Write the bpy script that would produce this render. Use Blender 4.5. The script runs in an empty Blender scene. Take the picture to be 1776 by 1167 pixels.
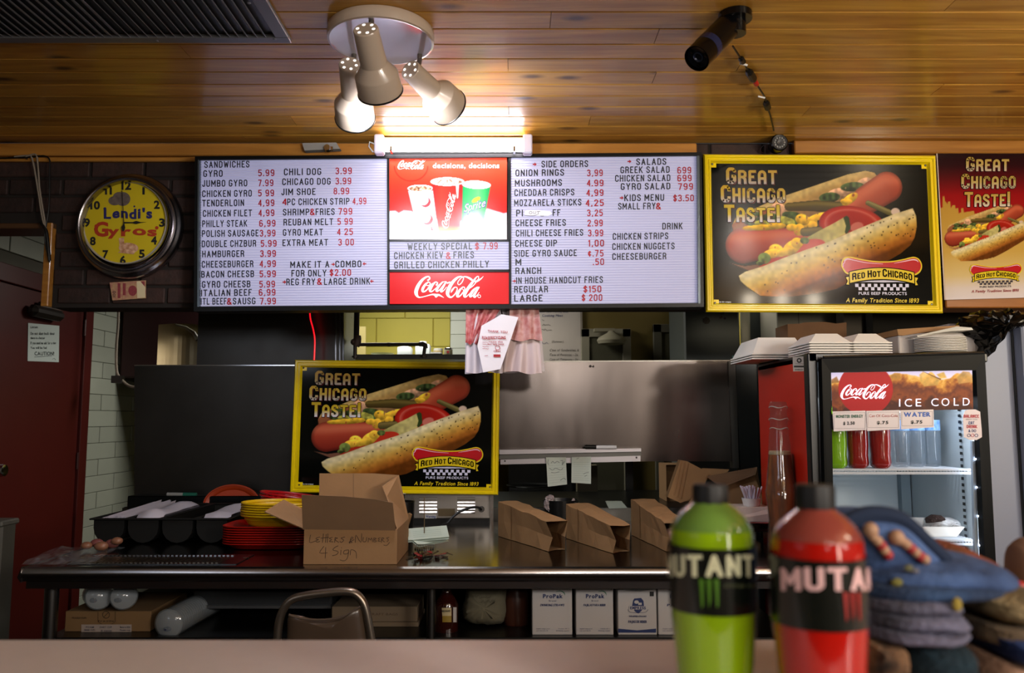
import bpy, bmesh, math, random
import numpy as np
from mathutils import Vector, Matrix, Euler
random.seed(7)
RNG = np.random.RandomState(3)
C = bpy.context.scene.collection
SC = bpy.context.scene
# ------------------------------------------------------------------ camera, world, light, exposure
EYE = 1.40
F = 1400.0
PITCH = math.atan((725 - 583.5) / F)
CP, SP = math.cos(PITCH), math.sin(PITCH)
cam = bpy.data.cameras.new('camera'); camo = bpy.data.objects.new('camera', cam); C.objects.link(camo)
camo.location = (0, 0, EYE); camo.rotation_euler = (math.pi/2 + PITCH, 0, 0)
cam.sensor_width = 36; cam.lens = 36 * F / 1776; cam.clip_start = 0.02
cam.dof.use_dof = True; cam.dof.focus_distance = 3.05; cam.dof.aperture_fstop = 4.5
SC.camera = camo
SC.view_settings.view_transform = 'Standard'; SC.view_settings.look = 'None'
SC.view_settings.gamma = 1; SC.view_settings.exposure = 0.3
SC.view_settings.use_curve_mapping = False
try:
    SC.cycles.use_denoising = True; SC.cycles.sample_clamp_indirect = 6
    SC.cycles.max_bounces = 8; SC.cycles.transmission_bounces = 8; SC.cycles.transparent_max_bounces = 12
    SC.cycles.caustics_reflective = False; SC.cycles.caustics_refractive = False
except Exception: pass
wd = bpy.data.worlds.new('world'); SC.world = wd; wd.use_nodes = True
wd.node_tree.nodes['Background'].inputs[0].default_value = (0.55, 0.65, 0.85, 1)
wd.node_tree.nodes['Background'].inputs[1].default_value = 0.35

def light(kind, name, loc, energy, color=(1,1,1), size=None, rot=None, size_y=None, spot=None, blend=.4, target=None, rad=None):
    l = bpy.data.lights.new(name, kind); o = bpy.data.objects.new(name, l); C.objects.link(o)
    o.location = loc; l.energy = energy; l.color = color
    if kind == 'AREA':
        l.size = size
        if size_y: l.shape = 'RECTANGLE'; l.size_y = size_y
    if kind == 'SPOT': l.spot_size = math.radians(spot); l.spot_blend = blend
    if rad is not None: l.shadow_soft_size = rad
    if rot: o.rotation_euler = rot
    if target is not None:
        o.rotation_euler = (Vector(target) - Vector(loc)).to_track_quat('-Z', 'Y').to_euler()
    return o
# customer side: shop window daylight behind the camera, ceiling panel, bulbs, added fill lamps
light('AREA', 'window_daylight', (-2.38, -.55, 2.1), 4, (.86,.9,1), 1.5, size_y=.45, target=(.3,1.0,1.9))
light('AREA', 'window_daylight_right', (3.02, -1.2, 2.1), 55, (1,.92,.85), 1.3, size_y=.45, target=(.8,1.0,2.0))
light('AREA', 'dining_room_light', (1.0, -1.6, 2.42), 42, (1,.92,.84), 1.1, size_y=.5, rot=(0,0,0))
light('SPOT', 'uplight', (2.6, .5, 1.6), 120, (1,.84,.6), spot=95, blend=1, target=(2.0,2.4,2.5), rad=.12)  # unseen upward spot, added to brighten the right side of the ceiling
light('POINT', 'pendant_lamp', (2.02, -.8, 1.97), 46, (1,.93,.85), rad=.09)  # added point source behind the camera, lifts the light on the ceiling
light('POINT', 'pendant_lamp_rear', (.5, -1.9, 2.0), 34, (1,.93,.86), rad=.09)  # second added fill point, further back and out of view
for bx_ in (1.78, 2.02, 2.26): light('POINT', 'dining_bulb', (bx_, .22, 2.28), 3.5, (1,.86,.66), rad=.045)
# kitchen beyond the pass
light('AREA', 'kitchen_light', (-.75, 4.75, 2.44), 24, (1,.95,.86), 1.0, size_y=.35, rot=(0,0,0))
light('AREA', 'kitchen_light_far', (1.4, 5.0, 2.44), 13, (1,.9,.78), .5, size_y=.3, rot=(0,0,0))

# ------------------------------------------------------------------ projection helpers (photo pixel -> place in the room)
def ray(px, py):
    u = (px - 888) / F; v = (583.5 - py) / F
    return u, CP - v*SP, SP + v*CP
def W(px, py, Y):
    u, dy, dz = ray(px, py); t = Y / dy
    return Vector((u*t, Y, EYE + dz*t))
def Zp(px, py, z):
    u, dy, dz = ray(px, py); t = (z - EYE) / dz
    return Vector((u*t, dy*t, z))
def Xp(px, py, x):
    u, dy, dz = ray(px, py); t = x / u
    return Vector((x, dy*t, EYE + dz*t))
# ------------------------------------------------------------------ materials
def lin(h):
    if isinstance(h, str):
        h = h.lstrip('#'); c = [int(h[i:i+2], 16)/255 for i in (0,2,4)]
    else: c = h
    return tuple(x/12.92 if x <= .04045 else ((x+.055)/1.055)**2.4 for x in c)
MATS = {}
def M(name, col='#888888', rough=.5, metal=0, spec=.5, emit=None, es=1, coat=0, trans=0, ior=1.45, alpha=1,
      noise=0, nscale=20, bump=0, bscale=60, stretch=None, sss=0, rnd=0, attr=False, col2=None, rnoise=0):
    if name in MATS: return MATS[name]
    m = bpy.data.materials.new(name); m.use_nodes = True; MATS[name] = m
    nt = m.node_tree; N = nt.nodes; L = nt.links; b = N['Principled BSDF']
    c = lin(col)
    b.inputs['Base Color'].default_value = (*c, 1); b.inputs['Roughness'].default_value = rough
    b.inputs['Metallic'].default_value = metal; b.inputs['Specular IOR Level'].default_value = spec
    b.inputs['IOR'].default_value = ior
    if coat: b.inputs['Coat Weight'].default_value = coat; b.inputs['Coat Roughness'].default_value = .06
    if trans: b.inputs['Transmission Weight'].default_value = trans
    if alpha < 1: b.inputs['Alpha'].default_value = alpha
    if sss: b.inputs['Subsurface Weight'].default_value = sss
    if emit:
        b.inputs['Emission Color'].default_value = (*lin(emit), 1); b.inputs['Emission Strength'].default_value = es
    src = None
    if attr:
        a = N.new('ShaderNodeAttribute'); a.attribute_name = 'Col'; src = a.outputs['Color']
        if emit: L.new(src, b.inputs['Emission Color'])
    need = noise or bump or rnoise
    if need:
        tc = N.new('ShaderNodeTexCoord'); mp = N.new('ShaderNodeMapping'); L.new(tc.outputs['Object'], mp.inputs[0])
        if stretch: mp.inputs['Scale'].default_value = stretch
    if noise:
        n = N.new('ShaderNodeTexNoise'); n.inputs['Scale'].default_value = nscale; n.inputs['Detail'].default_value = 5
        L.new(mp.outputs[0], n.inputs['Vector'])
        mx = N.new('ShaderNodeMix'); mx.data_type = 'RGBA'
        cr = N.new('ShaderNodeMapRange'); cr.inputs[1].default_value = .3; cr.inputs[2].default_value = .7
        L.new(n.outputs[0], cr.inputs[0]); L.new(cr.outputs[0], mx.inputs[0])
        d = lin(col2) if col2 else tuple(x*(1-noise) for x in c)
        if src: L.new(src, mx.inputs[6])
        else: mx.inputs[6].default_value = (*c, 1)
        mx.inputs[7].default_value = (*d, 1); src = mx.outputs[2]
    if rnd:
        oi = N.new('ShaderNodeObjectInfo'); hs = N.new('ShaderNodeHueSaturation')
        mr = N.new('ShaderNodeMapRange'); mr.inputs[3].default_value = 1-rnd; mr.inputs[4].default_value = 1+rnd
        L.new(oi.outputs['Random'], mr.inputs[0]); L.new(mr.outputs[0], hs.inputs['Value'])
        if src: L.new(src, hs.inputs['Color'])
        else: hs.inputs['Color'].default_value = (*c, 1)
        src = hs.outputs[0]
    if src: L.new(src, b.inputs['Base Color'])
    if bump:
        n2 = N.new('ShaderNodeTexNoise'); n2.inputs['Scale'].default_value = bscale; n2.inputs['Detail'].default_value = 4
        L.new(mp.outputs[0], n2.inputs['Vector'])
        bp = N.new('ShaderNodeBump'); bp.inputs['Strength'].default_value = bump; bp.inputs['Distance'].default_value = .01
        L.new(n2.outputs[0], bp.inputs['Height']); L.new(bp.outputs[0], b.inputs['Normal'])
    if rnoise:
        n3 = N.new('ShaderNodeTexNoise'); n3.inputs['Scale'].default_value = 3.5; n3.inputs['Detail'].default_value = 5
        L.new(mp.outputs[0], n3.inputs['Vector'])
        m3 = N.new('ShaderNodeMapRange'); m3.inputs[3].default_value = max(rough-rnoise,.02); m3.inputs[4].default_value = rough+rnoise
        L.new(n3.outputs[0], m3.inputs[0]); L.new(m3.outputs[0], b.inputs['Roughness'])
    return m

def wood_mat(name, c1, c2, rough, knots=True):
    m = bpy.data.materials.new(name); m.use_nodes = True; MATS[name] = m
    nt = m.node_tree; N = nt.nodes; L = nt.links; b = N['Principled BSDF']
    tc = N.new('ShaderNodeTexCoord'); oi = N.new('ShaderNodeObjectInfo')
    ad = N.new('ShaderNodeVectorMath'); ad.operation = 'MULTIPLY_ADD'
    cx = N.new('ShaderNodeCombineXYZ'); L.new(oi.outputs['Random'], cx.inputs[0]); L.new(oi.outputs['Random'], cx.inputs[1]); L.new(oi.outputs['Random'], cx.inputs[2])
    L.new(cx.outputs[0], ad.inputs[0]); ad.inputs[1].default_value = (37, 53, 71); L.new(tc.outputs['Object'], ad.inputs[2])
    mp = N.new('ShaderNodeMapping'); mp.inputs['Scale'].default_value = (1.1, 14, 14); L.new(ad.outputs[0], mp.inputs[0])
    n = N.new('ShaderNodeTexNoise'); n.inputs['Scale'].default_value = 2.2; n.inputs['Detail'].default_value = 6; n.inputs['Distortion'].default_value = .9
    L.new(mp.outputs[0], n.inputs['Vector'])
    cr = N.new('ShaderNodeValToRGB'); cr.color_ramp.elements[0].position = .3; cr.color_ramp.elements[1].position = .7
    cr.color_ramp.elements[0].color = (*lin(c2), 1); cr.color_ramp.elements[1].color = (*lin(c1), 1)
    L.new(n.outputs[0], cr.inputs[0]); src = cr.outputs[0]
    if knots:
        mp2 = N.new('ShaderNodeMapping'); mp2.inputs['Scale'].default_value = (1.7, 4.0, 0.0); L.new(ad.outputs[0], mp2.inputs[0])
        vo = N.new('ShaderNodeTexVoronoi'); vo.voronoi_dimensions = '2D'; vo.inputs['Scale'].default_value = 1.0; vo.inputs['Randomness'].default_value = 1
        L.new(mp2.outputs[0], vo.inputs['Vector'])
        k = N.new('ShaderNodeMapRange'); k.inputs[1].default_value = .025; k.inputs[2].default_value = .085; k.inputs[3].default_value = .8; k.inputs[4].default_value = 0
        L.new(vo.outputs['Distance'], k.inputs[0])
        mx = N.new('ShaderNodeMix'); mx.data_type = 'RGBA'; L.new(k.outputs[0], mx.inputs[0]); L.new(src, mx.inputs[6])
        mx.inputs[7].default_value = (*lin('#2a1408'), 1); src = mx.outputs[2]
    hs = N.new('ShaderNodeHueSaturation'); mr = N.new('ShaderNodeMapRange'); mr.inputs[3].default_value = .8; mr.inputs[4].default_value = 1.15
    L.new(oi.outputs['Random'], mr.inputs[0]); L.new(mr.outputs[0], hs.inputs['Value']); L.new(src, hs.inputs['Color'])
    L.new(hs.outputs[0], b.inputs['Base Color'])
    b.inputs['Roughness'].default_value = rough
    b.inputs['Coat Weight'].default_value = .3; b.inputs['Coat Roughness'].default_value = .12; b.inputs['Specular IOR Level'].default_value = .35
    bp = N.new('ShaderNodeBump'); bp.inputs['Strength'].default_value = .12; bp.inputs['Distance'].default_value = .004
    L.new(n.outputs[0], bp.inputs['Height']); L.new(bp.outputs[0], b.inputs['Normal'])
    return m
PINE = wood_mat('varnished_pine', '#cc9a40', '#a06c24', .35)
TRIMW = wood_mat('trim_pine', '#b07a35', '#8f5c22', .35, knots=False)
STEEL = M('brushed_steel', '#9a9794', .28, 1, rnoise=.12, bump=.05, bscale=30, stretch=(1,1,.15))
STEELD = M('dull_dark_steel', '#5a5956', .38, 1, rnoise=.12)
PANELST = M('panel_steel', '#6e6662', .22, 1, rnoise=.1, noise=.18, nscale=3.0, stretch=(2,2,.6))
CHROME = M('chrome', '#c8c8cc', .12, 1)
BLACKP = M('black_plastic', '#0a0b0b', .35)
BLACKG = M('black_gloss', '#08090a', .12, coat=.5)
WHITEP = M('white_plastic', '#dcdcdc', .4)
FOAM = M('white_foam', '#e6e4e0', .6, bump=.05, bscale=200)
PAPER = M('white_paper', '#d4d4cf', .8)
BROWNP = M('brown_kraft_paper', '#9c7850', .85, noise=.12, nscale=25, bump=.12, bscale=18)
CARD = M('cardboard', '#9a7650', .85, noise=.1, nscale=12, bump=.04, bscale=80)
CARDD = M('cardboard_inner', '#8a6c50', .9, noise=.08, nscale=10)
INK = M('black_ink', '#151515', .6)
INKB = M('blue_ink', '#26386e', .6)
INKR = M('red_ink', '#a3202a', .6)
WHITEI = M('white_ink', '#e8e8e8', .45)
# ------------------------------------------------------------------ mesh builder
class MB:
    def __init__(s): s.v = []; s.f = []
    def add(s, vs, fs):
        o = len(s.v); s.v += [Vector(p) for p in vs]; s.f += [tuple(i+o for i in f) for f in fs]; return s
    def box(s, a, b, bev=0):
        x0,x1 = sorted((a[0],b[0])); y0,y1 = sorted((a[1],b[1])); z0,z1 = sorted((a[2],b[2]))
        if bev:
            e = min(bev, (x1-x0)*.49, (y1-y0)*.49, (z1-z0)*.49)
            vs = []
            for sx in (0,1):
                for sy in (0,1):
                    for sz in (0,1):
                        X=(x0,x1)[sx]; Y=(y0,y1)[sy]; Z=(z0,z1)[sz]; dx=e*(1-2*sx); dy=e*(1-2*sy); dz=e*(1-2*sz)
                        vs += [(X,Y+dy,Z+dz),(X+dx,Y,Z+dz),(X+dx,Y+dy,Z)]
            i = lambda sx,sy,sz,k: (sx*4+sy*2+sz)*3+k
            fs = []
            for q in (0,1):
                fs.append((i(q,0,0,0),i(q,1,0,0),i(q,1,1,0),i(q,0,1,0)))
                fs.append((i(0,q,0,1),i(1,q,0,1),i(1,q,1,1),i(0,q,1,1)))
                fs.append((i(0,0,q,2),i(1,0,q,2),i(1,1,q,2),i(0,1,q,2)))
            for p in (0,1):
                for q in (0,1):
                    fs.append((i(0,p,q,1),i(1,p,q,1),i(1,p,q,2),i(0,p,q,2)))
                    fs.append((i(p,0,q,0),i(p,1,q,0),i(p,1,q,2),i(p,0,q,2)))
                    fs.append((i(p,q,0,0),i(p,q,1,0),i(p,q,1,1),i(p,q,0,1)))
                    for r in (0,1): fs.append((i(p,q,r,0),i(p,q,r,1),i(p,q,r,2)))
            return s.add(vs, fs)
        vs = [(x0,y0,z0),(x1,y0,z0),(x1,y1,z0),(x0,y1,z0),(x0,y0,z1),(x1,y0,z1),(x1,y1,z1),(x0,y1,z1)]
        return s.add(vs, [(0,3,2,1),(4,5,6,7),(0,1,5,4),(1,2,6,5),(2,3,7,6),(3,0,4,7)])
    def poly(s, pts): return s.add(pts, [tuple(range(len(pts)))])
    def prism(s, pts, off):
        n = len(pts); off = Vector(off); a = [Vector(p) for p in pts]; b = [p+off for p in a]
        return s.add(a+b, [tuple(range(n))[::-1], tuple(range(n, 2*n))] + [(i,(i+1)%n,n+(i+1)%n,n+i) for i in range(n)])
    def tube(s, path, r, n=8, cap=True):
        P = [Vector(p) for p in path]; rs = r if isinstance(r,(list,tuple)) else [r]*len(P)
        vs = []; fs = []; up = None
        for k,p in enumerate(P):
            t = (P[min(k+1,len(P)-1)] - P[max(k-1,0)])
            if t.length < 1e-9: t = Vector((0,0,1))
            t.normalize()
            if up is None:
                up = Vector((0,0,1)) if abs(t.z) < .9 else Vector((1,0,0))
            a = t.cross(up)
            if a.length < 1e-5: a = t.orthogonal()
            a.normalize(); b = a.cross(t).normalized(); up = b
            for i in range(n):
                th = 2*math.pi*i/n; vs.append(p + a*(math.cos(th)*rs[k]) + b*(math.sin(th)*rs[k]))
        for k in range(len(P)-1):
            for i in range(n): j=(i+1)%n; fs.append((k*n+i,k*n+j,(k+1)*n+j,(k+1)*n+i))
        if cap: fs.append(tuple(range(n))[::-1]); fs.append(tuple((len(P)-1)*n+i for i in range(n)))
        return s.add(vs, fs)
    def lathe(s, prof, c=(0,0,0), axis=(0,0,1), n=32, squash=None):
        ax = Vector(axis).normalized(); a = ax.orthogonal().normalized()
        if abs(ax.z) > .99: a = Vector((1,0,0))
        b = ax.cross(a); c = Vector(c); vs=[]; fs=[]; m=len(prof)
        for i in range(n):
            th = 2*math.pi*i/n; d = a*math.cos(th)+b*math.sin(th)
            for (r,h) in prof:
                k = squash(th,h) if squash else 1
                vs.append(c + d*(r*k) + ax*h)
        for i in range(n):
            j=(i+1)%n
            for q in range(m-1): fs.append((i*m+q, j*m+q, j*m+q+1, i*m+q+1))
        return s.add(vs, fs)
    def disc(s, c, axis, r, n=24):
        ax=Vector(axis).normalized(); a=ax.orthogonal().normalized(); b=ax.cross(a); c=Vector(c)
        return s.poly([c+a*(r*math.cos(2*math.pi*i/n))+b*(r*math.sin(2*math.pi*i/n)) for i in range(n)])
    def ball(s, c, r, n=8, sc=(1,1,1)):
        vs=[];fs=[];c=Vector(c);R=n//2+1
        for j in range(R+1):
            ph=math.pi*j/R
            for i in range(n):
                th=2*math.pi*i/n; vs.append(c+Vector((sc[0]*r*math.sin(ph)*math.cos(th),sc[1]*r*math.sin(ph)*math.sin(th),sc[2]*r*math.cos(ph))))
        for j in range(R):
            for i in range(n): k=(i+1)%n; fs.append((j*n+i,j*n+k,(j+1)*n+k,(j+1)*n+i))
        return s.add(vs,fs)
def origin_of(o):
    p = Vector(o.location)
    while o.parent: o = o.parent; p += Vector(o.location)
    return p
def obj(name, mb, mat, parent=None, world=True, smooth=False, loc=None):
    """links mb as ONE mesh object; world=True: coordinates are room coordinates"""
    V = mb.v
    me = bpy.data.meshes.new(name); o = bpy.data.objects.new(name, me); C.objects.link(o)
    if parent is None:
        if loc is None:
            xs=[p.x for p in V]; ys=[p.y for p in V]; zs=[p.z for p in V]
            loc = Vector(((min(xs)+max(xs))/2,(min(ys)+max(ys))/2,min(zs)))
        if world: V = [p-Vector(loc) for p in V]
        o.location = loc
    else:
        o.parent = parent
        if world:
            q = origin_of(parent); V = [p-q for p in V]
    me.from_pydata([tuple(p) for p in V], [], mb.f)
    me.materials.append(mat)
    bm = bmesh.new(); bm.from_mesh(me)
    bmesh.ops.remove_doubles(bm, verts=bm.verts, dist=1e-6)
    bmesh.ops.recalc_face_normals(bm, faces=bm.faces); bm.to_mesh(me); bm.free()
    if smooth:
        me.shade_smooth()
        try: me.set_sharp_from_angle(angle=math.radians(SHARP[0]))
        except Exception: pass
    return o
def flat(name, pts_faces, mat, parent=None, **k):
    P,Fc=[Vector(p) for p in pts_faces[0]],pts_faces[1]; comp=[-1]*len(P); nc=0; nrm=[]
    for f in Fc:   # separate strokes that overlap are stepped apart by a hair so that they do not share a plane
        c=next((comp[i] for i in f if comp[i]>=0),None)
        if c is None:
            c=nc; nc+=1; a,b,d=P[f[0]],P[f[len(f)//3]],P[f[2*len(f)//3]]; n=(b-a).cross(d-a)
            n=n.normalized() if n.length>1e-12 else Vector((0,-1,0))
            if n.y>1e-4 or (abs(n.y)<=1e-4 and n.x<0): n=-n
            nrm.append(n)
        for i in f:
            if comp[i]<0: comp[i]=c
    pts_faces=([p+nrm[c]*((c%9)*.00003) if c>=0 else p for p,c in zip(P,comp)],Fc)
    mb = MB(); mb.add(*pts_faces); return raw(name, mb, mat, parent, **k)
def raw(name, mb, mat, parent=None, world=True):
    V = mb.v; me = bpy.data.meshes.new(name); o = bpy.data.objects.new(name, me); C.objects.link(o)
    if parent is not None:
        o.parent = parent
        if world: q = origin_of(parent); V = [p-q for p in V]
    me.from_pydata([tuple(p) for p in V], [], mb.f); me.materials.append(mat); return o
def tag(o, label=None, cat=None, group=None, kind=None):
    if label: o['label'] = label
    if cat: o['category'] = cat
    if group: o['group'] = group
    if kind: o['kind'] = kind
    return o
def thing(name, label, cat, loc=(0,0,0), rotz=0, group=None):
    o = bpy.data.objects.new(name, None); C.objects.link(o); o.location = loc; o.rotation_euler = (0,0,rotz)
    o.empty_display_size = .05
    return tag(o, label, cat, group)
def struct(name, mb, mat, parent=None, **k):
    o = obj(name, mb, mat, parent, **k)
    if parent is None: o['kind'] = 'structure'
    return o
def kids(o): return [c for c in bpy.data.objects if c.parent == o]
def dup(root, loc, rot=None, label=None, parent=None):
    r = root.copy(); C.objects.link(r); r.location = loc
    if rot is not None: r.rotation_euler = rot
    if label: r['label'] = label
    for ch in list(root.children):
        c = ch.copy(); C.objects.link(c); c.parent = r
        for g in list(ch.children):
            d = g.copy(); C.objects.link(d); d.parent = c
    return r
# ------------------------------------------------------------------ glyphs (default font turned to flat geometry), strokes
CH = ''.join(chr(c) for c in range(33,127)) + '¢'
GL = {}
SHARP = [42]
def make_glyphs():
    obs = []
    for bold in (0,1,2):
        for ch in CH:
            cu = bpy.data.curves.new('g','FONT'); cu.body = ch; cu.size = 1; cu.resolution_u = 3
            cu.offset = (0,.018,.04)[bold]
            o = bpy.data.objects.new('g', cu); C.objects.link(o); obs.append((bold,ch,o,cu))
    dg = bpy.context.evaluated_depsgraph_get()
    for bold,ch,o,cu in obs:
        me = bpy.data.meshes.new_from_object(o.evaluated_get(dg))
        n = len(me.vertices); co = np.zeros(n*3); me.vertices.foreach_get('co', co); co = co.reshape(-1,3)[:, :2]
        GL[(bold,ch)] = (co, [tuple(p.vertices) for p in me.polygons], co[:,0].min() if n else 0, co[:,0].max() if n else .3)
        bpy.data.meshes.remove(me)
    for bold,ch,o,cu in obs: bpy.data.objects.remove(o); bpy.data.curves.remove(cu)
make_glyphs()
CAP = GL[(0,'H')][0][:,1].max()
SK = {  # condensed block capitals as centre lines (height 1, y up)
'A':[[(0,0),(0,.78),(.08,.95),(.2,1),(.32,.95),(.4,.78),(.4,0)],[(0,.38),(.4,.38)]],
'B':[[(0,0),(0,1),(.26,1),(.38,.9),(.38,.62),(.26,.53),(0,.53)],[(.26,.53),(.4,.42),(.4,.1),(.28,0),(0,0)]],
'C':[[(.4,.68),(.4,.85),(.3,1),(.1,1),(0,.85),(0,.15),(.1,0),(.3,0),(.4,.15),(.4,.32)]],
'D':[[(0,0),(0,1),(.26,1),(.4,.86),(.4,.14),(.26,0),(0,0)]],
'E':[[(.34,1),(0,1),(0,0),(.34,0)],[(0,.52),(.3,.52)]],'F':[[(.34,1),(0,1),(0,0)],[(0,.52),(.3,.52)]],
'G':[[(.4,.76),(.4,.85),(.3,1),(.1,1),(0,.85),(0,.15),(.1,0),(.3,0),(.4,.15),(.4,.45),(.22,.45)]],
'H':[[(0,0),(0,1)],[(.4,0),(.4,1)],[(0,.52),(.4,.52)]],'I':[[(0,0),(0,1)]],
'J':[[(.3,1),(.3,.15),(.22,0),(.08,0),(0,.15),(0,.3)]],'K':[[(0,0),(0,1)],[(.4,1),(.02,.42)],[(.14,.58),(.42,0)]],
'L':[[(0,1),(0,0),(.34,0)]],'M':[[(0,0),(0,1),(.27,.3),(.54,1),(.54,0)]],'N':[[(0,0),(0,1),(.4,0),(.4,1)]],
'O':[[(.1,1),(0,.85),(0,.15),(.1,0),(.3,0),(.4,.15),(.4,.85),(.3,1),(.1,1)]],
'P':[[(0,0),(0,1),(.28,1),(.4,.88),(.4,.58),(.28,.46),(0,.46)]],
'Q':[[(.1,1),(0,.85),(0,.15),(.1,0),(.3,0),(.4,.15),(.4,.85),(.3,1),(.1,1)],[(.25,.2),(.45,-.05)]],
'R':[[(0,0),(0,1),(.28,1),(.4,.88),(.4,.6),(.28,.5),(0,.5)],[(.22,.5),(.38,.35),(.4,0)]],
'S':[[(.38,.72),(.38,.86),(.28,1),(.1,1),(0,.86),(0,.68),(.38,.36),(.38,.14),(.28,0),(.1,0),(0,.14),(0,.3)]],
'T':[[(0,1),(.42,1)],[(.21,1),(.21,0)]],'U':[[(0,1),(0,.15),(.1,0),(.3,0),(.4,.15),(.4,1)]],
'V':[[(0,1),(.21,0),(.42,1)]],'W':[[(0,1),(.14,0),(.3,.8),(.46,0),(.6,1)]],'X':[[(0,1),(.42,0)],[(0,0),(.42,1)]],
'Y':[[(0,1),(.21,.45),(.42,1)],[(.21,.45),(.21,0)]],'Z':[[(0,1),(.38,1),(0,0),(.38,0)]],
'0':[[(.1,1),(0,.85),(0,.15),(.1,0),(.28,0),(.38,.15),(.38,.85),(.28,1),(.1,1)]],'1':[[(0,.8),(.14,1),(.14,0)]],
'2':[[(0,.72),(.02,.88),(.12,1),(.26,1),(.38,.86),(.36,.62),(0,0),(.38,0)]],
'3':[[(0,.8),(.1,1),(.28,1),(.38,.88),(.38,.64),(.26,.53),(.14,.53)],[(.26,.53),(.4,.4),(.4,.12),(.28,0),(.1,0),(0,.2)]],
'4':[[(.3,0),(.3,1),(0,.28),(.42,.28)]],'5':[[(.36,1),(.04,1),(.02,.55),(.26,.62),(.38,.48),(.38,.14),(.26,0),(.1,0),(0,.16)]],
'6':[[(.36,.84),(.26,1),(.12,1),(0,.85),(0,.15),(.1,0),(.28,0),(.38,.14),(.38,.44),(.28,.56),(.1,.56),(0,.45)]],
'7':[[(0,1),(.38,1),(.14,0)]],
'8':[[(.1,.54),(.02,.66),(.02,.88),(.12,1),(.26,1),(.36,.88),(.36,.66),(.28,.54),(.1,.54),(0,.4),(0,.14),(.1,0),(.28,0),(.38,.14),(.38,.4),(.28,.54)]],
'9':[[(.02,.16),(.12,0),(.26,0),(.38,.15),(.38,.85),(.28,1),(.1,1),(0,.86),(0,.56),(.1,.44),(.28,.44),(.38,.55)]],
'$':[[(.36,.7),(.36,.84),(.26,.94),(.1,.94),(0,.82),(0,.66),(.36,.36),(.36,.16),(.26,.06),(.1,.06),(0,.16),(0,.3)],[(.18,1.08),(.18,-.08)]],
'&':[[(.42,0),(.06,.7),(.06,.88),(.14,1),(.24,1),(.32,.88),(.3,.7),(.02,.38),(.0,.14),(.1,0),(.24,0),(.42,.36)]],
'.':[[(0,.0),(0,.06)]],',':[[(.04,.06),(0,-.1)]],'!':[[(0,1),(0,.32)],[(0,.0),(0,.06)]],"'":[[(0,1),(0,.78)]],'-':[[(0,.5),(.2,.5)]],
'¢':[[(.36,.62),(.26,.76),(.1,.76),(0,.62),(0,.3),(.1,.16),(.26,.16),(.36,.3)],[(.18,.92),(.18,0)]]}
def sk_glyph(ch, wt):
    P=[];Fc=[]; h=wt/2
    for pl in SK[ch]:
        pl=[(x,h+y*(1-wt)) for x,y in pl]
        for i in range(len(pl)-1):
            (ax,ay),(bx,by)=pl[i],pl[i+1]; l=math.hypot(bx-ax,by-ay) or 1; dx,dy=(bx-ax)/l,(by-ay)/l
            op=pl[0]!=pl[-1]; q=lambda y: y<h+.001 or y>1-h-.001 or ch in '.,!'; e0=h if i==0 and op and q(ay) else 0; e1=h if i==len(pl)-2 and op and q(by) else 0
            ax-=dx*e0; ay-=dy*e0; bx+=dx*e1; by+=dy*e1; o=len(P)
            P+=[(ax-dy*h,ay+dx*h),(bx-dy*h,by+dx*h),(bx+dy*h,by-dx*h),(ax+dy*h,ay-dx*h)]; Fc.append((o,o+1,o+2,o+3))
        vs_=pl[1:-1] if pl[0]!=pl[-1] else pl
        for x,y in vs_:
            o=len(P); P+=[(x+h*math.cos(t*math.pi/4),y+h*math.sin(t*math.pi/4)) for t in range(8)]; Fc.append(tuple(range(o,o+8)))
    co=np.array(P)*CAP; return co,Fc,co[:,0].min(),co[:,0].max()
DECO_A=SK['A']; PEAK=[[(0,0),(.22,1),(.44,0)],[(.08,.32),(.36,.32)]]
for wt_,st_ in ((.145,3),(.19,4),(.19,5)):
    SK['A']=DECO_A if st_==4 else PEAK
    for ch in SK: GL[(st_,ch)]=sk_glyph(ch,wt_)
def text2d(s, x0, x1, yb, cap, bold=0, slope=0, shear=0, arc=None, gap=.09, smallcaps=0, yscale=None):
    """laid out in image-like 2D (y down) so that the line spans x0..x1; returns (pts, faces)"""
    pen = 0; items = []
    for i,ch in enumerate(s):
        if ch == ' ': pen += .34 if bold < 3 else .24; continue
        if bold > 2 and (bold,ch) not in GL: raise ValueError(ch)
        co, fs, a, b = GL[(bold, ch)]
        sc = 1.0
        if smallcaps and i > 0 and s[i-1] != ' ' and ch not in '!': sc = smallcaps
        items.append((pen, co, fs, a, sc)); pen += (b-a)*sc + gap
    pen -= gap; k = (x1-x0)/max(pen,1e-6); P = []; Fc = []
    for (p, co, fs, a, sc) in items:
        o = len(P)
        for (x,y) in co:
            X = x0 + (p+(x-a)*sc)*k; h = y*sc/CAP*cap; X += shear*h
            Y = yb - h + slope*(X-x0)
            if arc: Y += arc(X)
            P.append((X,Y))
        Fc += [tuple(i+o for i in f) for f in fs]
    return P, Fc
def cat2(*parts):
    P=[];Fc=[]
    for p,f in parts:
        o=len(P); P+=list(p); Fc+=[tuple(i+o for i in q) for q in f]
    return P,Fc
def tmap(pf, fn): return [fn(x,y) for x,y in pf[0]], pf[1]
def smoothp(pts, sub=6):
    out=[]; n=len(pts)
    for i in range(n-1):
        p0=pts[max(i-1,0)];p1=pts[i];p2=pts[i+1];p3=pts[min(i+2,n-1)]
        for k in range(sub):
            t=k/sub
            out.append(tuple(.5*((2*b)+(-a+c)*t+(2*a-5*b+4*c-d)*t*t+(-a+3*b-3*c+d)*t**3) for a,b,c,d in zip(p0,p1,p2,p3)))
    out.append(tuple(pts[-1])); return out
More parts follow.
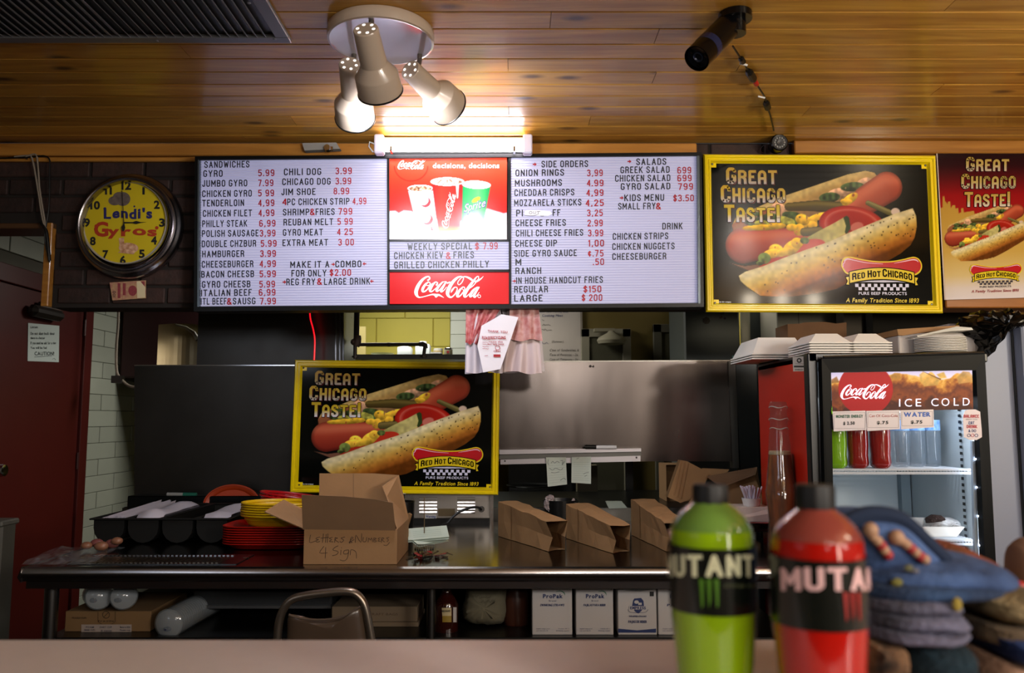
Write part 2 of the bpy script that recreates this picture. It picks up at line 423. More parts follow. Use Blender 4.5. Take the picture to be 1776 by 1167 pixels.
def stroke(pts, w=None, sub=6, close_round=True):
    """variable width ribbon; pts (x,y,w) or (x,y) with constant w"""
    if len(pts[0]) == 2: pts = [(x,y,w) for x,y in pts]
    S = smoothp(pts, sub) if len(pts) > 2 and sub > 1 else list(pts)
    P=[];Fc=[];n=len(S)
    for i,(x,y,ww) in enumerate(S):
        a=S[max(i-1,0)];b=S[min(i+1,n-1)];dx=b[0]-a[0];dy=b[1]-a[1];l=math.hypot(dx,dy) or 1
        nx,ny=-dy/l*ww/2,dx/l*ww/2; P+=[(x+nx,y+ny),(x-nx,y-ny)]
    for i in range(n-1): Fc.append((2*i,2*i+1,2*i+3,2*i+2))
    if close_round:
        for (x,y,ww) in (S[0],S[-1]):
            o=len(P); P+=[(x+ww/2*math.cos(t*math.pi/5),y+ww/2*math.sin(t*math.pi/5)) for t in range(10)]; Fc.append(tuple(range(o,o+10)))
    return P,Fc
def disc2(cx,cy,rx,ry=None,n=40,rot=0):
    ry=ry or rx; return [(cx+rx*math.cos(2*math.pi*i/n)*math.cos(rot)-ry*math.sin(2*math.pi*i/n)*math.sin(rot), cy+rx*math.cos(2*math.pi*i/n)*math.sin(rot)+ry*math.sin(2*math.pi*i/n)*math.cos(rot)) for i in range(n)],[tuple(range(n))]
def ring2(cx,cy,r,w,n=24):
    P=[];Fc=[]
    for i in range(n):
        c,s_=math.cos(2*math.pi*i/n),math.sin(2*math.pi*i/n); P+=[(cx+(r-w/2)*c,cy+(r-w/2)*s_),(cx+(r+w/2)*c,cy+(r+w/2)*s_)]
    for i in range(n): j=(i+1)%n; Fc.append((2*i,2*i+1,2*j+1,2*j))
    return P,Fc
def poly2(*p): return list(p),[tuple(range(len(p)))]
def rect2(x0,y0,x1,y1): return [(x0,y0),(x1,y0),(x1,y1),(x0,y1)],[(0,1,2,3)]
SCRIPT = [  # script logo lettering, traced stroke by stroke (units: 1776 x 738 frame)
 [(440,190,38),(478,160,30),(478,122,30),(440,105,32),(380,125,42),(300,190,60),(220,300,78),(168,420,86),(160,500,80),(190,568,52),(245,596,28),(350,578,20),(480,542,26),(560,528,36),(640,545,58),(700,540,44),(770,575,24),(820,606,4)],
 [(605,560,20),(630,596,14),(660,570,20)],
 [(455,232,26),(385,285,46),(322,380,62),(312,445,52),(350,462,34),(420,412,30),(478,330,28),(492,262,24),(455,232,22)],
 [(400,300,14),(430,318,16),(480,300,14),(560,260,14)],
 [(645,300,44),(668,258,24),(625,232,26),(560,290,48),(502,380,64),(490,440,54),(530,458,28),(600,405,20),(660,350,12)],
 [(790,232,28),(705,320,52),(652,400,60),(650,448,46),(700,432,24),(780,340,18),(850,245,18)],
 [(785,234,22),(830,226,16),(868,226,18)],
 [(1603,356,20),(1648,354,20)],
 [(868,228,30),(805,340,48),(752,425,58),(762,462,40),(822,425,20),(880,350,10)],
 [(898,258,34),(962,236,30)],
 [(1290,112,12),(1200,105,32),(1110,150,54),(1000,270,76),(922,420,88),(905,510,78),(940,575,52),(1000,590,34),(1080,520,26),(1130,420,24),(1122,362,20),(1068,362,26),(1012,430,42),(985,482,12)],
 [(1262,105,18),(1282,150,20),(1245,240,20),(1185,295,20),(1148,275,18),(1158,220,18),(1220,145,18),(1285,108,20),(1350,112,34),(1420,142,46),(1475,178,48)],
 [(1262,352,24),(1190,430,52),(1142,520,64),(1138,572,52),(1190,568,34),(1262,490,28),(1312,405,24),(1300,355,22),(1262,352,22)],
 [(1262,400,12),(1290,438,14),(1330,435,12)],
 [(1640,150,16),(1640,108,22),(1600,108,24),(1540,180,44),(1450,300,66),(1360,430,72),(1308,530,72),(1318,582,48),(1370,562,24),(1430,500,12)],
 [(1385,410,12),(1500,330,20),(1595,215,20),(1640,150,18)],
 [(1605,356,26),(1515,430,54),(1455,520,62),(1440,575,46),(1490,562,24),(1570,470,18),(1640,365,18)],
 [(1648,358,30),(1585,450,52),(1532,548,60),(1548,592,36),(1600,552,18),(1655,475,10)],
 [(1552,222,30),(1600,212,46),(1690,160,30),(1755,95,4)]]
def script_logo(ring=True):
    parts=[stroke(s,sub=5) for s in SCRIPT]
    if ring: parts.append(ring2(1655,570,34,12,16))
    return cat2(*parts)
# ------------------------------------------------------------------ numpy painter for printed pictures
def vnoise(X,Y,sc,seed=0):
    r=np.random.RandomState(seed).rand(64,64); x=X/sc; y=Y/sc
    xi=np.floor(x).astype(int); yi=np.floor(y).astype(int); fx=x-xi; fy=y-yi; fx=fx*fx*(3-2*fx); fy=fy*fy*(3-2*fy)
    g=lambda a,b:r[a%64,b%64]
    return (g(xi,yi)*(1-fx)+g(xi+1,yi)*fx)*(1-fy)+(g(xi,yi+1)*(1-fx)+g(xi+1,yi+1)*fx)*fy
class Paint:
    def __init__(s,X,Y,rgb): s.X=X; s.Y=Y; s.rgb=rgb; s.px=3.0
    def seg(s,a,b):
        ax,ay=a; bx,by=b; dx,dy=bx-ax,by-ay; t=((s.X-ax)*dx+(s.Y-ay)*dy)/(dx*dx+dy*dy+1e-9); t=np.clip(t,0,1)
        return np.hypot(s.X-ax-t*dx,s.Y-ay-t*dy),t
    def polymask(s,pts,soft=None):
        ins=np.zeros(s.X.shape,bool); D=np.full(s.X.shape,1e9); n=len(pts)
        for i in range(n):
            (ax,ay),(bx,by)=pts[i],pts[(i+1)%n]
            c=((ay>s.Y)!=(by>s.Y)); xx=(bx-ax)*(s.Y-ay)/((by-ay) if by!=ay else 1e-9)+ax
            ins^=c&(s.X<xx); D=np.minimum(D,s.seg(pts[i],pts[(i+1)%n])[0])
        sd=np.where(ins,-D,D); return np.clip(.5-sd/(soft or s.px),0,1)
    def mix(s,mask,col,a=1.0):
        c=np.array([int(col[i:i+2],16)/255 for i in (1,3,5)]) if isinstance(col,str) else col
        m=(mask*a)[...,None]; s.rgb[:]=s.rgb*(1-m)+c*m
    def ell(s,cx,cy,rx,ry,rot=0,soft=.08):
        c,sn=math.cos(rot),math.sin(rot); x=(s.X-cx)*c+(s.Y-cy)*sn; y=-(s.X-cx)*sn+(s.Y-cy)*c
        d=np.hypot(x/rx,y/ry); return np.clip((1-d)/soft+.5,0,1), x/rx, y/ry
    def tubepaint(s,pts,dark,midc,lite,hl=-.45):
        """pts (x,y,r): shaded sausage"""
        best=np.full(s.X.shape,1e9); U=np.zeros(s.X.shape)
        for (ax,ay,ar),(bx,by,br) in zip(pts[:-1],pts[1:]):
            d,t=s.seg((ax,ay),(bx,by)); r=ar+(br-ar)*t; q=d/r
            side=((s.Y-(ay+(by-ay)*t)))/r
            m=q<best; best=np.where(m,q,best); U=np.where(m,side,U)
        mask=np.clip((1-best)/.04+.5,0,1)
        h=lambda c:np.array([int(c[i:i+2],16)/255 for i in (1,3,5)])
        k=np.clip((U-hl)/(1.1-hl),0,1)[...,None]; l=np.exp(-((U-hl)/.3)**2)[...,None]
        col=h(midc)*(1-k)+h(dark)*k; col=col*(1-.55*l)+h(lite)*.55*l; e=np.clip((best-.75)/.25,0,1)[...,None]; col=col*(1-.3*e)
        s.mix(mask,col)
def ramp(t,stops):
    out=np.zeros(t.shape+(3,)); xs=[a for a,_ in stops]
    cs=np.array([[int(c[i:i+2],16)/255 for i in (1,3,5)] for _,c in stops])
    for k in range(3): out[...,k]=np.interp(t,xs,cs[:,k])
    return out
def paint_hotdog(X,Y,rgb):
    p=Paint(X,Y,rgb); n1=vnoise(X,Y,22,1); n2=vnoise(X,Y,9,2)
    p.px=4
    # far bun
    top=[(385,445),(520,385),(600,358),(800,292),(1000,225),(1120,200),(1180,212),(1215,260),(1120,400),(900,470),(600,560),(330,600),(235,600),(222,560),(250,500)]
    m=p.polymask(top); t=np.clip((Y-(520-.36*(X-230)))/190,0,1)
    p.mix(m,ramp(t,[(0,'#c4a86a'),(.2,'#b08c50'),(.5,'#94744a'),(1,'#7a5a3c')])*(.9+.2*n1[...,None]))
    p.mix(p.polymask([(225,600),(222,555),(300,490),(540,440),(560,520),(330,590)]),'#84462e',.8)
    # toppings
    def blobs(lst,col,amp=.25,seed=5):
        for (x,y,rx,ry,ro) in lst:
            m,u,v=p.ell(x,y,rx,ry,ro,.1); base=np.array([int(col[i:i+2],16)/255 for i in (1,3,5)])
            sh=np.clip(1-.35*v+(vnoise(X,Y,20,seed)-.5)*amp*2,.4,1.4)[...,None]
            p.mix(m*np.clip((vnoise(X,Y,24,seed+1)-.06)*9,0,1),base*sh)
    blobs([(1110,285,60,36,-.4),(930,350,75,34,-.2),(530,470,55,60,0),(1000,330,60,25,-.2)],'#b98f70')
    blobs([(1030,305,80,30,-.1),(875,375,70,32,-.1),(620,495,65,28,.1),(640,545,50,30,0),(480,510,60,30,0),(380,500,60,30,.1),(350,540,50,20,0)],'#3a4a28',.5)
    blobs([(560,530,50,32,0),(600,540,40,30,0),(420,545,50,20,0)],'#8c8a3c',.4)
    p.tubepaint([(600,438,26),(780,430,36),(960,440,36)],'#3c3018','#5c4e26','#7e7036')
    p.tubepaint([(960,520,50),(1120,390,92),(1262,305,100)],'#7a2a1e','#b04a30','#c86a4a')
    blobs([(1010,385,62,28,-.6),(985,400,40,18,0)],'#d8a830',.15,9)
    # lower left sausage
    p.tubepaint([(290,690,114),(480,668,96),(640,650,78),(690,640,50)],'#6e1f18','#b04832','#cc7858',-.5)
    p.mix(p.polymask([(200,800),(300,820),(520,790),(560,760),(420,850),(330,850)]),'#8c5c48',.8)
    # mustard
    blobs([(430,572,135,20,-.05),(340,578,50,16,0),(520,560,60,20,0)],'#c8a02c',.15,9)
    blobs([(790,520,100,38,-.35),(730,560,60,30,-.2),(690,520,48,36,.2),(665,585,34,40,.4),(620,570,40,24,0)],'#d9a930',.15,9)
    # tomato
    m,u,v=p.ell(1020,560,222,130,.12,.03)
    d=np.hypot(u,v); p.mix(m,ramp(np.clip(d,0,1),[(0,'#8e1a14'),(.7,'#a01e16'),(.82,'#c0584a'),(.86,'#b02a1e'),(1,'#8c1610')])*(1-.2*np.clip(v,0,1)[...,None]))
    p.tubepaint([(1130,410,17),(1290,480,20)],'#3c3a1a','#74683a','#8c8450')
    p.mix(p.ell(1310,465,30,24,0,.2)[0],'#c8b0a0')
    m,u,v=p.ell(1050,565,45,30,-.3,.2); p.mix(m,'#c4786a',.8)
    p.tubepaint([(700,600,28),(800,590,26)],'#3a3a20','#6c5c30','#7e7040')
    # cucumber wedge
    m=p.polymask([(690,650),(800,590),(900,540),(965,503),(985,520),(990,570),(970,612),(850,668),(770,682),(700,672)])
    p.mix(m,ramp(np.clip((X-690)/300,0,1),[(0,'#6e7a3a'),(.25,'#a8a060'),(.8,'#bcb070'),(1,'#b0a460')])*(.88+.24*n1[...,None]))
    p.mix(p.polymask([(962,505),(985,492),(1000,505),(1008,575),(980,612),(968,600),(978,560)]),'#2c3c1c')
    # lower tomato, mustard
    p.mix(p.ell(720,700,120,50,-.25,.06)[0],'#b03020'); p.mix(p.ell(520,785,130,34,-.32,.06)[0],'#a02a1c')
    blobs([(615,700,70,42,-.6),(650,670,40,34,0),(510,720,50,42,.2),(480,740,60,30,-.2),(560,730,60,26,-.3)],'#dbb036',.15,9)
    blobs([(430,770,42,36,0),(700,655,30,22,0),(400,800,24,16,0)],'#5a6a34',.5)
    # near bun
    bun=[(258,882),(300,856),(420,820),(560,765),(700,715),(850,665),(1000,600),(1150,540),(1300,480),(1425,442),(1445,490),(1447,560),(1430,630),(1400,680),(1330,735),(1195,810),(1050,890),(898,962),(800,985),(719,998),(576,1015),(398,1008),(310,950),(270,915)]
    m=p.polymask(bun)
    D=np.full(X.shape,1e9)
    for a,b in zip(bun[1:9],bun[2:10]): D=np.minimum(D,p.seg(a,b)[0])
    t=np.clip(D/(235-.02*X),0,1.0)
    col=ramp(t,[(0,'#c9bd92'),(.12,'#d8cda4'),(.3,'#ccb878'),(.5,'#c09a48'),(.72,'#a8702a'),(.9,'#8c501c'),(1,'#5e3210')])
    right=np.clip((X-1000)/450,0,1)[...,None]; col=col*(1-.15*right)+np.array([.55,.33,.1])*.15*right
    p.mix(m,col*(.9+.2*n1[...,None]))
    R=np.random.RandomState(11)
    for i in range(62):
        x=380+1055*R.uniform(0,1)**.7; y=845-.38*(x-330)+R.uniform(15,190)+ (30 if x<700 else 0)
        q=np.clip(1.4-np.hypot(X-x,(Y-y))/R.uniform(4,5.5),0,1); p.mix(q*m,'#1c120c',.85)
def grid_print(name, u0,v0,u1,v1,nx,ny,paint,fn,mat,parent,world=True,bg='#060806'):
    xs=np.linspace(u0,u1,nx); ys=np.linspace(v0,v1,ny); X,Y=np.meshgrid(xs,ys)
    rgb=np.zeros((ny,nx,3)); rgb[:]=[int(bg[i:i+2],16)/255 for i in (1,3,5)]
    paint(X,Y,rgb); rgb=np.clip(rgb,0,1)
    l=np.where(rgb<=.04045,rgb/12.92,((rgb+.055)/1.055)**2.4)
    c00,c10,c01,c11=[np.array(fn(a,b)) for a,b in ((u0,v0),(u1,v0),(u0,v1),(u1,v1))]
    U=((X-u0)/(u1-u0))[...,None]; V=((Y-v0)/(v1-v0))[...,None]
    P=c00*(1-U)*(1-V)+c10*U*(1-V)+c01*(1-U)*V+c11*U*V
    if parent is not None and world: P=P-np.array(origin_of(parent))
    me=bpy.data.meshes.new(name); n=nx*ny; me.vertices.add(n); me.vertices.foreach_set('co',P.reshape(-1).astype(np.float32))
    idx=np.arange(n).reshape(ny,nx); q=np.stack([idx[1:,:-1],idx[1:,1:],idx[:-1,1:],idx[:-1,:-1]],-1).reshape(-1,4); k=len(q)
    me.loops.add(k*4); me.loops.foreach_set('vertex_index',q.reshape(-1).astype(np.int32))
    me.polygons.add(k); me.polygons.foreach_set('loop_start',(np.arange(k)*4).astype(np.int32))
    me.update(calc_edges=True)
    ca=me.color_attributes.new('Col','FLOAT_COLOR','POINT'); ca.data.foreach_set('color',np.concatenate([l,np.ones((ny,nx,1))],-1).reshape(-1).astype(np.float32))
    me.materials.append(mat); o=bpy.data.objects.new(name,me); C.objects.link(o)
    if parent is not None: o.parent=parent
    return o
def pillow(outline, Y, th, fn=W, rings=5, amp=0.0, seed=1, squash=1.0):
    """soft rounded body whose outline is given in photo pixels at depth Y; th = real thickness front to back"""
    yf=Y-th*.36 if th>=.1 else Y; O=[fn(x,y,yf) for x,y in smoothp(outline+[outline[0]],4)[:-1]]; n=len(O)
    for q in O: q.y=Y
    c=sum(O,Vector())/n; mb=MB(); R=random.Random(seed)
    vs=[]; fs=[]
    lay=[]
    for k in range(rings+1):
        a=math.pi/2*k/rings; lay.append((math.cos(a),math.sin(a)))
    for sgn in (-1,1):
        for k,(co,si) in enumerate(lay):
            if sgn==1 and k==0: continue
            for i,p in enumerate(O):
                r=max(co,.02)**.55; q=c+(p-c)*r; q.y=Y+sgn*si*th/2
                q+=Vector((R.uniform(-1,1),R.uniform(-1,1),R.uniform(-1,1)))*amp
                vs.append(q)
    L=rings+1
    for k in range(rings):
        for i in range(n): j=(i+1)%n; fs.append((k*n+i,k*n+j,(k+1)*n+j,(k+1)*n+i))
    fs.append(tuple(rings*n+i for i in range(n)))
    off=L*n
    for i in range(n): j=(i+1)%n; fs.append((j,i,off+i,off+j))
    for k in range(rings-1):
        for i in range(n): j=(i+1)%n; fs.append((off+k*n+j,off+k*n+i,off+(k+1)*n+i,off+(k+1)*n+j))
    fs.append(tuple(off+(rings-1)*n+i for i in range(n))[::-1])
    return mb.add(vs,fs)
def PX(pts, Y, depth, mb=None, fn=None):
    """prism whose front face is given in photo pixels on the plane Y and that goes back by depth"""
    mb = mb or MB(); mb.prism([W(x,y,Y) for x,y in pts], (0,depth,0)); return mb
def R4(x0,y0,x1,y1): return [(x0,y0),(x1,y0),(x1,y1),(x0,y1)]
def flatp(name, pf, Y, mat, parent, fn=None):
    f = fn or (lambda x,y: W(x,y,Y))
    return flat(name, tmap(pf, f), mat, parent)
# ================================================================== THE ROOM
CEIL = 2.50; YH = 3.15
ZH = W(700,533,YH).z
XL, XR, YB, YF = -2.45, 3.1, -3.0, 5.7
FLOORM = M('dark_floor_tile', '#3a3532', .5, noise=.2, nscale=3)
struct('floor', MB().box((XL,YB,-.05),(XR,YF,0)), FLOORM)
DARKW = M('dark_seam', '#2a1608', .8)
ceil = struct('ceiling', MB().box((XL,YB,CEIL+.012),(XR,YH+.01,CEIL+.08)), DARKW)
# tongue and groove boards with recessed joints
k0 = 2.29; pw = .096
def plank(x0,x1,y0,row):
    mb = MB(); a=.0035; h=.012
    prof=[(y0+.0006,CEIL+h),(y0+.0006,CEIL+.004),(y0+a+.0006,CEIL),(y0+pw-a-.0006,CEIL),(y0+pw-.0006,CEIL+.004),(y0+pw-.0006,CEIL+h)]
    mb.prism([(x0,y,z) for y,z in prof],(x1-x0,0,0)); return mb
row = -52
while k0+row*pw < YH-.02:
    y = k0+row*pw; r = random.Random(row*7+3)
    cuts = sorted([XL+.01] + [r.uniform(-2.2,2.9) for _ in range(2 if row>-20 else 1)] + [XR-.01])
    cuts = [c for i,c in enumerate(cuts) if i==0 or c-cuts[i-1]>.25 or c==cuts[-1]]
    if row == -1: cuts = [XL+.01, Zp(1137,68,CEIL).x, XR-.01]
    for a,b in zip(cuts[:-1],cuts[1:]): obj('plank', plank(a+.0008,b-.0008,y,row), PINE, ceil)
    row += 1
kc = struct('ceiling_kitchen', MB().box((XL,YH+.14,CEIL),(XR,YF,CEIL+.05)), M('kitchen_ceiling','#8c887c',.9)); kc.name='ceiling'
# header brick wall above the pass
MORT = M('mortar','#1e1814',.95); BRICK = M('dark_brick','#35211b',.75,rnd=.35,noise=.3,nscale=30,bump=.3,bscale=60,col2='#241814')
XO = W(92,460,YH).x; ZO = W(40,388,YH).z
hb = MB().box((XO,YH+.008,ZH),(XR,YH+.14,CEIL)).box((XL,YH+.008,ZO),(XO,YH+.14,CEIL))
hw = struct('wall_back', hb, MORT)
bw, bh, g = .205, .062, .011
shapes={}
def brick_mesh(w):
    w=round(w,3)
    if w not in shapes:
        o=obj('brick', MB().box((0,0,0),(w,.03,bh),bev=.004), BRICK, hw, world=False); shapes[w]=o.data; bpy.data.objects.remove(o)
    return shapes[w]
rowz = CEIL-bh-.004; j=0
while rowz > ZH-.03:
    z = max(rowz, ZH+.003)
    x = XL+.01-(j%2)*.108
    while x < XR-.02:
        x0=max(x,XL+.01); x1=min(x+bw,XR-.01)
        if z < ZO+.005 and x0 < XO: x0 = XO+.004
        if x1-x0 > .03 and rowz > ZH-.005:
            o=bpy.data.objects.new('brick', brick_mesh(x1-x0)); C.objects.link(o); o.parent=hw
            o.location=Vector((x0,YH+random.uniform(-.0015,.0015),z))-hw.location
        x += bw+g
    rowz -= bh+g; j+=1
# wooden trims
t1 = MB(); t1.box((XL,YH-.035,CEIL-.012),(W(1205,250,YH).x,YH,CEIL-.062),bev=.004); t1.box((XL,YH-.022,CEIL-.064),(W(520,250,YH).x,YH,CEIL-.082),bev=.004)
a=W(1372,262,YH).x
t1b = MB(); t1b.box((a,YH-.04,CEIL-.002),(XR,YH,CEIL-.055),bev=.004); t1b.box((a,YH-.026,CEIL-.057),(XR,YH,CEIL-.078),bev=.003)
struct('trim_1', t1, TRIMW); struct('trim_2', t1b, TRIMW)
tr = MB().box((XO-.03,YH-.02,ZH+.002),(XO-.001,YH+.13,ZO),bev=.003)
struct('trim_3', tr, TRIMW)
struct('trim_4', MB().box((XL,YH-.015,ZO-.022),(XO,YH+.13,ZO-.001),bev=.003), M('dark_trim','#4a3018',.5))
struct('trim_5', MB().box((W(1636,530,YH).x,YH-.02,ZH-.004),(XR,YH+.13,ZH+.055),bev=.004), M('orange_trim','#a06428',.4,noise=.2,nscale=8,stretch=(1,8,8)))
# left wall with glazed blocks, door
BLK = M('pale_glazed_block','#a3a89a',.45,rnd=.05,noise=.06,nscale=9)
wl = struct('wall_left', MB().box((XL-.1,YB,0),(XL,YF,CEIL)), M('block_joint','#5c5a50',.9))
shb = {}
YD1 = Xp(139,700,XL+.02).y
for r_ in range(26):
    z=.02+r_*.095
    y=YD1+.05-(r_%2)*.2
    while y < YF-.02:
        y0=max(y,YD1+.045); y1=min(y+.392,YF-.02)
        if y1-y0>.04: obj('block', MB().box((XL,y0,z),(XL+.014,y1,z+.0925),bev=.002), BLK, wl)
        y+=.4
for r_ in range(23,26):
    for q in range(3):
        y=YD1-1.2+q*.4+(r_%2)*.1; obj('block', MB().box((XL,y,.02+r_*.095),(XL+.014,y+.392,.02+r_*.095+.0925),bev=.002), BLK, wl)
# red door on the left wall
RED = M('dark_red_paint','#48120d',.4,noise=.08,nscale=6)
ZD = 2.04
dr = thing('door_1','dark red flat door in the left wall with a handwritten note','door',(XL+.02,YD1-.45,0)); dr['kind']='structure'
del dr['category']
obj('door_leaf', MB().box((XL+.012,YD1-.95,.01),(XL+.04,YD1-.05,ZD),bev=.002), RED, dr)
df=MB().box((XL+.001,YD1-.045,0),(XL+.055,YD1+.035,ZD+.09),bev=.003).box((XL+.001,YD1-1.04,ZD+.003),(XL+.055,YD1-.046,ZD+.09),bev=.003).box((XL+.001,YD1-1.04,0),(XL+.055,YD1-.96,ZD),bev=.003)
obj('door_frame', df, M('dark_red_frame','#4a1511',.4), dr)
for z in (.25,1.12,1.86): obj('hinge', MB().tube([(XL+.048,YD1-.047,z),(XL+.048,YD1-.047,z+.09)],.007), M('red_hinge','#3c1210',.4), dr)
kn=Xp(8,815,XL+.1)
kb=MB().lathe([(0,0),(.03,0),(.03,.006),(.012,.01),(.011,.04),(.024,.05),(.03,.064),(.026,.08),(0,.085)],(XL+.04,kn.y-.03,kn.z),(1,0,0),20)
obj('door_knob', kb, CHROME, dr, smooth=True)
pa=Xp(90,545,XL+.08)
obj('door_closer', MB().box((XL+.041,pa.y-.17,pa.z-.028),(XL+.10,pa.y+.1,pa.z+.03),bev=.02).box((XL+.05,pa.y-.08,pa.z+.0),(XL+.07,pa.y+.12,pa.z+.055),bev=.004), M('closer','#26221e',.4), dr)
# far kitchen wall, right wall, rear wall
YEL = M('yellow_painted_block','#aaa03c',.6,rnd=.05,noise=.05,nscale=6)
wf = struct('wall_far', MB().box((XL,YF-.05,0),(XR,YF+.05,CEIL)), M('yellow_joint','#a09238',.8))
x780=W(781,580,YF-.07).x
for r_ in range(7):
    z=1.30+r_*.2; x=-1.55-(r_%2)*.2
    while x<XR-.1:
        x1=min(x+.396,XR-.05)
        if x<x780<x1: x1=x780
        if x1<=x780+.001: obj('block', MB().box((x,YF-.062,z),(x1-.003,YF-.049,z+.197),bev=.002), YEL, wf)
        x = x1+.001 if x1==x780 else x+.4
        if x>=x780: break
WB=M('white_glazed_block','#b9bfb4',.4,rnd=.04)
for r_ in range(14):
    z=1.30+r_*.098; obj('block', MB().box((x780,YF-.062,z),(x780+.115,YF-.049,z+.096),bev=.002), WB, wf); obj('block', MB().box((x780+.117,YF-.062,z),(x780+.5,YF-.049,z+.096),bev=.002), WB, wf)
struct('wall_right', MB().box((XR,YB,0),(XR+.1,YF,CEIL)), M('right_wall','#6e6558',.8))
rw = struct('wall_rear', MB().box((XL,YB-.1,0),(XR,YB,CEIL)), M('rear_wall_wood','#3c2e22',.8))
for i,(xw,sx) in enumerate(((XL+.005,1),(XR-.005,-1))):
    y0,y1=(-1.3,.2) if i==0 else (-1.85,-.55)
    w_=struct('window_%d'%(i+1), MB().box((xw,y0,1.85),(xw+.015*sx,y1,2.33)), M('day_glass','#a0a8b8',.1,emit='#c4d0e4',es=1.5))
    fm=MB()
    for z in (1.81,2.33): fm.box((xw,y0-.04,z),(xw+.05*sx,y1+.04,z+.04))
    for y in (y0-.04,(y0+y1)/2,y1): fm.box((xw,y,1.85),(xw+.05*sx,y+.04,2.34))
    obj('window_frame', fm, M('window_frame','#3a2c20',.5), w_)
w_=struct('door_5', MB().box((2.42,YB,.95),(2.86,YB+.02,2.1)), M('door_daylight','#a0a8b8',.1,emit='#fff0dc',es=14))  # unseen glowing pane, added for the bright patch reflected in the pass panel
fm=MB()
for x in (2.36,2.86): fm.box((x,YB,.0),(x+.06,YB+.04,2.16))
fm.box((2.36,YB,2.1),(2.92,YB+.04,2.16)).box((2.42,YB,0),(2.86,YB+.04,.95)); obj('door_frame', fm, M('window_frame'), w_)  # surround of the added glowing pane, unseen like it
# dim yellow part of the far wall: partition to the right of the block wall, closer to us
xp=W(880,600,5.4).x
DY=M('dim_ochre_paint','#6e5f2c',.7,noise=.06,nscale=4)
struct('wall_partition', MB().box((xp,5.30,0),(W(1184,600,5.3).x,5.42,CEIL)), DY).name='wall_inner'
struct('trim_6', MB().box((W(1180,600,5.28).x,5.2,0),(W(1186,600,5.28).x,5.3,CEIL),bev=.005), M('edge_yellow','#a39350',.5))
def door_frame(n,x0,x1,yt,Y,col,leaf):
    a=W(x0,yt,Y);b=W(x1,yt,Y); mb=MB(); wd=.055
    mb.box((a.x,Y,0),(a.x+wd,Y+.03,a.z),bev=.003).box((b.x-wd,Y,0),(b.x,Y+.03,a.z),bev=.003).box((a.x,Y,a.z-wd),(b.x,Y+.03,a.z),bev=.003)
    o=struct('door_%d'%n, mb, col)
    obj('door_leaf', MB().box((a.x+wd,Y+.01,0.01),(b.x-wd,Y+.02,a.z-wd)), leaf, o); return o
GW=M('grey_white_paint','#8a8674',.6)
d2=door_frame(2,1008,1094,570,5.26,GW,M('dim_door','#4c4a38',.6))
q=W(1060,590,5.2)
dome=MB().lathe([(.0,.06),(.02,.058),(.03,.045),(.085,.015),(.095,-.005),(.085,-.025),(.05,-.032),(0,-.034)],(q.x,5.18,q.z),(0,0,1),20)
dome.box((q.x-.11,5.17,q.z+.055),(q.x+.02,5.24,q.z+.075))
lp=thing('wall_lamp','unlit dome wall lamp over the far kitchen door','lamp',(q.x,5.2,q.z-.04))
obj('lamp_shade', dome, M('lamp_shade','#96917c',.4), lp, smooth=True)
d3=door_frame(3,1133,1176,562,5.26,M('grey_paint','#5c5a4c',.6),MATS['dim_door'])
# ================================================================== CEILING FITTINGS
# air return grille
zc=CEIL-.012
A0=Zp(-60,-30,CEIL); farL=Zp(50,68,zc); farR=Zp(506,75,zc); nearR=Zp(455,0,zc)
yF=farR.y; yN=nearR.y-.13; xr_=farR.x; xl_=-2.05
vt=thing('ceiling_vent','grey metal louvred air grille in the plank ceiling','vent',((xl_+xr_)/2,(yF+yN)/2,zc))
VM=M('vent_grey','#6e7072',.4,.3); VD=M('vent_slat_metal','#b4b8bc',.4,.0)
fw=.035
fr=MB().box((xl_,yN,zc),(xr_,yN+fw,CEIL),bev=.002).box((xl_,yF-fw,zc),(xr_,yF,CEIL),bev=.002).box((xr_-fw*1.1,yN+fw,zc),(xr_,yF-fw,CEIL),bev=.002).box((xl_,yN+fw,zc),(xl_+fw,yF-fw,CEIL),bev=.002)
fr.box((xl_+.3,yN+fw,zc+.002),(xl_+.306,yF-fw,CEIL)) 
obj('frame', fr, VM, vt)
obj('duct', MB().box((xl_+fw,yN+fw,CEIL-.0006),(xr_-fw,yF-fw,CEIL-.0002)), BLACKP, vt)
x=xr_-fw*1.1-.026; i=0
while x>xl_+fw+.02:
    tilt=.011 if i<16 else .0185
    mb=MB().prism([(x,yN+fw,zc+.0005),(x+.0015,yN+fw,zc+.0005),(x+.0015-tilt,yN+fw,CEIL-.001),(x-tilt,yN+fw,CEIL-.001)],(0,yF-yN-2*fw,0))
    obj('slat', mb, VD, vt); x-=.026 if i<16 else .024; i+=1
for (px,py) in ((476,68),(272,71),(432,5)):
    p=Zp(px,py,zc); obj('screw', MB().lathe([(0,-.002),(.004,-.0015),(.005,0)],(p.x,p.y,zc),(0,0,1),10), VM, vt)
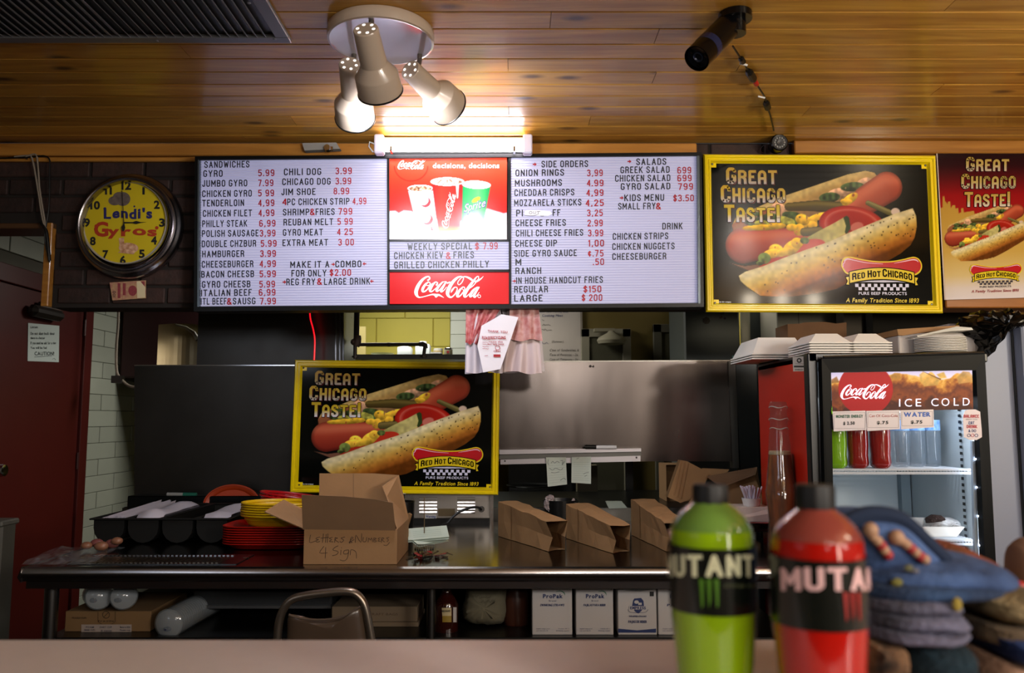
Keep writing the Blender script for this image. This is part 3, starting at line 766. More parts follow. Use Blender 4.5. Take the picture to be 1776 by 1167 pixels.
# spotlight cluster
cc=Zp(661,64,CEIL-.02); ENAM=M('cream_enamel','#c9b7a4',.2,coat=.6); ENW=M('white_enamel','#cfcdd8',.16,coat=.6)
sp=thing('ceiling_spotlight','white round ceiling fixture with three cream swivel spot heads','light fixture',(cc.x,cc.y,CEIL))
R_=.150
obj('canopy_rim', MB().lathe([(R_-.004,0),(R_,-.004),(R_+.002,-.02),(R_,-.034),(R_-.006,-.036)],(cc.x,cc.y,CEIL-.001),(0,0,1),48), ENAM, sp, smooth=True)
obj('canopy_plate', MB().lathe([(R_-.006,-.036),(R_-.012,-.034),(.05,-.029),(0,-.028)],(cc.x,cc.y,CEIL-.001),(0,0,1),48), ENW, sp, smooth=True)
BULB=M('bulb_glow','#ffffff',.3,emit='#f2f2ff',es=15)
def head(A,B,r0,r1,stem):
    ax=(B-A); L=ax.length; ax.normalize()
    prof=[(0,0),(r0*.95,0),(r0,.003),(r0*1.1,L*.53),(r0*1.16,L*.55),(r1*.93,L*.69),(r1*.955,L*.71),(r1*1.0,L*.985)]
    SHARP[0]=20; h=obj('lamp_head', MB().lathe(prof,A,ax,40), ENAM, sp, smooth=True); SHARP[0]=42
    h.data.materials[0]=ENAM
    obj('inner_reflector', MB().lathe([(r1*.97,L*.975),(r1*.9,L*.8),(r1*.5,L*.62)],A,ax,32), ENW, h, smooth=True)
    obj('rim', MB().lathe([(r1*1.0,L*.98),(r1*1.03,L*.985),(r1*1.03,L*1.005),(r1*.94,L*1.005)],A,ax,40), BLACKP, h, smooth=True)
    hb_=MB(); a=ax.orthogonal().normalized(); b=ax.cross(a)
    for i in range(6):
        t=i*math.pi/3; hb_.disc(A+a*(r0*.66*math.cos(t))+b*(r0*.66*math.sin(t))-ax*.0008,ax,r0*.13,10)
    obj('vent_hole', hb_, M('hole_glow','#ffffff',.5,emit='#ffffff',es=1.6), h)
    hb2=MB().lathe([(0,L*.98),(r1*.5,L*.97),(r1*.72,L*.93),(r1*.74,L*.88),(r1*.45,L*.7),(0,L*.66)],A,ax,24)
    obj('bulb', hb2, BULB, h, smooth=True)
    p=A+ax*.03-Vector((0,0,0)); top=Vector((stem.x,stem.y,CEIL-.03))
    obj('stem', MB().tube([top,top-Vector((0,0,.02)),(p+top)/2-Vector((0,0,.01)),p],.0075,10), M('stem_grey','#6e665e',.35,.5), h, smooth=True)
    return A+ax*(L*1.02),ax
mA=W(634,50,1.95); mB=W(660,160,2.10)
lA=W(606,111,2.17); lB=W(616,205,2.36)
rA=W(711,121,2.17); rB=W(778,186,2.34)
HD=[head(mA,mB,.0325,.0605,Zp(644,34,CEIL-.03)), head(lA,lB,.030,.0595,Zp(614,92,CEIL-.03)), head(rA,rB,.030,.0595,Zp(728,92,CEIL-.03))]
for (p,ax),e in zip(HD,(16,7,7)):
    light('SPOT','spot_beam',p+ax*.01,e,(.92,.93,1),spot=150,blend=.6,target=p+ax,rad=.04)
# fluorescent strip above the board
YT=3.02
ft=thing('fluorescent_light','short white fluorescent strip light above the menu board','light fixture',W(786,262,YT+.06))
a=W(650,241,YT+.02); b=W(922,266,YT+.02)
obj('housing', MB().box((a.x,YT+.035,b.z+.012),(b.x,YT+.115,a.z+.014),bev=.006), M('fixture_white','#e8e8ea',.35), ft)
for px in (657,915):
    p=W(px,254,YT); obj('end_cap', MB().box((p.x-.018,YT-.006,b.z-.006),(p.x+.018,YT+.04,a.z+.012),bev=.005), M('endcap_lilac','#cfcde0',.35), ft)
for px in (679,892):
    p=W(px,257,YT-.0); obj('tube_clip', MB().box((p.x-.004,YT-.018,b.z-.003),(p.x+.004,YT+.02,b.z+.016)), CHROME, ft)
zt=(a.z+b.z)/2-.002
obj('tube', MB().tube([(W(668,255,YT).x,YT+.005,zt),(W(905,255,YT).x,YT+.005,zt)],.013,12), M('tube_glow','#ffffff',.3,emit='#fdf6ff',es=30), ft)
obj('power_cord', MB().tube([W(650,250,YT+.06),W(641,246,YT+.06),W(640,254,YT+.07),W(647,264,YT+.08)],.003,6), WHITEP, ft)
# junction plate left of the strip
jb=thing('junction_plate','small white electrical outlet plate on the ceiling trim','outlet',W(560,256,YH-.05))
obj('plate', PX([(524,248),(583,247),(590,258),(528,261)],YH-.075,.03), M('plate_grey','#8c8a84',.4), jb)
obj('socket', MB().lathe([(.0,-.012),(.012,-.012),(.013,.01),(0,.01)],W(568,257,YH-.085),(0,1,0),14).box(W(572,254,YH-.09),W(578,261,YH-.08)), CHROME, jb)
# bullet security camera
c1=W(1210,100,2.04); c0=W(1266,42,2.115); ax=(c1-c0).normalized(); L=(c1-c0).length
sc_=thing('security_camera','large black bullet security camera hanging from the plank ceiling','camera',c0)
BK=M('camera_black','#060608',.22,coat=.25,spec=.3)
obj('body', MB().lathe([(0,-.004),(.029,-.004),(.033,.002),(.033,L*.72),(.033,L-.002),(.030,L)],c0,ax,40), BK, sc_, smooth=True)
obj('band', MB().lathe([(.0333,L*.62),(.0360,L*.63),(.0360,L*.76),(.0333,L*.77)],c0,ax,40), M('band_blue','#1e2444',.25), sc_, smooth=True)
obj('sun_shade', MB().lathe([(.0335,.0),(.0355,.002),(.0355,L*1.03),(.0335,L*1.03)],c0,ax,40,squash=None), BK, sc_, smooth=True)
obj('front_glass', MB().lathe([(.0325,L*.98),(.026,L*.975),(0,L*.975)],c0,ax,32), M('lens_face','#15181f',.15,coat=.5), sc_, smooth=True)
obj('lens', MB().lathe([(.013,L*.965),(.014,L*.99),(.011,L*.995),(.008,L*.97),(0,L*.972)],c0,ax,24), M('lens_blue','#30384c',.1,.4), sc_, smooth=True)
a_=ax.orthogonal().normalized(); b_=ax.cross(a_)
for t in (0.6,2.7,4.6): obj('infrared_lamp', MB().lathe([(0,L*.985),(.006,L*.98),(.0065,L*.966)],c0+a_*.023*math.cos(t)+b_*.023*math.sin(t),ax,12), M('ir','#050505',.2), sc_)
hg=c0-ax*.0+Vector((.01,0,.03))
brk=MB().tube([c0+ax*.02+Vector((0,0,.04)),c0+Vector((.012,0,.07)),Vector((c0.x+.012,c0.y-.01,CEIL-.05))],[.016,.018,.02],12).ball(c0+Vector((.012,-.005,.085)),.033,14).ball(c0+Vector((.045,0,.05)),.012,8)
brk.tube([Vector((c0.x+.012,c0.y-.01,CEIL-.02)),Vector((c0.x+.012,c0.y-.01,CEIL-.001))],.045,20)
brk.tube([Vector((c0.x+.012,c0.y-.01,CEIL-.06)),Vector((c0.x+.012,c0.y-.01,CEIL-.02))],.028,16)
obj('mount', brk, BK, sc_, smooth=True)
# its cable with plugs
cab=thing('camera_cable','thin black cable with plugs between the two security cameras','cable',Zp(1320,165,CEIL))
pts=[(1271,80),(1284,100),(1290,109),(1297,122),(1303,130),(1309,141),(1316,152),(1326,168),(1330,182),(1336,200),(1342,226)]
path=[Zp(x,y,CEIL-.012) for x,y in pts]
obj('wire', MB().tube([tuple(p) for p in smoothp([tuple(p) for p in path],3)],.0032,6), BLACKP, cab)
def seg_on(i0,t0,i1,t1,r,m,n):
    p=path[i0].lerp(path[min(i0+1,10)],t0); q=path[i1].lerp(path[min(i1+1,10)],t1); obj(n, MB().tube([p,p.lerp(q,.2),p.lerp(q,.8),q],[r*.6,r,r,r*.6],10), m, cab)
seg_on(1,.0,2,.0,.009,BLACKP,'plug'); seg_on(3,0,4,.9,.0125,BLACKP,'connector'); seg_on(4,.9,5,.6,.008,M('red_plug','#a81c18',.4),'red_plug'); seg_on(8,-.3,8,.4,.012,BLACKP,'plug')
for (x,y) in ((1291,110),(1322,167)):
    p=Zp(x,y,CEIL-.014); obj('cable_tie', MB().tube([p-Vector((.014,0,0)),p+Vector((.01,.004,-.004))],.0032,6), WHITEP, cab)
# small dome bullet camera near the wall
dc=W(1352,247,YH-.09)
sd=thing('small_camera','small round black security camera with led ring above the yellow sign','camera',dc)
obj('body', MB().lathe([(0,.05),(.03,.05),(.034,.03),(.034,0),(.030,-.004)],dc,(0,1,0),28), BK, sd, smooth=True)
obj('led_ring', MB().lathe([(.030,-.003),(.024,.0),(.012,.0),(.011,-.003),(0,-.002)],dc,(0,1,0),28), M('led_grey','#3c3c3c',.3), sd)
for i in range(12):
    t=i*math.pi/6; obj('led', MB().ball(dc+Vector((.019*math.cos(t),-.001,.019*math.sin(t))),.0035,6), M('led_silver','#8c8c88',.3), sd)
obj('mount', MB().lathe([(.0,.0),(.036,.0),(.038,-.006),(.030,-.014),(.012,-.016),(.012,-.04),(0,-.04)],dc+Vector((0,.02,.052)),(0,0,1),24), BK, sd, smooth=True)
obj('wire', MB().tube([tuple(p) for p in smoothp([W(1343,250,YH-.06),W(1325,252,YH-.03),W(1319,262,YH-.02),W(1330,268,YH-.02)],4)],.0018,5), M('dark_red_wire','#2a1210',.5), sd)
# ================================================================== WALL HANGINGS, LEFT
YC=YH-.045
cc_=W(217,391,YC)
ck=thing('wall_clock','round wall clock with yellow face and wide steel rim','clock',cc_)
OFF=W(208,387,YC)-cc_
rim=[(.171,.008),(.1715,-.012),(.1745,-.020),(.178,-.016),(.181,-.008),(.187,-.012),(.193,-.010),(.198,.0),(.205,.004),(.210,.014),(.211,.030),(.205,.044)]
rcen=W(221,390,YC)
obj('rim', MB().lathe([(r,h) for r,h in rim],rcen,(0,1,0),72), M('clock_steel','#9c989c',.22,1), ck, smooth=True)
FYc=YC+.006
fcx,fcy=216,385.5
obj('face', MB().lathe([(0,.006),(.1655,.006),(.1655,.012),(0,.012)],W(fcx,fcy,YC+.0)+Vector((.004,0,0)),(0,1,0),64), M('clock_yellow','#c4ae18',.45), ck)
obj('inner_ring', MB().lathe([(.160,.0045),(.162,-.002),(.166,-.002),(.1675,.006)],W(216,385.5,YC),(0,1,0),64), M('clock_inner','#b0a89a',.4,.3), ck, smooth=True)
Yf=FYc-.0012
NUM={'12':(219,322),'1':(249,331),'2':(272,355),'3':(281,386),'4':(267,417),'5':(246,440),'6':(213,451),'7':(183,441),'8':(161,418),'9':(151,386),'10':(165,356),'11':(188,331)}
nparts=[]
for s_,(x,y) in NUM.items():
    w_={'1':2.0,'11':6.0,'12':8.5,'10':8.5}.get(s_,5.0); flatp('numeral', text2d(s_,x-w_,x+w_,y+6.5,13,bold=2 if s_ not in ('1','11') else 0,gap=.12), Yf, INK, ck)
    pass
def wav(amp,per,ph=0): return lambda X: amp*math.sin(X/per+ph)
flatp('name_lettering', cat2(text2d("Lendi",180,244,378,16,bold=2,arc=wav(1.2,7)),text2d("'s",247,264,378,16,bold=2),disc2(182,362,2.6),disc2(233,358,1.6)), Yf, M('clock_blue','#23235e',.5), ck)
flatp('gyros_lettering', cat2(text2d("G",163,188,409,23,bold=2),text2d("y",186,207,408,15,bold=2),text2d("ros",210,272,408,15,bold=2,gap=.05,arc=wav(1.0,8)),disc2(167,392,3),disc2(272,395,3)), Yf, M('clock_red','#a5351a',.5), ck)
flatp('hat_picture', cat2(disc2(199,348,11,8),disc2(213,345,13,12),disc2(206,342,10,9)), Yf-.0002, M('hat_grey','#6e6058',.6,noise=.5,nscale=60), ck)
flatp('sandwich_picture', cat2(disc2(223,430,17,9,rot=.05),poly2((206,413),(215,412),(216,432),(208,434)),poly2((204,438),(232,441),(238,430),(222,428))), Yf-.0002, M('sandwich_brown','#a0683a',.6,noise=.6,nscale=70,col2='#d8b090'), ck)
hx,hy=214,386
hand=MB()
obj('minute_hand', PX([(hx-1.5,hy+14),(hx-3.5,hy+8),(hx+.2,hy+2),(hx-2.6,hy-53),(hx-3.8,hy-55),(hx-2,hy-56),(hx+1.2,hy),(hx+3,hy+9),(hx+.5,hy+15)],Yf-.006,.0012), INK, ck)
obj('hour_hand', PX([(hx,hy-1.2),(hx+16,hy-1),(hx+22,hy-3),(hx+30,hy-1),(hx+40,hy-1),(hx+30,hy+.4),(hx+22,hy+2.4),(hx+16,hy+.8),(hx,hy+1.2)],Yf-.004,.0012), INK, ck)
# banknote
bn=thing('banknote','pink and tan paper banknote taped to the brick below the clock','banknote',W(222,504,YH-.008))
Yb=YH-.008
obj('note', PX([(190,490),(253,486),(253,517),(195,521)],Yb,.001), M('banknote_tan','#b49468',.8,noise=.2,nscale=80,col2='#a0685c'), bn)
flatp('printed_portrait', cat2(disc2(230,504,7.5,9),rect2(204,491,209,517),rect2(213,491,218,512),rect2(245,488,251,496)), Yb-.0006, M('note_red','#8e3a40',.8,noise=.3,nscale=200), bn)
flatp('blank_end', poly2((237,488),(243,487.5),(252,498),(252,516),(238,517)), Yb-.0009, M('note_pale','#cfc09a',.8), bn)
pf=text2d('100',-5.5,5.5,0,5,bold=1); flatp('number', ([(195.5+y+5,510-x-0) for x,y in pf[0]],pf[1]), Yb-.0012, M('note_ink','#4c2a2c',.8), bn)
# hanging cables top left
cb=thing('hanging_cables','bundle of pale and black cables hanging from the brick header','cable',W(70,330,YH-.04))
Yc=YH-.035
for nm,pts,r,m_ in (('pale_cable',[(25,272),(48,270),(56,276),(66,330),(72,370),(79,401)],.0035,M('pale_cable','#857a6c',.5)),('pale_cable',[(45,272),(62,268),(66,290),(69,330),(77,380),(83,420)],.0035,MATS['pale_cable']),('black_cable',[(0,274),(40,273),(82,272),(86,300),(85,360),(78,410),(86,455)],.003,BLACKP),('black_cable',[(70,385),(80,400),(84,430),(86,452)],.006,BLACKP)):
    obj(nm, MB().tube([tuple(p) for p in smoothp([tuple(W(x,y,Yc)) for x,y in pts],5)],r,7), m_, cb)
obj('clip', MB().box(W(44,270,Yc-.004),W(50,278,Yc+.02)), STEELD, cb)
# ================================================================== MENU BOARD
YM=YH-.075
mbd=thing('menu_board','long black framed letter board menu with red soda panels','menu board',W(778,536,YM))
FR=M('frame_black','#070808',.35,spec=.3)
OT=[(338,271),(1217,264),(1221,532),(336,540)]; IN=[(345.5,277),(1213,269.5),(1215,525.5),(344.5,531.5)]
fr=MB()
for i in range(4):
    j=(i+1)%4; fr.prism([W(*OT[i],YM-.012),W(*OT[j],YM-.012),W(*IN[j],YM-.012),W(*IN[i],YM-.012)],(0,.08,0))
fr.prism([W(x,y,YM+.012) for x,y in OT],(0,.055,0))
obj('frame', fr, FR, mbd)
LIPM=M('lip_grey','#5c666c',.25,.6)
obj('inner_lip', MB().prism([W(343,277,YM-.016),W(346,277,YM-.016),W(345.2,532,YM-.016),W(342,532,YM-.016)],(0,.02,0)), LIPM, mbd)
obj('inner_lip', MB().prism([W(1209,270,YM-.016),W(1213,270,YM-.016),W(1215,526,YM-.016),W(1211,526,YM-.016)],(0,.02,0)), M('lip_grey','#5c666c',.25,.6), mbd)
for (x0,y0,x1,y1) in ((671,268,675,530),(882,267,886,530)):
    obj('divider', PX([(x0,y0),(x1,y0),(x1+.7,y1),(x0+.7,y1)],YM-.006,.03), FR, mbd)
for (y0,y1) in ((415,418.5),(467.5,471.5)): obj('divider', PX(R4(674,y0,884,y1),YM-.006,.03), FR, mbd)
WPM=M('letter_panel','#adadc2',.5,spec=.2,emit='#b9bbe8',es=.2)
def ridged(q,n,name):
    (a,b,c_,d)=q; mb=MB(); vs=[]; fs=[]
    for k in range(n):
        for t,dep in ((k/n,0),((k+.74)/n,0),((k+.76)/n,.0035),((k+.98)/n,.0035)):
            L_=(a[0]+(d[0]-a[0])*t, a[1]+(d[1]-a[1])*t); R2=(b[0]+(c_[0]-b[0])*t, b[1]+(c_[1]-b[1])*t)
            p=W(*L_,YM); q_=W(*R2,YM); vs+= [p+Vector((0,dep,0)), q_+Vector((0,dep,0))]
    for i in range(len(vs)//2-1): fs.append((2*i,2*i+1,2*i+3,2*i+2))
    mb.add(vs,fs); return raw(name,mb,WPM,mbd)
ridged([(347,277),(672,274),(673,529),(346,532)],58,'letter_panel')
ridged([(885,271),(1213,270),(1214,525),(886,528)],58,'letter_panel')
ridged([(674,418),(883,418),(883.5,468),(674,468.5)],11,'letter_panel')
YL=YM-.0012
def rows(lst,ox,oy,s=4.094,cap=11.6,bold=0):
    for it in lst:
        t,x0,x1,yb,col=it; slope=-.012
        X0,X1,Yb_=ox+x0/s,ox+x1/s,oy+yb/s
        if t=='>' or t=='<':
            d=1 if t=='>' else -1; xm=(X0+X1)/2; w=(X1-X0)/2; y=Yb_
            pf=cat2(poly2((xm+d*w,y),(xm,y-3.6),(xm,y+3.6)),rect2(xm-w,y-1,xm+w,y+1)); 
        else: pf=text2d(t,X0,X1,Yb_,cap,bold=3,slope=slope,gap=.13)
        flatp('letter_row', pf, YL, LR if col=='r' else LK, mbd)
LK=M('letter_black','#16181a',.4); LR=M('letter_red','#a0101c',.4)
rows([("SANDWICHES",100,420,128,'k'),("GYRO",93,230,192,'k'),("JUMBO GYRO",85,405,262,'k'),("CHICKEN GYRO",85,437,335,'k'),("TENDERLOIN",85,382,402,'k'),("CHICKEN FILET",90,438,475,'k'),("PHILLY STEAK",85,405,548,'k'),("POLISH SAUSAGE",83,485,618,'k'),("DOUBLE CHZBUR",82,468,691,'k'),("HAMBURGER",85,383,763,'k'),("CHEESEBURGER",82,448,836,'k'),("BACON CHEESB",78,453,907,'k'),("GYRO CHEESB",83,427,979,'k'),("ITALIAN BEEF",77,437,1039,'k'),("ITL BEEF",75,258,1099,'k'),("&",260,296,1099,'r'),("SAUSG",303,463,1097,'k'),
("5.99",482,597,187,'r'),("7.99",482,590,258,'r'),("5 99",482,595,330,'r'),("4,99",482,597,400,'r'),("4,99",484,597,471,'r'),("6,99",490,605,545,'r'),("3,99",493,605,615,'r'),("5.99",500,613,688,'r'),("3.99",495,608,760,'r'),("4,99",492,608,832,'r'),("5.99",492,608,904,'r'),("5.99",490,602,977,'r'),("6,99",487,605,1035,'r'),("7.99",495,608,1097,'r'),
("CHILI DOG",665,930,180,'k'),("CHICAGO DOG",653,997,250,'k'),("JIM SHOE",647,890,322,'k'),("4",653,684,392,'r'),("PC CHICKEN STRIP",688,1130,393,'k'),("SHRIMP",658,845,466,'k'),("&",850,885,464,'r'),("FRIES",890,1025,463,'k'),("REUBAN MELT",662,1015,537,'k'),("GYRO MEAT",658,942,610,'k'),("EXTRA MEAT",655,978,683,'k'),
("3.99",1030,1147,173,'r'),("3.99",1030,1143,245,'r'),("8.99",1018,1128,316,'r'),("4,99",1152,1250,387,'r'),("799",1052,1150,460,'r'),("5 99",1045,1153,532,'r'),("4 25",1042,1155,605,'r'),("3 00",1050,1162,679,'r'),
("MAKE IT A",710,988,838,'k'),(">",1003,1026,812,'r'),("COMBO",1030,1215,834,'k'),("<",1225,1250,808,'r'),("FOR ONLY",718,968,900,'k'),("$2.00",990,1142,895,'r'),(">",655,680,938,'r'),("REG FRY",682,888,961,'k'),("&",900,937,958,'r'),("LARGE DRINK",950,1278,958,'k'),("<",1278,1302,932,'r')],330,260)
rows([(">",180,206,102,'r'),("SIDE ORDERS",242,573,125,'k'),("ONION RINGS",57,402,187,'k'),("MUSHROOMS",53,387,259,'k'),("CHEDDAR CRISPS",50,475,328,'k'),("MOZZARELA STICKS",48,525,400,'k'),("PI",62,110,472,'k'),("FF",322,377,469,'k'),("CHEESE FRIES",58,415,543,'k'),("CHILI CHEESE FRIES",60,538,615,'k'),("CHEESE DIP",55,352,688,'k'),("SIDE GYRO SAUCE",48,493,759,'k'),("M",57,99,820,'k'),("RANCH",57,240,882,'k'),(">",37,60,931,'r'),("IN HOUSE HANDCUT FRIES",62,678,951,'k'),("REGULAR",48,288,1014,'k'),("LARGE",48,250,1077,'k'),
("3,99",565,677,187,'r'),("4.99",563,682,259,'r'),("4,99",560,682,328,'r'),("4,25",555,684,400,'r'),("3,25",565,677,471,'r'),("2.99",568,677,543,'r'),("3.99",572,680,614,'r'),("1,00",573,686,686,'r'),("¢.75",572,682,758,'r'),(".50",607,686,818,'r'),("$150",540,667,1012,'r'),("$ 200",528,674,1073,'r'),
(">",853,879,82,'r'),("SALADS",915,1128,108,'k'),("GREEK SALAD",803,1152,166,'k'),("CHICKEN SALAD",765,1157,226,'k'),("GYRO SALAD",805,1157,284,'k'),("699",1207,1305,168,'r'),("699",1207,1308,224,'r'),("799",1212,1318,284,'r'),(">",798,823,340,'r'),("KIDS MENU",830,1113,364,'k'),("$3.50",1178,1324,366,'r'),("SMALL FRY",787,1052,424,'k'),("&",1055,1092,423,'r'),("DRINK",1100,1245,565,'k'),("CHICKEN STRIPS",748,1142,638,'k'),("CHICKEN NUGGETS",745,1187,710,'k'),("CHEESEBURGER",745,1128,781,'k')],880,260)
rows([("U",232,262,472,'k'),],880,260,cap=5)
obj('cover_slip', PX([(909.5,367),(914,364.5),(933,364.5),(955,366.5),(958,371),(950,374.5),(930,374),(910,374)],YL-.001,.0006), M('slip_white','#dcdce6',.5), mbd)
flatp('handwriting', cat2(stroke([(918,368),(921,366.5),(923,369),(920,371),(917.5,369)],.7),stroke([(925,366.5),(925.3,370.5),(929,370.5),(929,366.5)],.7,sub=1),stroke([(931,367),(937,366.5)],.7,sub=1),stroke([(934,367),(933.5,371)],.7,sub=1),stroke([(910,373.5),(925,374),(934,371)],.6)), YL-.0014, INK, mbd)
rows([("WEEKLY SPECIAL",173,588,755,'k'),("$",607,632,752,'r'),("7.99",658,752,750,'r'),("CHICKEN KIEV",87,402,812,'k'),("&",420,452,812,'r'),("FRIES",468,600,808,'k'),("GRILLED CHICKEN PHILLY",88,697,873,'k')],660,230,s=3.704,cap=12)
# logo panel
BRED=M('logo_red','#c4161c',.25,coat=.4,emit='#c4161c',es=.22)
obj('logo_panel', PX(R4(674,471,883.5,527),YM,.006), BRED, mbd)
lf=script_logo(); flatp('script_logo', ([(710+x/13.66,472+y/13.66) for x,y in lf[0]],lf[1]), YM-.001, M('logo_white','#f2f2f2',.3,emit='#ffffff',es=.3), mbd)
# picture panel
def paint_coke(X,Y,rgb):
    p=Paint(X,Y,rgb); p.px=8
    rgb[:]=ramp(np.clip((Y-30)/700,0,1),[(0,'#e8402a'),(.4,'#e23a24'),(1,'#c41c16')])
    m,u,v=p.ell(330,170,222,200,0,.02); d=np.hypot(u,v); p.mix(np.exp(-((d-1)/.035)**2)*(v>0),'#7c0c0c',.55)
    n=vnoise(X,Y,38,3); n2=vnoise(X,Y,90,4)
    ice=ramp(np.clip(n*.6+n2*.4,0,1),[(0,'#9cbce8'),(.5,'#d4e2f4'),(1,'#fbfcff')])
    m=p.polymask([(30,770),(120,765),(165,795),(230,760),(330,770),(420,820),(700,880),(1000,900),(1250,850),(1340,735),(1440,765),(1560,800),(1610,790),(1610,1150),(30,1150)],20); p.mix(m,ice)
    m=p.polymask([(30,1075),(200,1085),(520,1085),(800,1040),(1000,985),(1250,965),(1610,955),(1610,1150),(30,1150)],40); p.mix(m,'#fbfcff')
    # cups
    m=p.polymask([(290,500),(620,500),(690,1030),(420,1030)]); p.mix(m,ramp(np.clip((X-290)/400,0,1),[(0,'#c8ccd8'),(.15,'#f4f4fa'),(.8,'#eef0f8'),(1,'#c0c8da')]))
    for (x,y,r) in ((520,650,70),(545,880,75),(540,1040,90)):
        mm,u,v=p.ell(x,y,r,r,0,.05); p.mix(mm*m*(np.hypot(u+.35,v+.35)>.95),'#c8303a')
    p.mix(p.ell(450,468,168,48,0,.03)[0],'#f6f6fa'); mm=p.ell(450,472,150,36,0,.05)[0]; nn=vnoise(X,Y,16,8); p.mix(mm,ramp(nn,[(0,'#3c1c14'),(.4,'#c08868'),(1,'#f8e8d8')]))
    m=p.polymask([(610,415),(1030,400),(978,1020),(700,1045)]); p.mix(m,ramp(np.clip((X-610)/400,0,1),[(0,'#b81818'),(.3,'#dc3020'),(.8,'#d02018'),(1,'#a01414')]))
    p.mix(p.polymask([(925,420),(968,400),(955,600),(940,600)]),'#fbeeee')
    p.mix(m*np.clip((Y-960)/40,0,1),'#e8902c',.7)
    p.mix(p.ell(812,378,224,58,0,.03)[0],'#f8f8fb'); mm=p.ell(812,382,200,42,0,.05)[0]; p.mix(mm,ramp(vnoise(X,Y,18,9),[(0,'#40241c'),(.35,'#d09a80'),(.7,'#fdfafa'),(1,'#ffffff')]))
    m=p.polymask([(1018,440),(1385,455),(1285,965),(1060,982),(1002,960)]); p.mix(m,ramp(np.clip((X-1010)/360,0,1),[(0,'#0c8c4c'),(.25,'#30b85c'),(.6,'#58cc6c'),(1,'#108848')]))
    p.mix(p.ell(1200,420,192,56,.05,.03)[0],'#f2f6f4'); p.mix(p.ell(1200,428,172,42,.05,.05)[0],'#e4ece8')
    p.mix(p.ell(1195,620,62,28,-.5,.1)[0],'#f0d820')
PRN=M('print_gloss','#ffffff',.09,spec=.35,attr=True)
PRL=M('print_backlit','#ffffff',.2,coat=.3,attr=True,emit='#ffffff',es=.22)
s2=7.677; m2=lambda x,y: W(670+x/s2,266+y/s2,YM-.001)
grid_print('soda_picture',30,30,1605,1145,210,150,paint_coke,m2,PRL,mbd)
m3=lambda x,y: W(670+x/s2,266+y/s2,YM-.002)
lf=script_logo(False)
flatp('script_logo', ([(125+x*.225,70+y*.235) for x,y in lf[0]],lf[1]), 0, WHITEI, mbd, fn=m3)
flatp('slogan', text2d('decisions, decisions',620,1505,195,66,bold=1), 0, WHITEI, mbd, fn=m3)
flatp('cup_lettering', ([(690+y*.20+x*.075,1040-x*.30) for x,y in lf[0]],lf[1]), 0, WHITEI, mbd, fn=m3)
flatp('cup_name', text2d('Sprite',1030,1320,790,110,bold=2,slope=-.28,shear=.2), 0, M('sprite_blue','#3a4694',.4), mbd, fn=m3)
flatp('cup_name', text2d('Sprite',1036,1312,782,98,bold=0,slope=-.28,shear=.2), 0, WHITEI, mbd, fn=lambda x,y: m3(x,y)-Vector((0,.001,0)))
# ================================================================== HOT DOG SIGNS (two printed metal signs share their meshes, one paper poster)
SU = .89/1550
def S(x,y,dep=0): return Vector(((x-810)*SU, -dep, (608-y)*SU))
YF_=M('sign_yellow','#e6cc0c',.22,coat=.5); SBK=M('print_black','#040505',.09,spec=.35)
LRED=M('logo_sausage_red','#b4101c',.2,coat=.6); LYEL=M('logo_yellow','#d9bf1c',.2,coat=.6); GOLD=None
def gold_mat(name,z0,z1,c):
    m=bpy.data.materials.new(name); m.use_nodes=True; N=m.node_tree.nodes; L=m.node_tree.links; b=N['Principled BSDF']
    tc=N.new('ShaderNodeTexCoord'); sx=N.new('ShaderNodeSeparateXYZ'); L.new(tc.outputs['Object'],sx.inputs[0])
    mr=N.new('ShaderNodeMapRange'); mr.inputs[1].default_value=z0; mr.inputs[2].default_value=z1; L.new(sx.outputs[2],mr.inputs[0])
    cr=N.new('ShaderNodeValToRGB'); e=cr.color_ramp.elements; e[0].color=(*lin(c[0]),1); e[1].color=(*lin(c[2]),1); k=e.new(.45); k.color=(*lin(c[1]),1)
    L.new(mr.outputs[0],cr.inputs[0]); L.new(cr.outputs[0],b.inputs['Base Color']); b.inputs['Roughness'].default_value=.2; return m
def wordmark(fn, parent, world, mats, lines):
    for (t,x0,x1,yb,cap),gm in zip(lines,mats):
        sh=text2d(t,x0,x1,yb,cap,bold=4,gap=.07,smallcaps=.84)
        flat('letter_shadow', tmap(([(x+5,y+5) for x,y in sh[0]],sh[1]), lambda x,y: fn(x,y,.0016)), M('letter_shadow','#7c1418',.3), parent, world=world)
        d=[(-4,0),(4,0),(0,-4),(0,4),(3,3),(-3,3)]
        flat('letter_outline', tmap(cat2(*[([(x+a,y+b) for x,y in sh[0]],sh[1]) for a,b in d]), lambda x,y: fn(x,y,.0019)), SBK, parent, world=world)
        flat('slogan_letters', tmap(sh, lambda x,y: fn(x,y,.0024)), gm, parent, world=world)
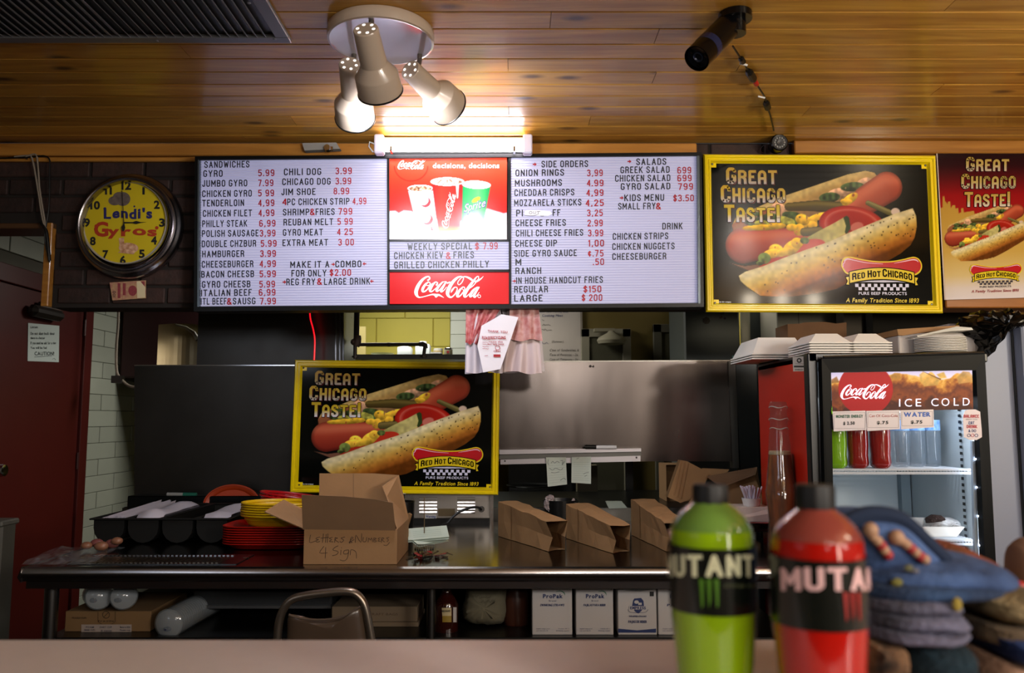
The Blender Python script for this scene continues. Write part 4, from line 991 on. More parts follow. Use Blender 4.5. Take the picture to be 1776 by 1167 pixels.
def logo(fn, parent, world, inkc, tagc):
    # fn in the 1776x1142 logo frame
    out=[(70,330),(90,240),(140,175),(220,155),(320,165),(480,200),(700,232),(880,240),(1080,230),(1280,195),(1420,160),(1500,152),(1580,185),(1630,260),(1640,340),(1610,420),(1550,475),(1480,500),(1300,500),(400,500),(210,488),(130,440)]
    inn=[(95,330),(112,255),(155,200),(225,180),(320,190),(480,224),(700,256),(880,264),(1080,254),(1280,219),(1420,184),(1500,177),(1565,205),(1608,270),(1615,340),(1585,410),(1530,452),(1480,470),(1300,480),(400,480),(215,462),(150,420)]
    flat('logo_sausage_edge', tmap((smoothp(out+[out[0]],3)[:-1],[tuple(range(66))]), lambda x,y: fn(x,y,.0026)), LYEL, parent, world=world)
    flat('logo_sausage', tmap((smoothp(inn+[inn[0]],3)[:-1],[tuple(range(66))]), lambda x,y: fn(x,y,.003)), LRED, parent, world=world)
    hl=cat2(stroke([(110,350,12),(115,290,16),(140,270,14),(150,225,30),(210,200,26),(330,225,18),(560,268,14),(880,290,6)]),stroke([(1100,275,6),(1300,238,16),(1450,208,22),(1530,215,22),(1568,248,10)]))
    flat('logo_highlight', tmap(hl, lambda x,y: fn(x,y,.0033)), M('logo_pink','#dcb4c4',.3), parent, world=world)
    A=lambda x: 160*((x-850)/630)**2*.5
    def band(x0,x1,yt,yb,dep,mat,nm):
        P=[];Fc=[]; n=16
        for i in range(n+1):
            x=x0+(x1-x0)*i/n; P+=[(x,yt+A(x)),(x,yb+A(x))]
        for i in range(n): Fc.append((2*i,2*i+1,2*i+3,2*i+2))
        flat(nm, tmap((P,Fc), lambda x,y: fn(x,y,dep)), mat, parent, world=world)
    flat('ribbon_end', tmap(cat2(poly2((140,520),(225,520),(225,690),(140,690),(175,610)),poly2((1560,530),(1480,530),(1480,700),(1560,700),(1520,620))), lambda x,y: fn(x,y,.0034)), inkc, parent, world=world)
    flat('ribbon_end', tmap(cat2(poly2((155,545),(215,530),(215,680),(160,675),(190,610)),poly2((1548,548),(1490,535),(1490,685),(1540,680),(1510,615))), lambda x,y: fn(x,y,.0036)), LYEL, parent, world=world)
    band(212,1488,352,592,.0038,SBK,'ribbon_outline'); band(230,1472,368,572,.0042,LYEL,'ribbon')
    arc=lambda x:A(x)
    for t,x0,x1,cap in (("RED",275,525,130),("HOT",575,830,130),("CHICAGO",865,1435,150)):
        flat('logo_lettering', tmap(text2d(t,x0,x1,532,cap,bold=4,gap=.07,smallcaps=.84,arc=arc), lambda x,y: fn(x,y,.0046)), SBK, parent, world=world)
    sw=[(410,632),(600,606),(880,594),(1140,606),(1310,636),(1140,626),(880,636),(600,630)]
    flat('logo_swoosh', tmap((sw,[tuple(range(8))]), lambda x,y: fn(x,y,.0046)), M('logo_silver','#b8b8cc',.3), parent, world=world)
    ch=[]
    for i in range(9): ch.append(rect2(330+i*121,660,330+i*121+66,722))
    for i in range(8): ch.append(rect2(392+i*121,722,392+i*121+66,782))
    flat('checker_strip', tmap(cat2(*ch), lambda x,y: fn(x,y,.003)), M('checker_'+tagc[1],tagc[2],.3), parent, world=world)
    flat('small_lettering', tmap(text2d("PURE BEEF PRODUCTS",390,1320,865,52,bold=1), lambda x,y: fn(x,y,.003)), MATS['checker_'+tagc[1]], parent, world=world)
    flat('tagline', tmap(text2d("A Family Tradition Since 1893",140,1540,1005,76,bold=1,shear=.18), lambda x,y: fn(x,y,.003)), tagc[0], parent, world=world)
GM=[gold_mat('gold_a',S(0,300)[2],S(0,180)[2],['#a8a0a4','#b09448','#b08a1c']),gold_mat('gold_b',S(0,418)[2],S(0,300)[2],['#b8b4c0','#b89c3c','#b8941c']),gold_mat('gold_c',S(0,540)[2],S(0,425)[2],['#d4d2e4','#c8b030','#b89c18'])]
LINES=[("GREAT",188,528,292,108),("CHICAGO",150,580,412,112),("TASTE!",170,540,538,112)]
sg=thing('metal_sign','large yellow framed hot dog sign hanging right of the menu board','sign',(0,0,0),group=None)
fr=MB()
prof=[(0,.0),(0,.010),(8,.017),(20,.017),(26,.012),(34,.012),(38,.016),(44,.016),(52,.005),(56,.001)]
x0,y0,x1,y1=35,103,1585,1113
vs=[];fs=[]
for (d,h) in prof: vs+=[S(x0+d,y0+d,h),S(x1-d,y0+d,h),S(x1-d,y1-d,h),S(x0+d,y1-d,h)]
for i in range(len(prof)-1):
    for j in range(4): k=(j+1)%4; fs.append((i*4+j,i*4+k,(i+1)*4+k,(i+1)*4+j))
fr.add(vs,fs)
obj('sign_frame', fr, YF_, sg, world=False)
obj('backing', MB().box(S(x0+2,y1-2,.0),S(x1-2,y0+2,-.006)), SBK, sg, world=False)
def sgpaint(X,Y,rgb): paint_hotdog(X,Y,rgb)
grid_print('printed_picture',88,157,1532,1062,330,206,sgpaint,lambda x,y:S(x,y,.0012),PRN,sg,world=False)
for (cx_,cy_,ax_,ay_) in ((88,157,1,1),(1532,157,-1,1),(88,1062,1,-1),(1532,1062,-1,-1)):
    flat('corner_tab', tmap(poly2((cx_,cy_),(cx_+36*ax_,cy_),(cx_+36*ax_,cy_+28*ay_),(cx_,cy_+28*ay_)), lambda x,y:S(x,y,.0015)), YF_, sg, world=False)
    c_=S(cx_+10*ax_,cy_+6*ay_,.0015); obj('screw', MB().lathe([(0,.003),(.003,.0025),(.0045,0)],c_,(0,-1,0),10), STEELD, sg, world=False)
wordmark(S,sg,False,GM,LINES)
lg=lambda x,y,dep: S(910+x*.3408, 715+y*.3408-18+6, dep)
logo(lg,sg,False,SBK,(LYEL,'pale','#c8c8e0'))
flat('fine_print', tmap(text2d("hot dog company",125,205,1052,9,bold=1), lambda x,y:S(x,y,.002)), WHITEI, sg, world=False)
def place_sign(o,tl,tr,br,bl,Y,roll,lean=0):
    P=[W(*p,Y) for p in (tl,tr,br,bl)]; c=sum(P,Vector())/4
    w=((P[1]-P[0]).length+(P[2]-P[3]).length)/2; h=((P[3]-P[0]).length+(P[2]-P[1]).length)/2
    o.location=c; o.scale=(w/.89,1,h/(1010*SU)); o.rotation_euler=(lean,math.radians(roll),0)
YS1=YH-.045
s2_=dup(sg,(0,0,0),label='lower yellow framed hot dog sign hanging over the steel counter')
place_sign(sg,(1217,269),(1618,271),(1635,541),(1225,544),YS1,0.35)
YS2=3.615
place_sign(s2_,(508.5,624),(865,628.5),(866,859),(508,853),YS2,.65)
s2_.name='metal_sign.001'
# paper poster at the right edge
ps=thing('paper_poster','red and gold hot dog poster with skyline at the right edge','poster',W(1720,518,YH-.03))
YP=YH-.035
Q=[(1624,262),(1836,262),(1850,514),(1638,520)]
def T3(x,y,dep=0):
    u=x/860; v=(y-28)/1032  # crop frame 4.03 px per photo px
    a=(Q[0][0]+(Q[1][0]-Q[0][0])*u, Q[0][1]+(Q[1][1]-Q[0][1])*u); b=(Q[3][0]+(Q[2][0]-Q[3][0])*u, Q[3][1]+(Q[2][1]-Q[3][1])*u)
    return W(a[0]+(b[0]-a[0])*v,a[1]+(b[1]-a[1])*v,YP)-Vector((0,dep,0))
def fx3(x,y): return x-(8+62*(y-28)/1032)
def P3(x,y,dep=0): return T3(fx3(x,y),y,dep)
obj('sheet', PX(Q,YP+.001,.003), M('poster_back','#c8b8b0',.5), ps)
def paint3(X,Y,rgb):
    p=Paint(X,Y,rgb); p.px=4
    rgb[:]=ramp(np.clip((Y-28)/1032,0,1),[(0,'#1c0e12'),(.1,'#2a0c12'),(.2,'#5a0e14'),(.3,'#8c1016'),(.38,'#941418'),(1,'#941418')])
    sk=[(-10,430),(22,425),(24,380),(28,345),(38,345),(42,380),(58,400),(62,385),(78,382),(80,430),(92,410),(110,408),(112,432),(132,430),(134,465),(150,460),(152,432),(168,430),(170,460),(205,455),(240,450),(245,470),(900,470),(900,1100),(-10,1100)]
    m=p.polymask(sk); p.mix(m,ramp(np.clip((Y-400)/660,0,1),[(0,'#b08838'),(.5,'#c09c4c'),(.75,'#ccb47c'),(.88,'#d0c4bc'),(1,'#d4ccd0')]))
    sub=np.zeros_like(rgb)+rgb
    XX=175+(X-22)/.482; YY=690+(Y-642)/.485
    rgb2=rgb.copy(); paint_hotdog(XX,YY,rgb2); rgb[:]=rgb2
grid_print('printed_picture',8,28,860,1060,170,200,lambda X,Y,rgb: paint3(X,Y,rgb),lambda x,y:T3(x,y,.0002),PRN,ps)
GM3=[gold_mat('gold_d',P3(0,170)[2]-ps.location.z,P3(0,60)[2]-ps.location.z,['#b8a898','#b49a58','#a88838']),gold_mat('gold_e',P3(0,292)[2]-ps.location.z,P3(0,185)[2]-ps.location.z,['#b8a898','#b49a58','#a88838']),gold_mat('gold_f',P3(0,418)[2]-ps.location.z,P3(0,310)[2]-ps.location.z,['#ccc0b8','#bca058','#b08838'])]
wordmark(P3,ps,True,GM3,[("GREAT",215,518,170,100),("CHICAGO",182,565,292,104),("TASTE!",205,525,418,104)])
logo(lambda x,y,dep: P3(225+x*.236,783+y*.232,dep),ps,True,SBK,(M('tag_red','#8c1c28',.4),'dark','#2c2430'))
# ================================================================== STEEL PANELS, PIPES, KITCHEN
ZT=W(600,983,2.6).z     # table top height
sp1=thing('splash_guard','dark low steel splash panel left of the hot dog sign','panel',W(370,880,3.76))
obj('sheet', PX(R4(233,634,600,862),3.745,.012), M('panel_dark','#5e5c59',.33,1,rnoise=.12,noise=.4,nscale=2.0), sp1)
obj('top_edge', PX(R4(233,632.6,600,634.4),3.742,.018), CHROME, sp1)
sp2=thing('steel_hood_side','tall dark steel hood side panel behind the left splash panel','panel',W(470,640,3.8))
obj('sheet', MB().box((W(343,580,3.78).x,3.78,ZT+.061),(W(596,580,3.78).x,4.08,CEIL)), MATS['panel_dark'], sp2)
for x in (581,588,594): obj('edge_strip', PX([(x,500),(x+2.2,500),(x+2.2,660),(x,660)],3.775,.01), CHROME, sp2)
sp3=thing('steel_pass_panel','wide brushed steel panel across the pass right of the sign','panel',W(1090,800,3.73))
obj('sheet', PX([(600,629),(1264,626),(1272,800),(600,800)],3.72,.012), PANELST, sp3)
obj('top_edge', PX([(600,627.5),(1310,624),(1310,626),(600,629.5)],3.716,.02), M('edge_dull','#8c8880',.3,1), sp3)
obj('end_post', PX([(1263,626),(1275,626),(1284,812),(1271,812)],3.71,.05), STEELD, sp3)
obj('screw', MB().ball(W(1024,635,3.715),.006,8).ball(W(1029,635.5,3.715),.005,8), CHROME, sp3)
sp4=thing('steel_side_panel','narrow dark steel panel between the pass and red cooler','panel',W(1294,860,3.72))
obj('sheet', PX([(1276,626),(1312,626),(1318,880),(1284,880)],3.71,.03), M('panel_black','#3a3c3c',.35,1), sp4)
# ticket rail with orders
tr_=thing('ticket_rail','aluminium order ticket rail under the steel pass panel','rail',W(990,803,3.69))
AL=M('aluminium','#b4b0b4',.3,.8)
obj('upper_bar', PX([(866,780),(1112,777.5),(1112,783),(866,788)],3.67,.03), AL, tr_)
obj('groove', PX([(866,788),(1112,783.5),(1112,791),(866,796)],3.695,.01), STEELD, tr_)
obj('lower_bar', PX([(868,797),(1111,790.5),(1111,800),(868,805.5)],3.68,.02), AL, tr_)
for x,y in ((876,799.5),(1104,793.5)): obj('screw', MB().ball(W(x,y,3.678),.004,8), STEELD, tr_)
mk=thing('black_marker','black capped marker lying on the ticket rail','marker',W(1040,778,3.66))
def cyl(p,q,r,n=12): return MB().tube([p,q],r,n)
obj('barrel', cyl(W(1034,775.5,3.66),W(1069,775.5,3.66),.0085), WHITEP, mk); obj('cap', cyl(W(1015,775,3.66),W(1034,775.3,3.66),.0095), BLACKP, mk); obj('cap_tip', cyl(W(1013,774.5,3.66),W(1015,775,3.66),.006), BLACKP, mk)
mk2=thing('green_marker','white marker with green cap lying on the back ledge','marker',W(315,858,3.68))
obj('barrel', cyl(W(290,857,3.68),W(318,857.4,3.68),.008), M('marker_grey','#8c8e8c',.4), mk2); obj('cap', cyl(W(318,857.4,3.68),W(341,857.8,3.68),.009), M('cap_green','#1c5c4c',.4), mk2)
def ticket(nm,q,Y,label,scr):
    t=thing(nm,label,'paper slip',W(q[3][0],q[3][1],Y)); obj('sheet', PX(q,Y,.0006), M('slip_green_white','#c4cec4',.8), t)
    parts=[]
    (ax,ay),(bx,by),(cx,cy),(dx,dy)=q
    for i in range(9):
        v=.2+i*.085; parts.append(stroke([(ax+(dx-ax)*v+3,ay+(dy-ay)*v),(bx+(cx-bx)*v-3,by+(cy-by)*v)],.25,sub=1))
    flatp('ruled_lines', cat2(*parts), Y-.0004, M('rule_green','#8aa294',.8), t)
    flatp('handwriting', cat2(*[stroke(s,.7) for s in scr]), Y-.0008, M('pencil','#565c60',.8), t); return t
ticket('order_ticket',[(947,793),(981.5,793),(983.5,840),(950,844)],3.665,'left order ticket with scribbled lines hanging from the rail',[[(951,797),(950,803),(952,806)],[(956,803),(959,800),(962,803),(966,800),(970,802)],[(972,799),(976,799),(975,806),(979,800)],[(953,812),(958,815),(964,812),(972,815),(976,812)],[(956,819),(962,820),(970,818)],[(972,833),(978,829),(981,832)]])
ticket('order_ticket',[(991.5,793),(1025,792),(1025,839),(991,837)],3.665,'right order ticket, mostly blank, hanging from the rail',[[(1000,796),(1004,794)],[(1012,822),(1016,820),(1021,819)],[(1014,826),(1018,824)]])
# gas pipes
IRON=M('iron_pipe','#3c3632',.5,.6)
gp=thing('gas_pipe','dark iron gas pipe running in front of the yellow kitchen wall','pipe',W(620,625,3.9))
def pt(x,y,Y=3.9): return W(x,y,Y)
obj('riser', MB().tube([Vector((pt(618,590).x,3.9,CEIL)),pt(618,590)],.0135,14), IRON, gp, smooth=True)
obj('tee_fitting', MB().tube([pt(620,582),pt(620,586),pt(619,596),pt(617,600)],[.017,.019,.02,.017],14).ball(pt(614,593),.017,12), M('rusty_fitting','#54443c',.6,.4), gp, smooth=True)
obj('lower_riser', MB().tube([pt(616,598),pt(616,622)],.009,12).lathe([(0,0),(.016,0),(.016,.008),(0,.008)],pt(616,620),(0,0,1),8), IRON, gp)
obj('cross_pipe', MB().tube([pt(620,597.5),pt(728,597)],.0085,12), IRON, gp, smooth=True)
obj('coupling', MB().tube([pt(672,597.3),pt(677,597.3)],.0098,12), IRON, gp)
obj('elbow', MB().tube([pt(727,597),pt(733,596.5),pt(737.5,599),pt(738,604)],[.011,.0125,.0125,.011],12), IRON, gp, smooth=True)
obj('drop_pipe', MB().tube([pt(737,602),pt(734,621)],.0085,12).lathe([(0,0),(.018,0),(.018,.008),(0,.008)],pt(734,620),(0,0,1),8), IRON, gp)
# kitchen shelf with containers, jars
zs=W(700,622,5.1).z
ks=thing('kitchen_shelf','steel equipment shelf in front of the yellow wall','shelf',(-.75,5.1,0))
obj('shelf_top', MB().box((-1.0,4.75,zs-.03),(-.15,5.35,zs)), STEELD, ks)
for x in (-.97,-.2):
    for y in (4.8,5.3): obj('leg', MB().tube([(x,y,0),(x,y,zs-.03)],.018,8), STEELD, ks)
def jug(x0,x1,yt,Y,label):
    a=W(x0,yt,Y); b=W(x1,yt,Y); w=(b.x-a.x); h=a.z-zs; t=thing('white_container',label,'container',((a.x+b.x)/2,Y,zs)); c=((a.x+b.x)/2,Y,zs)
    sq=lambda th,hh: 1/max(abs(math.cos(th)),abs(math.sin(th)))**.75
    obj('body', MB().lathe([(0,0),(w*.42,0),(w*.44,.01),(w*.44,h*.8),(w*.4,h*.93),(w*.2,h),(0,h)],c,(0,0,1),32,squash=sq), M('cloudy_plastic','#c4cccc',.35), t, smooth=True)
    obj('lid', MB().lathe([(0,h-.001),(w*.2,h-.001),(w*.2,h+.015),(0,h+.015)],c,(0,0,1),16), WHITEP, t)
jug(688,717,601,5.0,'left white plastic container on the kitchen shelf'); jug(719,749,596,5.05,'right white plastic container on the kitchen shelf')
def jar(x0,x1,yt,Y,label,bodym,lidm,lidh=.25):
    a=W(x0,yt,Y); b=W(x1,yt,Y); r=(b.x-a.x)/2; h=a.z-zs; c=((a.x+b.x)/2,Y,zs); t=thing('spice_jar',label,'jar',c)
    obj('glass', MB().lathe([(0,0),(r*.95,0),(r,.005),(r,h*(1-lidh)),(r*.85,h*(1-lidh)+.004)],c,(0,0,1),20), bodym, t, smooth=True)
    obj('lid', MB().lathe([(r*.98,h*(1-lidh)),(r*.98,h),(r*.9,h+.002),(0,h+.002)],c,(0,0,1),20), lidm, t); return t,c,r,h
jar(752,768,605,4.95,'tan spice jar with pale lid on the kitchen shelf',M('spice_tan','#8c7a50',.4),M('jar_lid_grey','#a0a098',.4))
t,c,r,h=jar(770,785,604,4.85,'glass jar with silver lid and red label dot on kitchen shelf',M('spice_brown','#8a8468',.3),CHROME)
obj('label_dot', MB().disc((c[0],c[1]-r-.001,h*.45+zs),(0,-1,0),.008,12), INKR, t)
t=thing('white_tray','stack of white trays on the kitchen shelf','tray',W(745,620,4.9)); 
obj('tray_stack', MB().box((W(738,600,4.9).x,4.85,zs),(W(768,600,4.9).x,4.95,zs+.012)), BLACKP, t); obj('tray', MB().box((W(748,600,4.9).x,4.85,zs+.013),(W(766,600,4.9).x,4.93,zs+.022)), WHITEP, t)
t=thing('clear_bowl','clear plastic bowl on the kitchen shelf left end','bowl',W(663,622,4.95)); c=W(663,622,4.95)
obj('bowl_body', MB().lathe([(.0,.0),(.04,.0),(.075,.022),(.072,.022),(.038,.004),(0,.004)],(c.x,4.95,zs),(0,0,1),24), M('clear_plastic','#c8d0b8',.15,alpha=.5), t, smooth=True)
t=thing('wooden_board','tan wooden board standing at left of the yellow wall','board',W(620,600,5.3)); obj('board', PX(R4(618,566,634,640),5.3,.02), M('pale_board','#b0a468',.6), t)
# whiteboard
wbt=thing('whiteboard','white dry erase board with blue and black handwriting','whiteboard',W(960,628,5.0))
obj('board', PX([(925,530),(1007,530),(1010,650),(925,650)],5.285,.012), M('whiteboard','#c4bcb4',.3), wbt)
obj('board_edge', PX([(1006,530),(1009.5,530),(1012,650),(1008.6,650)],5.28,.018), M('wb_edge','#8c8478',.4), wbt)
Yw=5.283
def scrib(x0,x1,y,h,seed):
    r=random.Random(seed); pts=[]; x=x0
    while x<x1: pts.append((x,y+r.uniform(-h,h))); x+=r.uniform(1.2,2.2)
    return stroke(pts,.6,sub=2) if len(pts)>2 else stroke([(x0,y),(x1,y)],.6,sub=1)
flatp('blue_writing', cat2(text2d('Item Turn',935,956,542,4,0,shear=.2),text2d('Turkey Deli',959,985,542,4,0,shear=.2),text2d('Cooking Meat',940,976,549,4,0,shear=.2),scrib(938,952,595,1.5,4)), Yw, INKB, wbt)
flatp('black_writing', cat2(scrib(940,945,555,1.5,1),scrib(941,956,563,1.5,2),scrib(940,957,572,1.5,3),text2d('(Summer)',957,977,594,3.5,0,shear=.2),text2d('Case of Sandwiches 6',953,1003,609,4,0,shear=.2),text2d('Case of Potatoes - 2x',953,1002,617,4,0,shear=.2),text2d('Case of Tomatoes - 5x',953,1002,625,4,0,shear=.2)), Yw, M('marker_faded','#4c4844',.7), wbt)
# fridge, cabinet beyond the pass
kf=thing('kitchen_refrigerator','tall grey refrigerator with magnets beyond the steel panel','refrigerator',W(1234,700,4.7))
fx0=W(1187,600,4.7).x; fx1=W(1284,600,4.7).x
obj('cabinet_body', MB().box((fx0,4.7,0),(fx1,5.15,2.35),bev=.01), M('fridge_grey','#5c625e',.5), kf)
for (x,y,s_,c_) in ((1225,556,9,'#3c3428'),(1252,536+6,6,'#3a4254'),(1250,550,4,'#5c4848'),(1257,552,3,'#4a3c54')):
    obj('magnet', MB().lathe([(0,-.008),(.012*s_/5,-.006),(.012*s_/5,0)],W(x,y+ (28 if y<552 else 22)*0,4.698),(0,1,0),7), M('magnet_'+c_[1:],c_,.6,noise=.5,nscale=90), kf)
obj('top_basket', MB().box(W(1273,624.5,3.705),W(1303,617,3.735)), M('teal_cloth','#2c6458',.7), tag(thing('teal_cloth','small folded teal cloth on top of the steel panel','cloth',W(1288,622,4.05)))) 
d4=door_frame(4,1284,1348,500,4.9,M('frame_white','#a8a494',.5),M('dim_blue_door','#4a5254',.5))
wc=thing('white_cabinet','white painted cabinet behind the takeout boxes','cabinet',W(1382,700,4.6))
a=W(1347,540,4.6);b=W(1456,540,4.6)
obj('cabinet_body', MB().box((a.x,4.6,0),(b.x,5.1,2.35),bev=.005), M('cabinet_white','#a8a69a',.5), wc)
obj('door_seam', MB().box((W(1384,540,4.6).x,4.598,.2),(W(1385,540,4.6).x,4.601,2.3)), STEELD, wc)
cp=thing('steel_column','grey steel column with pale edge behind the cooler top','column',W(1480,700,4.4))
a=W(1462,540,4.4);b=W(1512,540,4.4)
obj('post', MB().box((a.x,4.4,0),(b.x,4.5,2.45),bev=.004), M('column_grey','#504a44',.5,.4), cp)
obj('edge', MB().box((W(1505,540,4.4).x,4.39,0),(W(1508,540,4.4).x,4.4,2.45)), M('pale_edge','#9c9888',.5), cp)
struct('wall_alcove', MB().box((W(1513,540,4.3).x,4.3,0),(XR,4.4,CEIL)), M('dark_wall','#2a2722',.8)).name='wall_side'
# maroon cabinet and clear sheet at left
mc=thing('maroon_cabinet','dark maroon wall cabinet beyond the steel splash panels','cabinet',W(280,675,4.95))
mz=Xp(205,655,XL+.3)
a=W(207,655,4.95)
obj('cabinet_body', MB().box((a.x,4.95,a.z),(W(597,600,4.95).x,5.3,2.4),bev=.01), M('maroon','#3a1a1c',.5), mc)
cs=thing('plastic_screen','curved clear plastic panel standing behind the left splash panel','panel',W(310,634,4.0))
o_=MB(); n=10; vs=[]; fs=[]
for i in range(n+1):
    t=i/n; x=275+70*t; q=W(x,563-2*math.sin(t*3.1),4.0+.06*math.sin(t*1.5)); vs+=[q,Vector((q.x,q.y,ZT+.061))]
for i in range(n): fs.append((2*i,2*i+1,2*i+3,2*i+2))
o_.add(vs,fs); obj('sheet', o_, M('amber_clear','#94835a',.25,.3,noise=.2,nscale=5), cs)
obj('bright_edge', MB().tube([tuple(W(x,y,3.99)) for x,y in ((305,563),(322,568),(336,577),(343,589))],[.004,.008,.010,.012],8), M('edge_glint','#b8b8a0',.3), cs)  # curved reflection on the sheet, put in as a pale tube
# conduit at left
cd=thing('wall_conduit','pale braided conduit bending along the white block wall','conduit',W(205,640,4.4))
obj('tube', MB().tube([tuple(p) for p in smoothp([tuple(W(x,y,4.5)) for x,y in ((206,500),(205,560),(202,600),(202,640),(208,655),(222,668),(236,672))],4)],.0075,8), M('conduit_pale','#988c7c',.5,bump=.4,bscale=150), cd, smooth=True)
obj('clamp', MB().box(W(199,652,4.52),W(210,664,4.48)), STEELD, cd)
# reflection of a red neon sign in the steel, modelled as a glowing cord
rc=thing('glowing_cable','thin bright red cable hanging in front of the steel hood','cable',W(545,620,3.70))  # the 'cable' is the neon sign's reflection in the steel
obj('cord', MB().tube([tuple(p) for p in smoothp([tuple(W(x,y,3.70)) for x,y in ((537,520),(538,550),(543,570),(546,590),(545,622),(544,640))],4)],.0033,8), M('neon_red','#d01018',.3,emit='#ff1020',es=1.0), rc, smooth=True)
# note on the door
nt_=thing('door_note','white handwritten note taped to the dark red door','note',Xp(75,627,XL+.045))
xn=XL+.043; q=[Xp(x,y,xn) for x,y in ((49,560),(103,565),(102,628),(48,626))]
obj('sheet', MB().prism(q,(-.001,0,0)), M('note_white','#b8c4c0',.8), nt_)
def NM(x,y): return Xp(x,y,xn+.0008)
flat('handwriting', tmap(cat2(text2d('Listen:',53,66,569,4,1),text2d('Do not slam back door',53,95,580.5,4.5,1),text2d('there is a buzzer',53,78,588,4,1),text2d('If you need me ask for a ring',53,97,597,4.5,1),text2d('You will be fed',53,81,605,4,1),text2d('CAUTION!',60,94,616,6,1),stroke([(60,619),(90,617)],.8,sub=1),scrib(91,97,623,1.5,9)), NM), M('note_ink2','#2c3434',.8), nt_)
# grey panel low at the left
gb=thing('grey_bin','grey metal bin standing left of the table','bin',(W(-10,1000,3.3).x,3.3,0))
a=W(-80,905,3.3); b=W(30,905,3.4)
obj('bin_body', MB().box((a.x,3.3,0),(b.x,3.4,a.z),bev=.01), M('bin_grey','#504e46',.5), gb)
obj('bin_rim', MB().box((a.x-.005,3.29,a.z-.02),(b.x+.005,3.41,a.z+.004),bev=.006), M('bin_rim','#5e5c54',.5), gb)
# ================================================================== STEEL TABLE
TX0=-1.535; TX1=.935; TY0=2.585; TY1=3.74
tb=thing('steel_table','long stainless steel work table with rolled front edge and undershelf','table',(-.33,(TY0+TY1)/2,0))
TOPM=M('table_steel','#85827f',.17,1,rnoise=.07,bump=.03,bscale=12)
obj('table_top', MB().box((TX0,TY0+.02,ZT-.03),(TX1,TY1,ZT)), TOPM, tb)
nose=[(TY0+.02,ZT),(TY0+.006,ZT-.004),(TY0,ZT-.016),(TY0,ZT-.028),(TY0+.008,ZT-.042),(TY0+.02,ZT-.046),(TY0+.03,ZT-.046),(TY0+.03,ZT-.07),(TY0+.034,ZT-.07),(TY0+.034,ZT-.031)]
obj('rolled_edge', MB().prism([(TX0,y,z) for y,z in nose],(TX1-TX0,0,0)), M('edge_steel','#a8a4a4',.2,1), tb, smooth=True)
obj('apron', MB().box((TX0+.03,TY0+.06,W(600,1012,TY0+.06).z),(TX1,TY0+.075,ZT-.031)), STEELD, tb)
obj('left_edge', MB().prism([(TX0-.012,TY0,ZT-.03),(TX0+.0,TY0,ZT+.002),(TX0,TY0,ZT-.046)],(0,TY1-TY0,0)), MATS['edge_steel'], tb)
for x in (TX0+.05,W(748,1060,2.68).x,TX1-.05):
    for y in (TY0+.09,TY1-.08): obj('leg', MB().tube([(x,y,0),(x,y,ZT-.03)],.014 if x!=TX0+.05 else .022,14), M('leg_steel','#6c6a68',.3,1), tb, smooth=True)
ZS=W(960,1101,2.70).z
obj('undershelf', MB().box((TX0+.04,TY0+.085,ZS-.03),(TX1-.02,TY1-.05,ZS)), M('shelf_steel','#4a4a48',.35,1), tb)
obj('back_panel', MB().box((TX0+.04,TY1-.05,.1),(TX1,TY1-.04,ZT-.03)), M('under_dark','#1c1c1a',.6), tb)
dm=MB(); 
DM=M('drain_strip','#787c80',.25,1)
a=Zp(140,962,ZT); 
obj('drain_strip', MB().box((Zp(150,975,ZT).x,TY0+.05,ZT+.0004),(Zp(418,975,ZT).x,TY0+.235,ZT+.0025)), DM, tb)
xa=Zp(156,965,ZT).x; xb=Zp(400,965,ZT).x; n=34; sl=MB(); dots=MB()
for i in range(n):
    x=xa+(xb-xa)*i/(n-1); sl.prism([(x,TY0+.065,ZT+.0028),(x+.007,TY0+.065,ZT+.0028),(x+.010,TY0+.17,ZT+.0028),(x+.003,TY0+.17,ZT+.0028)],(0,0,.0022)); dots.box((x+.004,TY0+.198,ZT+.0028),(x+.012,TY0+.214,ZT+.006))
obj('drain_rib', sl, M('rib_brass','#a89a88',.25,1), tb); obj('drain_stud', dots, CHROME, tb)
p=Zp(427,968,ZT); obj('screw', MB().lathe([(0,.004),(.008,.003),(.011,0)],(p.x,p.y,ZT+.001),(0,0,1),12), CHROME, tb)
# pass ledge behind
pl=thing('pass_ledge','dark steel ledge behind the work table under the pass','shelf',(0,4.1,0))
obj('ledge_top', MB().box((-1.78,TY1+.01,ZT+.03),(.95,4.55,ZT+.06),bev=.004), M('ledge_steel','#34383a',.3,1), pl)
obj('front_lip', MB().box((-1.78,TY1+.006,ZT-.1),(.95,TY1+.01,ZT+.058)), STEELD, pl)
obj('raised_ledge', MB().box((W(222,860,3.66).x,3.655,ZT+.001),(W(600,860,3.66).x,3.738,W(300,860,3.66).z),bev=.003), MATS['ledge_steel'], tb)
for x in (-1.5,.85): obj('leg', MB().tube([(x,4.4,0),(x,4.4,ZT+.03)],.02,10), STEELD, pl)
# stove silhouette and pot beyond the pass opening
sv=thing('kitchen_cooker','black cooker with steel rim seen through the pass opening','stove',(0,4.9,0))
obj('cooker_body', MB().box((.0,4.7,0),(.95,5.1,ZT+.02)), BLACKP, sv)
a=W(868,800,4.9);b=W(1000,845,4.9)
obj('back_guard', MB().box((a.x+.05,5.02,ZT+.02),(b.x+.05,5.08,a.z)), M('guard','#141816',.5), sv)
obj('pan_rim', MB().lathe([(.13,0),(.15,.006),(.155,.012),(.15,.012),(.13,.004)],(.12,4.85,ZT+.06),(0,0,1),28), M('pan_rim','#8a8c8a',.3,1), sv)
obj('counter_block', MB().box((W(1000,830,4.75).x,4.7,ZT),(W(1035,830,4.75).x,4.8,W(1000,806,4.75).z)), M('block_pale','#6a6450',.6), sv)
obj('side_post', MB().box((W(1085,800,4.7).x,4.7,ZT),(W(1098,800,4.7).x,4.72,1.6)), BLACKP, sv)
